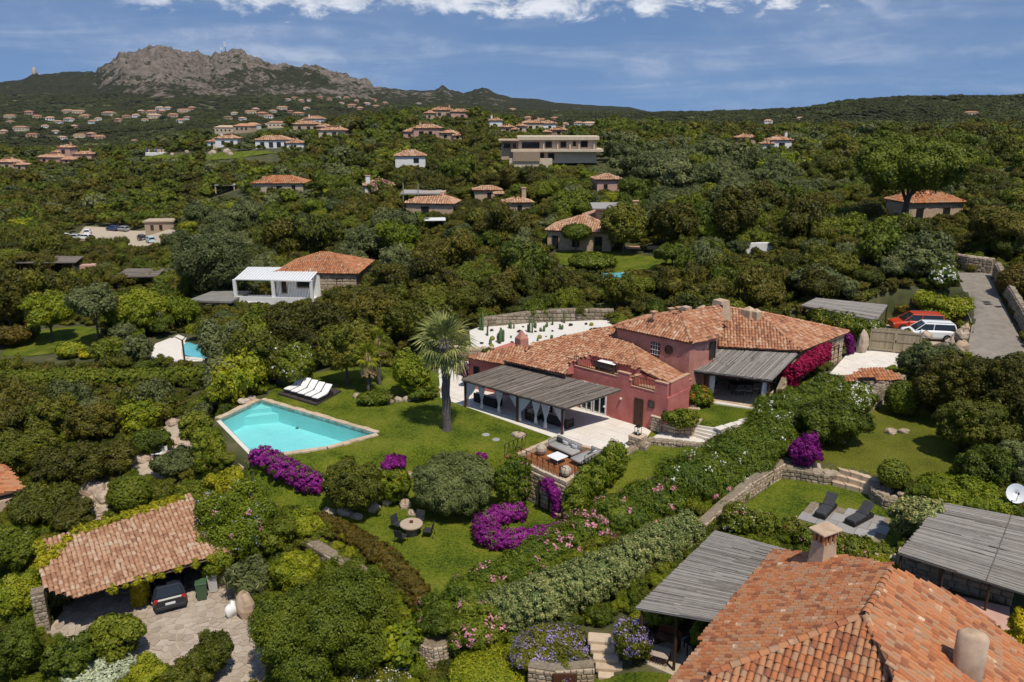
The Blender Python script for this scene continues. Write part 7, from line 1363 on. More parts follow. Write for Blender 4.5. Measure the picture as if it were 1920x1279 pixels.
CV = [('orange stone villa with a square tower on the wooded crest', 830, 222, 14, 9, 4.0, m_sandpl, [(-.3, 1.2, 2.8, 1.6), (.5, 1.0, 2.6, 1.6)]),
 ('terracotta wing with a clay roof beside the crest tower', 862, 226, 12, 8, 4.2, m_pinkpl, [(.3, 1.2, 2.8, 1.6)]),
 ('pink villa with clay roof and purple bougainvillea below the crest', 800, 258, 15, 10, 3.8, m_pinkpl, [(-.4, .8, 2.6, 2.0), (.3, .8, 2.6, 1.6)]),
 ('clay roofed annexe beside the pink villa', 838, 262, 9, 7, 2.6, m_sandpl, [(-.2, .8, 2.0, 1.4)]),
 ('small white cubic house with a pointed white chimney', 930, 244, 8, 7, 4.2, m_whitepl, [(-.2, 1.4, 2.9, 1.4)]),
 ('low clay roofed house beside the white cubic house', 950, 250, 8, 6, 2.6, m_sandpl, [(.1, .8, 2.0, 1.2)]),
 ('villa with a steep clay roof and round dormer window on the crest', 1000, 246, 12, 9, 3.6, m_creampl, [(-.3, .8, 2.4, 1.6), (.4, .8, 2.4, 1.4)]),
 ('white wing with a clay roof next to the dormer villa', 1028, 246, 10, 8, 3.4, m_whitepl, [(.2, .8, 2.4, 1.4)]),
 ('white villa with clay roof and pointed chimney high on the wooded crest', 590, 236, 15, 10, 3.8, m_whitepl, [(-.3, .8, 2.6, 1.6), (.3, .8, 2.6, 1.6)]),
 ('clay roofed villa with dark windows below the white crest villa', 574, 246, 18, 10, 3.4, m_sandpl, [(-.5, .8, 2.4, 1.6), (.2, .8, 2.4, 1.6), (.7, .8, 2.4, 1.6)]),
 ('long low clay roofed villa with corner chimneys on the slope', 622, 258, 17, 9, 3.2, m_creampl, [(-.5, .8, 2.4, 1.6), (.2, .6, 2.4, 2.0), (.7, .8, 2.4, 1.4)]),
 ('white columned villa with wide clay roof above the green lawn', 512, 278, 20, 11, 3.4, m_whitepl, [(-.6, .3, 2.6, 1.8), (-.1, .3, 2.6, 1.8), (.35, .3, 2.6, 1.8), (.75, .3, 2.6, 1.4)]),
 ('white gabled villa with purple hedge beside pale boulders', 425, 274, 14, 9, 3.4, m_whitepl, [(-.3, .6, 2.4, 1.6), (.5, .6, 2.4, 1.4)]),
 ('small house with one white chimney on the far crest', 252, 268, 9, 7, 2.6, m_whitepl, [(.1, .8, 2.0, 1.4)]),
 ('pink two storey tower house with clay roof over the wooded valley', 122, 300, 9, 8, 6.2, m_pinkpl, [(-.1, 3.2, 5.2, 2.0)]),
 ('low pink wing spreading wide before the pink tower house', 92, 306, 18, 9, 2.8, m_pinkpl, [(-.4, .8, 2.0, 1.6), (.4, .8, 2.0, 1.6)]),
 ('low pink wing with clay roof on the crest side of the pink tower house', 155, 300, 12, 8, 2.8, m_pinkpl, [(.2, .8, 2.0, 1.6)]),
 ('sandy stone house low down in the wooded valley', 10, 318, 14, 9, 3.4, m_sandpl, [(.2, .8, 2.2, 1.6)]),
 ('low house with pale walls hidden in the trees near the poles', 1465, 282, 9, 7, 3.2, m_whitepl, [(.0, .8, 2.4, 2.0)]),
 ('low sandy house in the trees beside the pale walled house', 1400, 272, 9, 7, 2.6, m_sandpl, [(.0, .8, 2.0, 1.4)]),
 ('clay roofed house peeping from trees below the dormer villa', 1045, 254, 9, 6, 2.2, m_sandpl, [(.2, .6, 1.7, 1.4)]),
 ('sandy chimneyed cottage among pink oleanders', 915, 378, 5.5, 4.5, 2.4, m_sandpl, [(.1, .6, 1.9, .9)]),
 ('clay roofed cottage half hidden below the pink oleanders', 972, 404, 5.0, 4.5, 2.4, m_sandpl, [(.1, .6, 1.9, .9)])]
for i, (lb, px, py, w, d, h, wm, wn_) in enumerate(CV): hr = house(lb, px, py, w * (.74 if py < 330 else 1), d * .8, h, random.uniform(-.25, .25), wm, None, None, wn_, chim=[(random.choice((-.6, .5, .7)), .5, .8, 2.6)] if i % 2 == 0 else (), pitch=.9 if py < 330 else .5)[0]; sd_ = 1 if i % 2 else -1; w3 = w * .36; i % 3 != 1 and house('', px + sd_ * (w * .33 + w3 * .5) * FPX / (T(px, py).y * 1.02), py + 1, w3, d * .7, h * .68, random.uniform(-.2, .2), wm, None, None, [(0, .6, 1.7, 1.1)], parent=hr, pitch=.9 if py < 330 else .5)
p = T(290, 291); pv_ = thing('blue_pavilion', 'white terrace with blue posts on the crest lawn', 'pavilion', p); mb = MB(); mb.rbox(p + Vector((0, 2, .5)), (9, 5, 1.6), 0, .1); mb.build('base', m_whitepl, pv_); m_bl = M('blue_wood', [(.06,.10,.34)], rough=.6); CLEAR.append((272, 272, 308, 291, p.y))
for x in (-3.8, -1.2, 1.2, 3.8): mb = MB(); mb.box(p + Vector((x, 0, 2.4)), (.35, .35, 2.4)); mb.build('post', m_bl, pv_)
mb = MB(); mb.box(p + Vector((0, 2.5, 2.0)), (8, .3, 1.6)); mb.build('screen', m_sandpl, pv_)
cl = TP([(250,300),(300,290),(420,286),(500,284),(520,288),(450,298),(330,304)]); sheet('crest_lawn', [tuple(p[:2]) for p in cl], m_lawn, .15, 2.5); EXCL.append([tuple(p[:2]) for p in cl]); CLEAR.append((340, 280, 520, 296, 350))
for i, (px, py, w) in enumerate(((398,290,14),(404,282,12),(425,288,16),(432,292,10),(322,293,10),(350,287,8))): rock('pale granite boulder on the crest lawn', px, py, w, .8, 140 + i, grp='boulders on the crest lawn')
protos = []
for i, (wm, w, d, h) in enumerate(((m_whitepl, 15, 10, 4.0), (m_sandpl, 18, 11, 4.4), (m_pinkpl, 14, 10, 4.0), (m_creampl, 24, 11, 5.2))):
    r_ = thing('village_house', '', 'house', (0, 0, 0)); mb = MB(); mb.prism([(-w/2, -d/2), (w/2, -d/2), (w/2, d/2), (-w/2, d/2)], -5, h); mb.build('wall', wm, r_)
    e = [(-w/2-.6, -d/2-.6, h), (w/2+.6, -d/2-.6, h), (w/2+.6, d/2+.6, h), (-w/2-.6, d/2+.6, h)]; k = d / 2 - 1; mb = MB(); mb.add(e + [(-w/2+k, 0, h + 2.2), (w/2-k, 0, h + 2.2)], [(0, 1, 5, 4), (1, 2, 5), (2, 3, 4, 5), (3, 0, 4), (3, 2, 1, 0)]); mb.build('roof', [m_tileold, m_tile, m_tileold, m_tileold][i], r_)
    for t in ((-.55, 0, .5) if i < 3 else (-.7, -.25, .2, .65)): mb = MB(); mb.box((t * w / 2, -d / 2 - .05, 1.9), (2.0, .2, 1.9)); mb.build('window', m_glass, r_)
    protos.append(r_)
VL = ['white walled house of the distant hillside village', 'sandy walled house of the distant hillside village', 'pink walled house of the distant hillside village', 'long cream building of the distant hillside village']
VP = [(20,232),(40,245),(55,215),(70,222),(95,226),(110,232),(128,213),(140,240),(160,222),(175,232),(185,226),(205,218),(222,228),(238,222),(255,220),(272,228),(290,222),(305,212),(325,220),(340,230),(352,224),(20,222),(8,250),(62,258),(105,250),(118,262),(150,258),(172,256),(188,262),(85,240),(130,228),(148,214),(265,212),(285,214),(300,206),(315,206),(345,212),(360,206),(428,224),(440,216),(455,226),(470,214),(480,208),(492,218),(505,222),(512,212),(530,206),(545,212),(560,218),(575,206),(410,246),(425,250),(440,244),(460,248),(475,243),(500,238),(520,240),(540,190),(552,186),(565,192),(580,190),(600,186),(618,188),(635,184),(650,186),(668,192),(680,186),(700,190),(715,186),(730,184),(745,180),(760,176),(688,198),(705,202),(722,196),(640,196),(660,202),(675,206),(785,196),(800,190),(815,182),(870,196),(885,188),(900,182),(915,186),(940,200),(960,208),(990,226),(1015,230),(1060,236),(1085,236),(1105,238),(1040,226),(930,192),(1440,232),(1500,226),(1820,218)]
first = [True] * 4
for i, (px, py) in enumerate(VP):
    k = (i * 7 + i // 5) % 4 if py > 205 else (i % 3); p = T(px, py); s = np.clip(p.y / 1500, .55, 1.15) * random.uniform(.75, 1.1); o = protos[k] if first[k] else copy_tree(protos[k]); first[k] = False
    o.location = p + Vector((0, 0, .8)); o.scale = (s, s, s); o.rotation_euler = (0, 0, random.uniform(-.5, .5)); o['label'] = VL[k]; o['group'] = VL[k].replace('house', 'houses').replace('building', 'buildings')
    c = Vector(o.location); hw = 8.5 * s; EXCL.append([(c.x - hw, c.y - hw * 1.5), (c.x + hw, c.y - hw * 1.5), (c.x + hw, c.y + hw), (c.x - hw, c.y + hw)]); f_ = proj(c)[2]; CLEAR.append((px - hw * FPX / f_, py - 5, px + hw * FPX / f_, py, p.y))
def mast(label, px, py, hpx, r=.12, cross=0):
    p = T(px, py); f_ = proj(p)[2]; h = hpx * f_ / FPX; r_ = thing('mast', label, 'mast', p, 'thin poles on the wooded ridge'); mb = MB(); mb.tube([p, p + Vector((0, 0, h))], [r, r * .6], 6); mb.build('pole', m_dgreym, r_)
    for k in range(cross): mb = MB(); z = h * (.95 - .12 * k); mb.box(p + Vector((0, 0, z)), (r * 9, r * 2, r * 2.5)); mb.build('crossbar', m_dgreym, r_)
for i, (px, py, h) in enumerate(((1621, 262, 58), (1634, 262, 56), (1650, 262, 54))): mast('tall thin pole rising from the trees of the wooded ridge, one of three', px, py, h, .14)
def crest_mast(label, px, hpx, r):
    i = int(np.argmin(abs(pxs - px))); j = NT - 15; p = Vector(Vm.reshape(Tm.shape + (3,))[j, i]); r_ = thing('radio_mast', label, 'mast', p); h = hpx * YC / FPX; mb = MB(); mb.tube([p - Vector((0, 0, 5)), p + Vector((0, 0, h))], [r, r * .5], 6); mb.build('pole', m_dgreym, r_)
    for k in range(3): mb = MB(); mb.box(p + Vector((0, 0, h * (.5 + .2 * k))), (r * 6, r * 2, r * 3)); mb.build('antenna', m_plate, r_)
crest_mast('tall radio mast on the rocky mountain summit', 433, 14, 1.6); crest_mast('short radio mast beside the tall one on the summit', 425, 8, 1.3)
i = int(np.argmin(abs(pxs - 76))); p = Vector(Vm.reshape(Tm.shape + (3,))[NT - 16, i]); mb = MB(); mb.rock(p + Vector((0, -6, 8)), (13, 12, 24), 9, 12, 8, .2); mb.build('rock_tor', m_boulder, None, False, 'lone granite tor on the low shoulder of the mountain ridge', 'rock')
lotp = TP([(150,437),(160,425),(300,428),(330,432),(330,462),(270,470),(120,452)]); sheet('valley_parking', [tuple(p[:2]) for p in lotp], m_gravel, .1, 2.0); EXCL.append([tuple(p[:2]) for p in lotp]); CLEAR.extend([(160, 426, 212, 436, 195), (264, 446, 298, 455, 195), (112, 443, 160, 449, 195)])
pcars = [('pale blue small car at the edge of the valley car park', (.42, .58, .62), 283, 455, 35), ('white car in the valley car park behind the hedge', (.72, .73, .75), 118, 448, 70), ('silver car in the valley car park next to the hedge', (.45, .46, .48), 138, 450, 80), ('bright white car angled in the valley car park', (.75, .76, .78), 160, 450, 75), ('dark blue car beside the far tree in the valley car park', (.03, .05, .16), 212, 433, 70), ('white van-like car at the back of the valley car park', (.74, .75, .77), 165, 440, 20), ('black car parked beside the pale blue car', (.02, .02, .022), 266, 451, 35), ('grey car at the back of the valley car park', (.3, .3, .31), 230, 434, 70)]
for lb, c, px, py, a in pcars: c_ = car('parked_car', lb, paint('car_paint_%d_%d' % (px, py), c)); c_.location = T(px, py) + Vector((0, 0, .12)); c_.rotation_euler = (0, 0, R(a))
house('low stone hut beside the valley car park', 300, 436, 7.5, 5, 2.8, .1, m_stone, None, None, [(-.5, .6, 2.0, .8), (.1, .6, 2.0, .8)], flatroof=True)
for (px, py, w), lb in (((88, 516, 11), 'dark weathered reed shelter in the valley garden'), ((255, 546, 7), 'small round reed roof in the valley garden')):
    p = T(px, py); s_ = thing('reed_shelter', lb, 'shelter', p); a_ = p + Vector((-w/2, 0, 2.3)); canopy(s_, [a_, a_ + Vector((w, .3, 0)), a_ + Vector((w * .95, 4.5, .5)), a_ + Vector((.3, 4.5, .5))], m_reed, 60, along='v')
    for x in (-w * .45, w * .45): mb = MB(); mb.tube([p + Vector((x, .3, -.3)), p + Vector((x, .3, 2.25))], .08, 6); mb.build('post', m_wood, s_)
    f_ = proj(p)[2]; CLEAR.append((px - w / 2 * FPX / f_, py - 32, px + w / 2 * FPX / f_, py - 8, p.y))
for (px, py, w, h), lb in (((150, 510, 6.5, 1.3), 'low pinkish garden wall block in the valley gardens'), ((255, 475, 4, .8), 'low sandy wall piece by the valley garden path')): p = T(px, py); mb = MB(); mb.rbox(p + Vector((0, .8, h / 2)), (w, 1.6, h), .2, .08); mb.build('garden_block', m_pinkpl if 'pink' in lb else m_sandpl, None, False, lb, 'wall'); CLEAR.append((px - 20, py - 12, px + 20, py, p.y))
gl = TP([(0,668),(20,640),(90,618),(150,612),(190,620),(175,650),(110,662),(60,668)]); sheet('garden_lawn', [tuple(p[:2]) for p in gl], m_lawn, .05, 1.2); EXCL.append([tuple(p[:2]) for p in gl]); CLEAR.append((-10, 612, 180, 664, 100))
gpv = TP([(278,668),(292,645),(335,628),(350,634),(346,642),(385,666),(380,678),(290,676)]); sheet('pool_paving', [tuple(p[:2]) for p in gpv], m_travert, .05, 1.0); EXCL.append([tuple(p[:2]) for p in gpv]); CLEAR.append((265, 620, 380, 680, 75))
m_pw = M('far_pool_water', [(.10,.44,.50), (.16,.52,.58)], rough=.08, isl=0, scale=.4, spec=.5)
for pix, lb, zz in (([(343,655),(352,648),(375,650),(400,668),(385,676),(345,672)], 'small turquoise pool in the garden behind the long hedge', None), ([(1128,520),(1182,512),(1190,528),(1132,542)], 'turquoise pool peeping between trees below the topiary lawn', None)):
    q = TP(pix); r_ = thing('garden_pool', lb, 'swimming pool', q[0]); sheet('water', [tuple(p[:2]) for p in q], m_pw, .10, 1.0, kind=None, zf=lambda x, y, z0=sum(p.z for p in q) / len(q) + .12: x * 0 + z0); w_ = bpy.context.scene.collection.objects[-1]; w_.parent = r_; w_.location = -r_.location; mb = MB()
    for i in range(len(q)): a_, b_ = q[i], q[(i+1) % len(q)]; mb.tube([a_ + Vector((0, 0, .06)), b_ + Vector((0, 0, .06))], .18, 4)
    mb.build('rim', m_travert, r_); EXCL.append([tuple(p[:2]) for p in q])
CLEAR += [(1128, 510, 1146, 524, 104), (385, 640, 400, 680, 74)]
tl = TP([(1035,478),(1060,470),(1140,468),(1225,482),(1300,487),(1290,498),(1240,505),(1160,512),(1090,506),(1050,496)]); sheet('topiary_lawn', [tuple(p[:2]) for p in tl], m_lawn, .05, 1.2); EXCL.append([tuple(p[:2]) for p in tl]); CLEAR.append((1045, 472, 1240, 500, 122))
pt2 = TP([(1170,462),(1240,462),(1235,470),(1175,468)]); sheet('brick_patio', [tuple(p[:2]) for p in pt2], m_capst, .08, 1.2); EXCL.append([tuple(p[:2]) for p in pt2])
p = T(347, 682); mb = MB(); mb.tube([p, p + Vector((0, 0, 2.6))], .09, 6); mb.tube([p + Vector((0, 0, 2.5)), p + Vector((-.7, 0, 2.9)), p + Vector((-1.1, 0, 2.8))], .05, 5); mb.tube([p + Vector((0, 0, 2.5)), p + Vector((.5, 0, 3.0))], .05, 5); mb.build('timber_post', m_wood, None, False, 'dark branching timber post beside the valley garden pool', 'post'); CLEAR.append((335, 628, 360, 682, p.y))
DISH = [(0,0,-.1,.6,.6,.7),(.62,-.3,-.1,.3,.3,.5),(-.62,-.25,-.1,.32,.3,.5),(.3,-.6,-.2,.34,.3,.5),(-.3,.55,.25,.34,.34,.5),(.45,.05,.15,.5,.5,.75),(-.45,.0,.1,.5,.52,.75),(.1,.42,.3,.5,.48,.65),(-.1,-.42,-.05,.55,.5,.75)]
def BUSH(name, label, x0, y0, x1, y1, kind, cat='shrub', **k): return plant(name, label, cat, (x0, y0, x1, y1), kind, **k)
m_ = BUSH('olive_tree', 'broad silvery olive tree with a dished crown on the lower lawn', 772, 848, 930, 966, 'olive', 'tree', lift=.25, lobes=DISH, leaf=.20, aspect=.3, dens=1.3, bark=m_barkgrey, trunk=.2)
BUSH('mastic_shrub', 'huge rounded green mastic shrub beside the crazy paving', 472, 1062, 748, 1290, 'mastic', nl=16, dens=1.1)
BUSH('rockery_shrub', 'dark rosemary-like shrub spreading over the rockery', 602, 850, 722, 972, 'maquis', dens=1.1, flowers=[(m_white, 40, 20, .07)])
BUSH('rockery_shrub', 'yellowish green flowering shrub at the end of the rockery', 700, 872, 772, 950, 'bright', flowers=[(m_yelfl, 160, 40, .06)])
BUSH('bougainvillea', 'small magenta bougainvillea mound on top of the rockery', 712, 852, 764, 884, 'boug')
BUSH('bougainvillea', 'tiny magenta bougainvillea on the lawn behind the olive tree', 892, 848, 912, 868, 'boug')
BUSH('bougainvillea', 'small magenta bougainvillea beside the path to the cellar', 1082, 972, 1110, 1000, 'boug')
BUSH('bougainvillea', 'round vivid violet bougainvillea bush above the sunbed lawn', 1474, 810, 1544, 880, 'boug', dens=1.2, lift=.2)
def gp_(px, py): return T(px, py)
path_hedge('bougainvillea_hedge', 'long magenta bougainvillea hedge beside the pool corner', 'hedge', [gp_(494, 872), gp_(525, 890), gp_(560, 908), gp_(590, 925)], 1.45, [1.2, 1.3, 1.4, 1.4], 'boug', 1.1, [(m_oleand, 900, 120, .09, 0, 1)], clip=True)
path_hedge('bougainvillea_hedge', 'horseshoe shaped magenta bougainvillea hedge in front of the cellar door', 'hedge', [gp_(972, 975), gp_(930, 982), gp_(903, 1000), gp_(912, 1024), gp_(965, 1030), gp_(1015, 1024), gp_(1050, 1015)], [1.0, 1.1, 1.2, 1.25, 1.2, 1.15, 1.0], [1.1, 1.15, 1.2, 1.2, 1.15, 1.15, 1.1], 'boug', 1.1, [(m_oleand, 1500, 200, .09, 0, 1)], clip=True)
def climber(label, pts, w, kind, n=3000, leaf=.14, cat='climber'):
    lb = []; pts = [Vector(p) for p in pts]
    for i in range(len(pts) - 1):
        for k in range(4): p = pts[i].lerp(pts[i+1], k / 4); r_ = w * random.uniform(.75, 1.2); lb.append((p.x, p.y, p.z, r_, r_ * .8, r_))
    V, Fq = lobes_leaves(lb, n, leaf, clump=.2, jit=.7, core=.7, inner=.25); c = pts[0]; root = thing('bougainvillea' if 'boug' in kind else 'climbing_plant', label, cat, c); link('foliage', np_mesh('climber', V - np.array(c), Fq, KIND[kind]), root); mb = MB(); mb.tube([pts[0] - Vector((0, 0, .4))] + pts, .05, 5); mb.build('stem', m_bark, root)
q = CW1(1045, 925) + CW1.n * .3
climber('magenta bougainvillea climbing beside the dark cellar door', [Vector((q.x + .3, q.y, -2.1)), Vector((q.x + .2, q.y, -1.3)), Vector((q.x, q.y, -.6)), Vector((q.x - .5, q.y + .4, -.05)), ], .38, 'boug', 2600, .12)
mb = MB(); mb.lathe((q.x + .35, q.y - .1, -2.3), [(.24, 0), (.32, .3), (.34, .42), (.27, .43)], 12); mb.build('terracotta_pot', m_capst, None, True, 'terracotta pot at the foot of the climbing bougainvillea', 'pot')
climber('crimson bougainvillea cascading over the corner of the dining pergola', [G(1480, 728, 1.3), G(1482, 700, 2.6), G(1500, 690, 3.1), G(1522, 676, 3.3), G(1548, 660, 3.5)], .62, 'bougred', 9000, .16)
climber('crimson bougainvillea spray running along the stone wall eave', [G(1515, 668, 3.6), G(1535, 660, 3.6), G(1560, 645, 3.6)], .36, 'bougred', 2500, .14)
climber('purple bougainvillea at the patio corner of the villa roof', [G(872, 712, .3), G(873, 695, 1.5), G(875, 680, 2.3)], .3, 'boug', 1200, .13)
climber('purple bougainvillea behind the gate corner of the villa', [G(1594, 660, 1.6), G(1594, 640, 2.8), G(1592, 628, 3.4)], .35, 'boug', 1200, .14)
climber('yellow-green ivy on the middle pillar of the carport', [G(262, 1130, -4.1), G(262, 1110, -3.2), G(262, 1085, -2.2)], .42, 'yellow', 3000, .12)
climber('yellow-green ivy along the top of the carport roof', [Pc(75, 1022) + Vector((0, 0, .1)), Pc(80, 1060), Pc(140, 1000), Pc(215, 976), Pc(290, 952), Pc(355, 930)], .36, 'yellow', 6500, .12)
climber('yellow-green ivy fringing the front eave of the carport', [Pc(210, 1100) - Vector((0, 0, .15)), Pc(300, 1073) - Vector((0, 0, .15)), Pc(425, 1036) - Vector((0, 0, .1))], .24, 'yellow', 3500, .11)
climber('green creeper on the bin end of the carport', [G(395, 1085, -3.6), G(400, 1065, -2.6), G(420, 1045, -2.0)], .55, 'bright', 3000, .13)
BUSH('oleander', 'green oleander beside the landing of the timber deck', 925, 845, 1002, 960, 'oleander', flowers=[(m_pink, 60, 12, .1)], dens=.9)
path_hedge('oleander_hedge', 'clipped green hedge hiding the side wall of the deck cellar', 'hedge', [T(1075, 975), T(1110, 935), T(1145, 895), T(1162, 880)], 1.3, [2.3, 2.3, 2.2, 1.6], 'oleander', 1.0)
OH = [(818,1180),(870,1130),(950,1092),(1040,1046),(1130,1002),(1220,965),(1300,930),(1370,885),(1425,830),(1490,780),(1560,750)]
path_hedge('oleander_hedge', 'long flowering oleander hedge sweeping along the villa lawn', 'hedge', [T(x, y) for x, y in OH], [2.6, 2.4, 2.2, 2.3, 2.9, 3.6, 4.2, 4.2, 3.6, 2.8, 2.4], [1.6, 1.4, 1.3, 1.3, 1.6, 1.9, 2.0, 2.0, 1.9, 1.8, 1.7], 'oleander', .8, [(m_pink, 1300, 70, .13, .28, .55), (m_pink, 260, 22, .13, .0, .3), (m_white, 420, 60, .11, .5, .85)], leaf=.24, aspect=.22)
path_hedge('variegated_hedge', 'wide pale variegated hedge in front of the oleander hedge', 'hedge', [T(930, 1188), T(1010, 1165), T(1090, 1130), T(1170, 1088), T(1240, 1050), T(1285, 1020)], [2.2, 2.5, 2.6, 2.5, 2.2, 1.8], [2.1, 2.2, 2.2, 2.1, 2.0, 1.8], 'varieg', 1.25, leaf=.105, clip=True)
path_hedge('bronze_hedge', 'low bronze clipped hedge curving round the lower lawn', 'hedge', [T(605, 985), T(660, 1015), T(720, 1058), T(765, 1098), T(790, 1135), T(802, 1168)], [.9, 1.2, 1.4, 1.3, 1.2, 1.2], [.9, 1.0, 1.0, .9, .9, 1.0], 'bronze', 1.2, leaf=.09, clip=True)
BUSH('oleander', 'pink flowering oleander hanging over the rounded stone wall', 832, 1125, 945, 1235, 'oleander', dens=.8, flowers=[(m_pink, 520, 26, .12)])
BUSH('bank_shrub', 'dark green shrub capping the rounded stone wall', 778, 1138, 856, 1196, 'mastic', ground=-2.1)
BUSH('fig_shrub', 'large leaved green fig shrub beside the mastic shrub', 695, 1150, 795, 1265, 'bright', leaf=.3, dens=.8, nl=6)
BUSH('flowering_shrub', 'white and yellow flowering shrub at the foot of the mastic shrub', 640, 1215, 770, 1300, 'maquis', flowers=[(m_white, 700, 60, .09), (m_yelfl, 200, 30, .07)])
BUSH('clipped_shrub', 'low clipped bright green mound below the rounded wall', 836, 1226, 998, 1300, 'bright', clipped=True)
BUSH('lilac_shrub', 'lilac flowering shrub above the wall with the hatch', 952, 1180, 1112, 1262, 'maquis', flowers=[(m_lilac, 2600, 160, .075)])
BUSH('lilac_shrub', 'lilac flowering shrub between the patio steps and the pergola', 1148, 1152, 1222, 1250, 'maquis', flowers=[(m_lilac, 1300, 80, .075)])
BUSH('climbing_shrub', 'green leafy shrub under the eave of the orange tiled house', 1292, 1162, 1345, 1232, 'bright', leaf=.14)
BUSH('myrtle_hedge', 'rounded dark green shrub between the hedge and the dry lawn', 1490, 748, 1628, 842, 'mastic', nl=12)
BUSH('flowering_shrub', 'white flowering bush behind the villa stone wall', 1500, 702, 1645, 772, 'mastic', flowers=[(m_white, 900, 120, .11)])
BUSH('round_shrub', 'round dark clipped shrub beside the stepped stone wall', 1660, 712, 1728, 782, 'mastic', clipped=True)
BUSH('clipped_tree', 'small clipped bottle green tree on the dry lawn steps', 1646, 860, 1706, 918, 'mastic', 'tree', clipped=True, lift=.35)
BUSH('round_shrub', 'large round glossy shrub at the edge of the dry lawn', 1792, 828, 1892, 930, 'mastic', nl=12)
BUSH('olive_shrub', 'grey-green shrub above the satellite dish', 1868, 822, 1960, 915, 'olive')
BUSH('ground_cover', 'low spreading green ground cover above the silvery pergola', 1722, 895, 1890, 965, 'bright', dens=1.1)
BUSH('ground_cover', 'orange tinted ground cover beside the satellite dish', 1860, 925, 1935, 965, 'bronze')
BUSH('variegated_shrub', 'large pale variegated shrub beside the slab platform', 1664, 914, 1768, 1022, 'varieg', dens=1.2, flowers=[(m_orfl, 60, 20, .08)])
path_hedge('escallonia_hedge', 'mixed leafy hedge with pink buds below the sunbed platform', 'hedge', [T(1378, 1000), T(1440, 1012), T(1510, 1030), T(1590, 1045), T(1650, 1050)], 1.5, [1.4, 1.5, 1.3, 1.1, .9], 'mastic', 1.0, [(m_pink, 260, 60, .07, 0, 1), (m_brownh, 500, 40, .1, .3, .7), (m_white, 200, 20, .08, 0, .2)])
BUSH('chartreuse_shrub', 'yellow-green shrub at the corner of the side court', 1888, 1130, 1960, 1260, 'yellow')
TR = [(1690,640,1800,730,'greyolive'),(1720,655,1850,790,'juniper'),(1800,640,1925,800,'juniper'),(1760,740,1900,855,'maquis'),(1850,700,1975,850,'juniper'),(1700,640,1770,700,'mastic')]
for i, (a, b, c, d, k) in enumerate(TR): BUSH(['olive_tree','juniper_tree','juniper_tree','maquis_tree','juniper_tree','mastic_shrub'][i], ['grey-green olive tree at the end of the driveway','dark juniper tree above the round clipped shrub','tall dark juniper tree below the lane','brownish maquis tree shading the dry lawn','dense dark juniper tree at the lane side','green mastic shrub with pink flowers before the wooden gate'][i], a, b, c, d, k, 'tree' if i < 5 else 'shrub', lift=.5 if i < 5 else 0, nl=14, flowers=[(m_pink, 200, 20, .1)] if i == 5 else ())
BUSH('golden_shrub', 'orange-green clipped hedge above the lane wall', 1872, 495, 1960, 560, 'bronze', clipped=True)
BUSH('flowering_shrub', 'white flowering oleander at the lane bend', 1740, 495, 1795, 545, 'oleander', flowers=[(m_white, 500, 60, .2)])
BUSH('pink_oleander', 'pink flowering oleander above the short stone wall', 1622, 438, 1690, 480, 'oleander', flowers=[(m_pink, 900, 90, .25)])
BUSH('green_mound', 'green shrub with pink flowers along the lane before the boulders', 1715, 545, 1825, 612, 'bright', flowers=[(m_pink, 120, 12, .16)])
BUSH('hedge_shrub', 'yellow flecked hedge under the reed shelter behind the villa', 1510, 578, 1600, 628, 'mastic', flowers=[(m_yelfl, 260, 60, .1)])
BUSH('hedge_shrub', 'green hedge with white flowers under the reed shelter', 1565, 588, 1660, 648, 'mastic', flowers=[(m_white, 200, 50, .1)])
BUSH('yellow_daisies', 'mound of yellow daisies at the corner of the rose wall', 1238, 726, 1290, 768, 'mastic', lift=.5, flowers=[(m_yelfl, 1400, 120, .08)])
BUSH('lantana', 'orange flowering lantana beside the rough steps', 1282, 720, 1338, 768, 'bright', flowers=[(m_orfl, 320, 60, .08)], ground=.7)
BUSH('green_mound', 'rounded green mound in the stone planter beside the steps', 1242, 762, 1312, 808, 'mastic', ground=.55)
BUSH('purple_shrub', 'small purple leaved shrub in the bed against the rose wall', 1236, 748, 1268, 790, 'mastic', flowers=[(m_lilac, 160, 30, .08)], ground=.2)
BUSH('bed_shrub', 'low green shrub with red flowers in the bed beside the terrace', 668, 730, 738, 762, 'mastic', flowers=[(m_pink, 60, 8, .09)])
BUSH('bed_shrub', 'yellow flowering shrub in the bed beside the terrace', 760, 712, 822, 752, 'bright', flowers=[(m_yelfl, 160, 30, .09)])
BUSH('lemon_tree', 'glossy green lemon tree between the palms and the terrace', 730, 652, 812, 745, 'bright', 'tree', lift=.2, nl=12)
BUSH('yellow_shrub', 'yellow-green shrub on the lawn beside the cellar path', 1200, 898, 1262, 940, 'yellow', dens=.6, lift=0)
BP = [(372,590,470,720,'greyolive'),(420,600,540,735,'maquis'),(470,570,600,690,'juniper'),(545,560,660,690,'juniper'),(520,640,600,725,'mastic'),(590,590,705,712,'maquis'),(640,545,760,650,'juniper'),(720,560,800,650,'maquis'),(380,660,470,752,'greyolive')]
BL = ['grey olive tree over the valley garden pool','white flecked maquis tree behind the pool','dark juniper in the clump behind the pool','dense dark juniper behind the white loungers','green shrub with white flowers behind the loungers','large spreading cypress-like tree beside the two small palms','dark juniper below the white slatted terrace','maquis tree behind the tall palm','leaning olive tree with grey trunk behind the pool wall']
for i, (a, b, c, d, k) in enumerate(BP): BUSH('garden_tree', BL[i], a, b, c, d, k, 'tree', lift=.9 if i in (5, 8) else .3, nl=13, flowers=[(m_white, 90, 60, .12)] if i in (1, 4) else ())
path_hedge('clipped_hedge', 'long dark clipped hedge crossing the valley gardens', 'hedge', [T(-20, 724), T(90, 722), T(200, 721), T(300, 720), T(385, 716)], 2.2, 1.5, 'mastic', .8, clip=True)
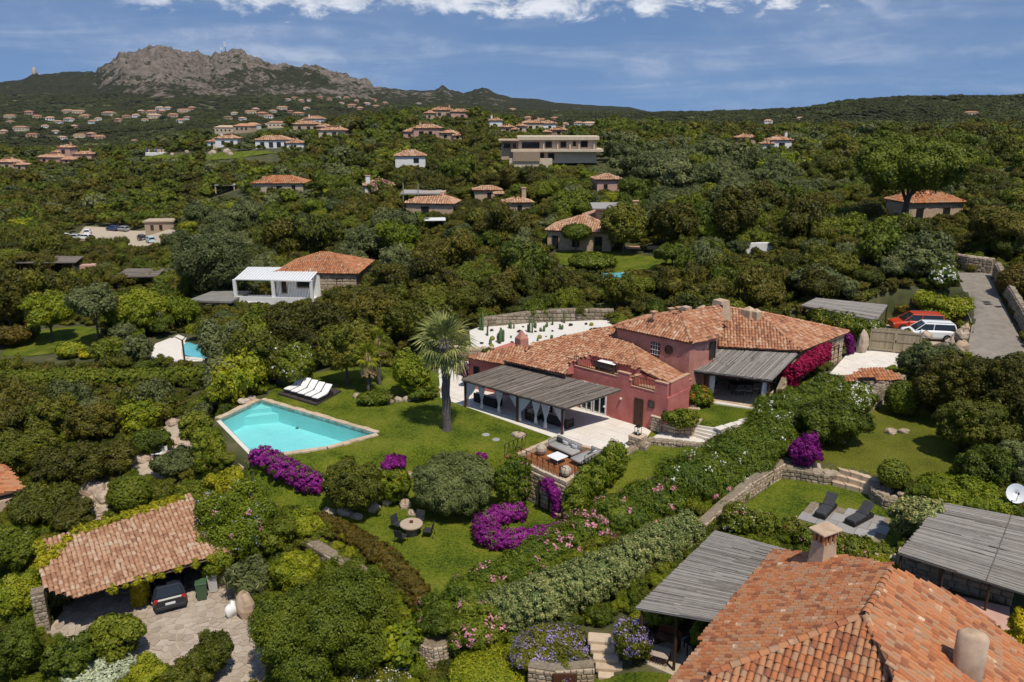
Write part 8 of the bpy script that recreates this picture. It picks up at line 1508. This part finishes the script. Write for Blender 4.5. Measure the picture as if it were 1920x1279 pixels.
GS = [(40,548,138,620,'bright'),(128,528,218,600,'greyolive'),(190,540,320,630,'bright'),(-10,608,60,652,'bronze'),(45,605,75,635,'bright'),(105,640,160,672,'bright'),(170,635,232,680,'mastic'),(215,640,265,670,'boug'),(232,625,282,690,'greyolive'),(150,655,190,672,'yellow'),(330,430,470,570,'greyolive'),(-30,490,50,620,'juniper')]
GL = ['fresh green clipped tree beside the valley garden lawn','pale olive tree with bare grey trunks in the valley garden','broad bright green tree in the valley garden','rust tinted round shrubs at the edge of the valley lawn','green ball shrub beside the rust shrubs','olive-green low mound below the valley lawn','dark green dome shrub beside the valley lawn','magenta bougainvillea in the valley garden','rounded grey-green shrub beside the valley pool paving','yellow-green low shrub below the valley lawn','huge grey-green olive beside the white slatted terrace','tall dark cypress-like tree at the side of the valley garden']
for i, (a, b, c, d, k) in enumerate(GS): BUSH('garden_shrub' if i not in (0, 1, 2, 10, 11) else 'garden_tree', GL[i], a, b, c, d, k, 'shrub' if i not in (0, 1, 2, 10, 11) else 'tree', lift=(1.6, 3.2)[i] if i in (0, 1) else 0, clipped=i == 5, nl=12)
TH = [(-30,720,70,800,'juniper'),(50,730,150,830,'maquis'),(120,745,220,840,'juniper'),(180,740,280,800,'mastic'),(260,735,330,800,'maquis'),(-20,800,110,900,'maquis'),(70,820,190,930,'juniper'),(150,820,260,900,'juniper'),(240,800,320,860,'mastic'),(20,900,150,985,'maquis'),(90,930,180,1000,'juniper'),(332,770,400,835,'mastic'),(362,800,424,905,'oleander'),(-20,985,75,1080,'mastic'),(-20,1070,80,1170,'bright'),(60,1080,140,1150,'greyolive'),(-30,1160,70,1290,'mastic'),(280,835,370,900,'greyolive'),(330,900,400,965,'mastic')]
for i, (a, b, c, d, k) in enumerate(TH): BUSH('thicket_shrub', ['dark','dense','tangled','leafy','sprawling'][i % 5] + ' ' + {'juniper': 'brown-green juniper', 'maquis': 'olive-green maquis', 'mastic': 'green mastic', 'oleander': 'oleander', 'greyolive': 'grey olive', 'bright': 'fresh green'}[k] + ' shrub ' + ['under the long hedge','beside the long hedge','below the clipped hedge','on the rocky bank','near the pool bank','at the valley side of the bank','in the rocky bank thicket','above the carport thicket','beside the pale rocks','on the uphill side of the carport','touching the carport roof','beside the pool gutter','along the pool outer wall','beside the ivy end of the carport','down the ivy side of the courtyard','over the stone pillar of the carport','at the low corner of the courtyard','among the bank rocks','just above the carport roof'][i], a, b, c, d, k, nl=11)
BUSH('round_shrub', 'large round clipped shrub above the carport roof', 204, 890, 284, 962, 'mastic', clipped=True)
BUSH('round_shrub', 'small round clipped shrub beside the larger round one', 276, 903, 330, 942, 'maquis', clipped=True)
BUSH('plumbago', 'big mixed flowering bush hiding the bin end of the carport', 352, 900, 520, 1062, 'bright', nl=16, flowers=[(m_blue, 260, 80, .08), (m_pink, 200, 20, .09)])
BUSH('flowering_shrub', 'yellow-green and orange tinted shrub below the pool corner', 380, 872, 468, 938, 'yellow', dens=.9)
BUSH('bank_shrub', 'green shrub between the flowering bush and the retaining wall', 470, 960, 560, 1040, 'mastic')
BUSH('bank_shrub', 'leafy green shrub over the start of the retaining wall', 528, 945, 605, 1010, 'bright')
BUSH('bank_shrub', 'bright green scrub below the retaining wall', 500, 1030, 600, 1110, 'bright')
BUSH('bank_shrub', 'spiky grey-green scrub beside the upright boulder', 425, 1040, 505, 1130, 'greyolive', aspect=.2, leaf=.4, dens=.7)
BUSH('bank_shrub', 'low green shrub in front of the retaining wall', 590, 1040, 700, 1100, 'mastic')
BUSH('lot_shrub', 'grey-green broadleaf shrub in front of the dark carport bay', 155, 1150, 275, 1250, 'mastic', nl=12, leaf=.2)
BUSH('lot_shrub', 'dark broadleaf shrub below the carport pillars', 85, 1175, 175, 1290, 'mastic', leaf=.2)
BUSH('silver_shrub', 'silver leaved shrub below the carport pillars', 125, 1225, 245, 1300, 'silver', leaf=.16)
BUSH('lot_shrub', 'yellowish green shrub beside the silver shrub', 240, 1225, 315, 1300, 'bright')
BUSH('cypress_shrub', 'upright olive-green cypress shrub over the crazy paving', 350, 1185, 438, 1268, 'maquis', lift=.3)
BUSH('cypress_shrub', 'low cypress shrub at the edge of the crazy paving', 290, 1232, 400, 1310, 'maquis')
bq = TP([(120,925),(170,880),(250,840),(330,785),(365,800),(360,850),(330,905),(285,900),(240,885),(205,920),(200,985),(160,985)]); sheet('rocky_bank', [tuple(p[:2]) for p in bq], m_gravel, .04, .6); EXCL.append([tuple(p[:2]) for p in bq])
for i, (px, py, w) in enumerate(((150,905,44),(165,930,50),(190,945,46),(180,970,34),(262,870,36),(290,850,40),(316,868,40),(330,835,30),(345,800,26),(440,762,24),(455,758,22),(470,752,20),(320,800,30),(300,885,30),(230,862,26),(30,775,60),(15,800,46),(10,830,40))): rock('weathered pale granite rock on the bank below the pool', px, py, w, .6, 170 + i, m_boulder, grp='granite rocks on the bank')
p = T(297, 862); r_ = thing('garden_bench', 'small white garden bench among the bank rocks', 'bench', p); mb = MB(); mb.rbox(p + Vector((0, .2, .45)), (1.1, .45, .05), .1, .02); mb.build('seat', m_plate, r_); mb = MB(); mb.rbox(p + Vector((0, .43, .72)), (1.1, .04, .40), .1, .02); mb.build('backrest', m_plate, r_)
for x in (-.5, .5): mb = MB(); mb.box(p + Vector((x, .2, .2)), (.05, .4, .42)); mb.build('leg', m_plate, r_)
mb = MB(); q = [T(x, y) + Vector((0, 0, 1.8)) for x, y in ((-40, 985), (55, 962), (20, 915), (-40, 890))]; hb = thing('cottage', 'cottage corner with an orange tiled roof below the rocky bank', 'house', T(5, 960)); roof(hb, [q], [], m_tilered); mb.prism([tuple(p_[:2]) for p_ in q], -6, 1.2 + min(p_.z for p_ in q) - 1.6); mb.build('wall', m_sandpl, hb)
BUSH('umbrella_pine', 'great umbrella pine with a domed crown standing above the woods beside a house', 1605, 248, 1812, 380, 'mastic', 'tree', lift=4.5, nl=20, trunk=.5, leaf=.34, dens=1.6)
TPY = [(1050,418,1112,452,'mastic',1.8,'mushroom shaped clipped tree in front of the sunlit stone villa'),(1122,380,1220,470,'maquis',.8,'large round dark tree beside the sunlit stone villa'),(1215,365,1310,462,'juniper',.8,'dark tree beside the stone villa chimney'),(1062,482,1160,496,'mastic',0,'low curved clipped hedge on the topiary lawn'),(1228,452,1295,495,'mastic',.6,'dark green tree at the end of the topiary lawn'),(690,335,738,372,'oleander',0,'big pink oleander beside the stone chimney cottage'),(1150,282,1290,352,'greyolive',.5,'wide grey-green olive grove tree on the far slope'),(1330,345,1420,470,'juniper',.8,'tall dark evergreen beside the white garden screen'),(1820,380,1960,480,'juniper',.5,'broad dark evergreen behind the lane wall')]
for a, b, c, d, k, lf, lb in TPY: BUSH('clipped_tree' if 'clipped' in lb else 'oleander' if k == 'oleander' else 'evergreen_tree', lb, a, b, c, d, k, 'tree' if lf else 'shrub', lift=lf, clipped='mushroom' in lb or 'hedge' in lb, nl=14, flowers=[(m_pink, 1800, 200, .35)] if k == 'oleander' else ())
NA, NR = 420, 560
ss = np.linspace(-.86, .86, NA); rr = np.concatenate([np.linspace(8, 90, 300)[:-1], np.geomspace(90, 2600, NR - 299)])
S_, R_ = np.meshgrid(ss, rr); X_ = S_ * R_; Y_ = R_ + 0 * S_
Z_ = np.concatenate([hz(X_[i], Y_[i])[None] for i in range(NR)])
idx = np.arange(NA * NR).reshape(NR, NA); Fg = np.stack([idx[:-1, :-1], idx[:-1, 1:], idx[1:, 1:], idx[1:, :-1]], -1).reshape(-1, 4)
for q in SHEETS:
    q = np.array([p[:2] for p in q]); x0, y0 = q.min(0); x1, y1 = q.max(0); m_ = (X_ > x0) & (X_ < x1) & (Y_ > y0) & (Y_ < y1)
    if m_.any(): d_ = dpoly(X_[m_], Y_[m_], q); Z_[m_] -= np.where(d_ < -.45, .35, 0)
Vg = np.stack([X_, Y_, Z_], -1).reshape(-1, 3)
cx, cy = Vg[Fg][:, :, 0].mean(1), Vg[Fg][:, :, 1].mean(1)
keep = ~((dpoly(cx, cy, [tuple(p[:2]) for p in POOLC]) < .15)); Fg = Fg[keep]
o = link('ground', np_mesh('ground', Vg, Fg, m_ground, True)); o['kind'] = 'structure'
def crown_proto(kind, w, h, nleaf, size, nl=9, core=.66):
    lb = crown_lobes(w, h, nl); V, Fq = lobes_leaves(lb, nleaf, size, clump=.34, jit=.75, aspect=.6, inner=.30, core=core, up=.2, botcut=-.45); V[:, 2] += h * .5
    return np_mesh(kind + '_crown', V, Fq, KIND[kind])
SPEC = ['juniper', 'juniper', 'maquis', 'maquis', 'mastic', 'greyolive', 'bright']
hi = {k: [crown_proto(k, 4.2, 3.2, 2600, .21, 8 + i) for i in range(2)] for k in set(SPEC)}
lo_ = {k: [crown_proto(k, 4.2, 3.2, 900, .38, 8 + i, .7) for i in range(2)] for k in set(SPEC)}
KIND['farj'] = m_farjun; KIND['farm'] = m_farmaq; far_ = {k: [crown_proto(k, 13.0, 4.2, 420, 1.15, 14, .86)] for k in ('farj', 'farm', 'greyolive')}
tmesh = []
for i in range(3):
    tb = trunk_mesh(2.0, .13, 1.5, 5, rng.uniform(-.2, .2)); tmesh.append(np_mesh('trunk', np.array(tb.v), [np.array([q for q in tb.f if len(q) == 4])], m_bark))
EXW = [np.array(p) for p in EXCL]
def pts_in_band(y0, y1, sp0, sp1, pad=.03):
    P = []; y = y0
    while y < y1:
        sp = sp0 + (sp1 - sp0) * (y - y0) / (y1 - y0); hw = y * (.645 + pad) + 4; n = int(2 * hw / sp); x = np.linspace(-hw, hw, n) + rng.uniform(-.45, .45, n) * sp
        P.append(np.stack([x, y + rng.uniform(-.45, .45, n) * sp], 1)); y += sp * .92
    return np.concatenate(P)
def filter_pts(P, rad, hgt, clear=True):
    ok = np.ones(len(P), bool)
    for poly in EXW:
        m = (P[:, 0] > poly[:, 0].min() - 3) & (P[:, 0] < poly[:, 0].max() + 3) & (P[:, 1] > poly[:, 1].min() - 3) & (P[:, 1] < poly[:, 1].max() + 3) & ok
        if m.any(): q = np.where(m)[0]; d = dpoly(P[q, 0], P[q, 1], poly); ok[q[d < rad[q] * .62]] = False
    z = hz(P[:, 0], P[:, 1]); zr = z - CAM_H; f = P[:, 1] * cP - zr * sP; f2 = P[:, 1] * cP - (zr + hgt) * sP
    pxx = PCX + FPX * P[:, 0] / f; yb = PCY - FPX * (P[:, 1] * sP + zr * cP) / f; yt = PCY - FPX * (P[:, 1] * sP + (zr + hgt) * cP) / f2; rp_ = FPX * rad / f
    if clear:
        for (x0, y0, x1, y1, Yd) in CLEAR: ok &= ~((P[:, 1] < Yd) & (pxx + rp_ * .8 > x0) & (pxx - rp_ * .8 < x1) & (yt < y1) & (yb > y0))
    ok &= (pxx > -80) & (pxx < 2000)
    return ok, z, pxx, yb, f
def species(P, pxx, yb):
    n = fbm(P[:, 0] / 22 + 3, P[:, 1] / 30, 3, 41); r = rng.random(len(P)); v = n * .75 + r * .45
    s = np.where(v < .47, 0, np.where(v < .62, 2, np.where(v < .75, 4, np.where(v < .86, 5, 6))))
    ol = inpoly(pxx, yb, [(1090,285),(1300,290),(1480,320),(1440,380),(1130,365)]) | inpoly(pxx, yb, [(330,420),(470,430),(520,540),(430,590),(330,540)]) | inpoly(pxx, yb, [(640,430),(770,440),(790,530),(640,510)])
    s = np.where(ol & (r < .7), 5, s); s = np.where((s == 6) & (P[:, 1] > 260), 4, s)
    return s
near = pts_in_band(60, 470, 2.7, 4.6); sc = rng.uniform(.55, 1.15, len(near)) * np.interp(near[:, 1], [60, 120, 470], [.85, 1.0, 1.35]); big_ = rng.random(len(near)); sc = np.where((big_ > .96) & (near[:, 1] < 240), sc * 1.9, np.where(big_ > .84, sc * 1.45, np.where(big_ < .25, sc * .65, sc)))
ok, zz, pxx, yb, ff = filter_pts(near, 2.1 * sc, 3.4 * sc); near, sc, zz, pxx, yb, ff = [a[ok] for a in (near, sc, zz, pxx, yb, ff)]
sp = species(near, pxx, yb); nearness = sc / ff; order = np.argsort(-nearness); inframe = (pxx > -20) & (pxx < 1940) & (yb < 1300)
NAME = ['juniper_tree', '', 'maquis_tree', '', 'mastic_tree', 'wild_olive_tree', 'broadleaf_tree']
LAB = {0: 'dark olive-brown juniper tree in the scrub woodland', 2: 'mid green evergreen maquis tree in the scrub woodland', 4: 'fuller green mastic tree in the scrub woodland', 5: 'grey-green wild olive tree in the scrub woodland', 6: 'fresh yellow-green broadleaf tree in the scrub woodland'}
single = [i for i in order if inframe[i]][:270]; sset = np.zeros(len(near), bool); sset[single] = True
for i in single:
    k = SPEC[sp[i]]; r_ = thing(NAME[sp[i]], LAB[sp[i]], 'tree', (near[i, 0], near[i, 1], zz[i]), LAB[sp[i]].split(' in ')[0] + 's of the woodland', rng.uniform(0, 6.28)); r_.scale = (sc[i], sc[i] * rng.uniform(.85, 1.15), sc[i] * rng.uniform(.8, 1.5))
    link('crown', hi[k][rng.integers(2)], r_); link('trunk', tmesh[rng.integers(3)], r_)
def stuff_instances(name, label, P, Z, S, me):
    """one object: the mesh instanced on its points"""
    pm = bpy.data.meshes.new(name); pm.vertices.add(len(P)); pm.vertices.foreach_set('co', np.column_stack([P, Z]).astype(np.float32).ravel())
    a = pm.attributes.new('scl', 'FLOAT_VECTOR', 'POINT'); a.data.foreach_set('vector', np.column_stack([S * rng.uniform(.85, 1.2, len(S)), S * rng.uniform(.85, 1.2, len(S)), S * rng.uniform(.8, 1.25, len(S))]).astype(np.float32).ravel())
    a = pm.attributes.new('rot', 'FLOAT_VECTOR', 'POINT'); a.data.foreach_set('vector', np.column_stack([np.zeros(len(S)), np.zeros(len(S)), rng.uniform(0, 6.28, len(S))]).astype(np.float32).ravel())
    pm.materials.append(me.materials[0]); o = link(name, pm); tagit(o, label, 'woodland', kind='stuff')
    src = bpy.data.objects.new(name + '_source', me)
    gt = bpy.data.node_groups.new(name, 'GeometryNodeTree'); gt.interface.new_socket('Geometry', in_out='INPUT', socket_type='NodeSocketGeometry'); gt.interface.new_socket('Geometry', in_out='OUTPUT', socket_type='NodeSocketGeometry')
    gi, go = gt.nodes.new('NodeGroupInput'), gt.nodes.new('NodeGroupOutput'); ip = gt.nodes.new('GeometryNodeInstanceOnPoints'); oi = gt.nodes.new('GeometryNodeObjectInfo'); oi.inputs['Object'].default_value = src
    def na(n):
        q = gt.nodes.new('GeometryNodeInputNamedAttribute'); q.data_type = 'FLOAT_VECTOR'; q.inputs['Name'].default_value = n; return q.outputs['Attribute']
    gt.links.new(gi.outputs[0], ip.inputs['Points']); gt.links.new(oi.outputs['Geometry'], ip.inputs['Instance']); gt.links.new(na('scl'), ip.inputs['Scale']); gt.links.new(na('rot'), ip.inputs['Rotation']); gt.links.new(ip.outputs[0], go.inputs[0])
    md = o.modifiers.new('scatter', 'NODES'); md.node_group = gt
    return o
WL = {0: 'dark juniper scrub massed over the hillside', 2: 'mid green maquis scrub massed over the hillside', 4: 'rich green mastic scrub massed over the hillside', 5: 'grey-green wild olives massed over the hillside', 6: 'fresh green broadleaf trees massed over the hillside'}
for s in (0, 2, 4, 5, 6):
    for v in range(2):
        for hl, name in ((0, ''), (1, '')):
            m_ = (~sset) & (sp == s) & ((np.arange(len(near)) % 2) == v) & ((near[:, 1] > 190) == bool(hl))
            if m_.sum(): stuff_instances(NAME[s].replace('_tree', '_scrub'), WL[s], near[m_], zz[m_] , sc[m_], (lo_ if hl else hi)[SPEC[s]][v])
fp = pts_in_band(470, 2580, 7.5, 16); fs = np.interp(fp[:, 1], [470, 2300], [.75, 1.5]) * rng.uniform(.6, 1.25, len(fp)); fok, fz, fpx, fyb, _ = filter_pts(fp, 3 * fs, 3 * fs)
den = fbm(fp[:, 0] / 90, fp[:, 1] / 120, 3, 77); fok &= (den > .36) | (rng.random(len(fp)) < .35)
fp, fs, fz, den = fp[fok], fs[fok], fz[fok], den[fok]; fk = np.where(den < .5, 0, np.where(rng.random(len(fp)) < .92, 1, 2))
for j, k in enumerate(('juniper', 'maquis', 'greyolive')):
    m_ = fk == j
    stuff_instances('far_' + k.replace('grey', 'wild_') + '_wood', ['dark scrub wood covering the far slopes', 'green scrub wood covering the far slopes', 'grey-green scrub wood covering the far slopes'][j], fp[m_], fz[m_] - .6, fs[m_], far_[('farj', 'farm', 'greyolive')[j]][0])
def zpoly(pix, z): return np.array([tuple(G(x, y, z)[:2]) for x, y in pix])
EXW += [zpoly([(395,795),(488,742),(722,815),(620,850),(478,885)], -.1), zpoly([(1300,760),(1345,700),(1500,720),(1440,785)], 1.0), zpoly([(1195,850),(1245,800),(1310,790),(1400,790),(1320,850)], .1), zpoly([(1095,1285),(1100,1180),(1170,1180),(1175,1285)], -1.9), zpoly([(1200,1262),(1215,1195),(1360,1170),(1380,1279)], -1.4), zpoly([(975,1285),(985,1255),(1120,1255),(1120,1285)], -2.1), zpoly([(930,860),(1040,815),(1160,855),(1062,920)], 0), zpoly([(640,755),(830,755),(830,690),(640,690)], 0), zpoly([(1440,920),(1480,860),(1650,900),(1700,950),(1640,945)], 0), zpoly([(1660,1050),(1690,1035),(1960,1120),(1930,1230)], 0)]
up_ = pts_in_band(20, 64, .62, .8); us = rng.uniform(.16, .34, len(up_)); uok, uz, upx, uyb, _ = filter_pts(up_, 1.0 * us + .25, 3.4 * us, False); up_, us, uz = up_[uok], us[uok], uz[uok]; uk = rng.integers(0, 3, len(up_))
for j, k in enumerate(('mastic', 'maquis', 'bright')): m_ = uk == j; stuff_instances('undergrowth', ['low green undergrowth covering the garden banks', 'low olive-green undergrowth covering the garden banks', 'low fresh green undergrowth covering the garden banks'][j], up_[m_], uz[m_] - .12, us[m_], hi[k][0])
sp_ = pts_in_band(64, 210, 1.3, 2.4); s2_ = rng.uniform(.28, .5, len(sp_)) * np.interp(sp_[:, 1], [64, 210], [.8, 1.3]); sok, sz_, spx, syb, _ = filter_pts(sp_, 1.2 * s2_, 3 * s2_, False)
for x0, y0, x1, y1 in ((0, 612, 190, 690), (265, 625, 400, 690), (1040, 470, 1245, 510)): sok &= ~((spx > x0) & (spx < x1) & (syb > y0) & (syb < y1))
sp_, s2_, sz_ = sp_[sok], s2_[sok], sz_[sok]; sk = rng.integers(0, 2, len(sp_))
for j, k in enumerate(('maquis', 'juniper')): m_ = sk == j; stuff_instances('low_scrub', ['low green scrub under the woodland trees', 'low brown-green scrub under the woodland trees'][j], sp_[m_], sz_[m_] - .2, s2_[m_], lo_[k][0])
mb = MB(); mb.hexa([(-9500, -300, -75), (9500, -300, -75), (9500, 5400, -75), (-9500, 5400, -75)], [(-9500, -300, 420), (9500, -300, 420), (9500, 5400, 420), (-9500, 5400, 420)]); mh = bpy.data.materials.new('haze_air'); mh.use_nodes = True; t_ = mh.node_tree; t_.nodes.clear(); ho = t_.nodes.new('ShaderNodeOutputMaterial'); hv = t_.nodes.new('ShaderNodeVolumePrincipled'); hv.inputs['Color'].default_value = (.72, .82, 1, 1); hv.inputs['Density'].default_value = .000015; hv.inputs['Anisotropy'].default_value = .0; t_.links.new(hv.outputs[0], ho.inputs['Volume']); mb.build('haze', mh, kind='stuff')
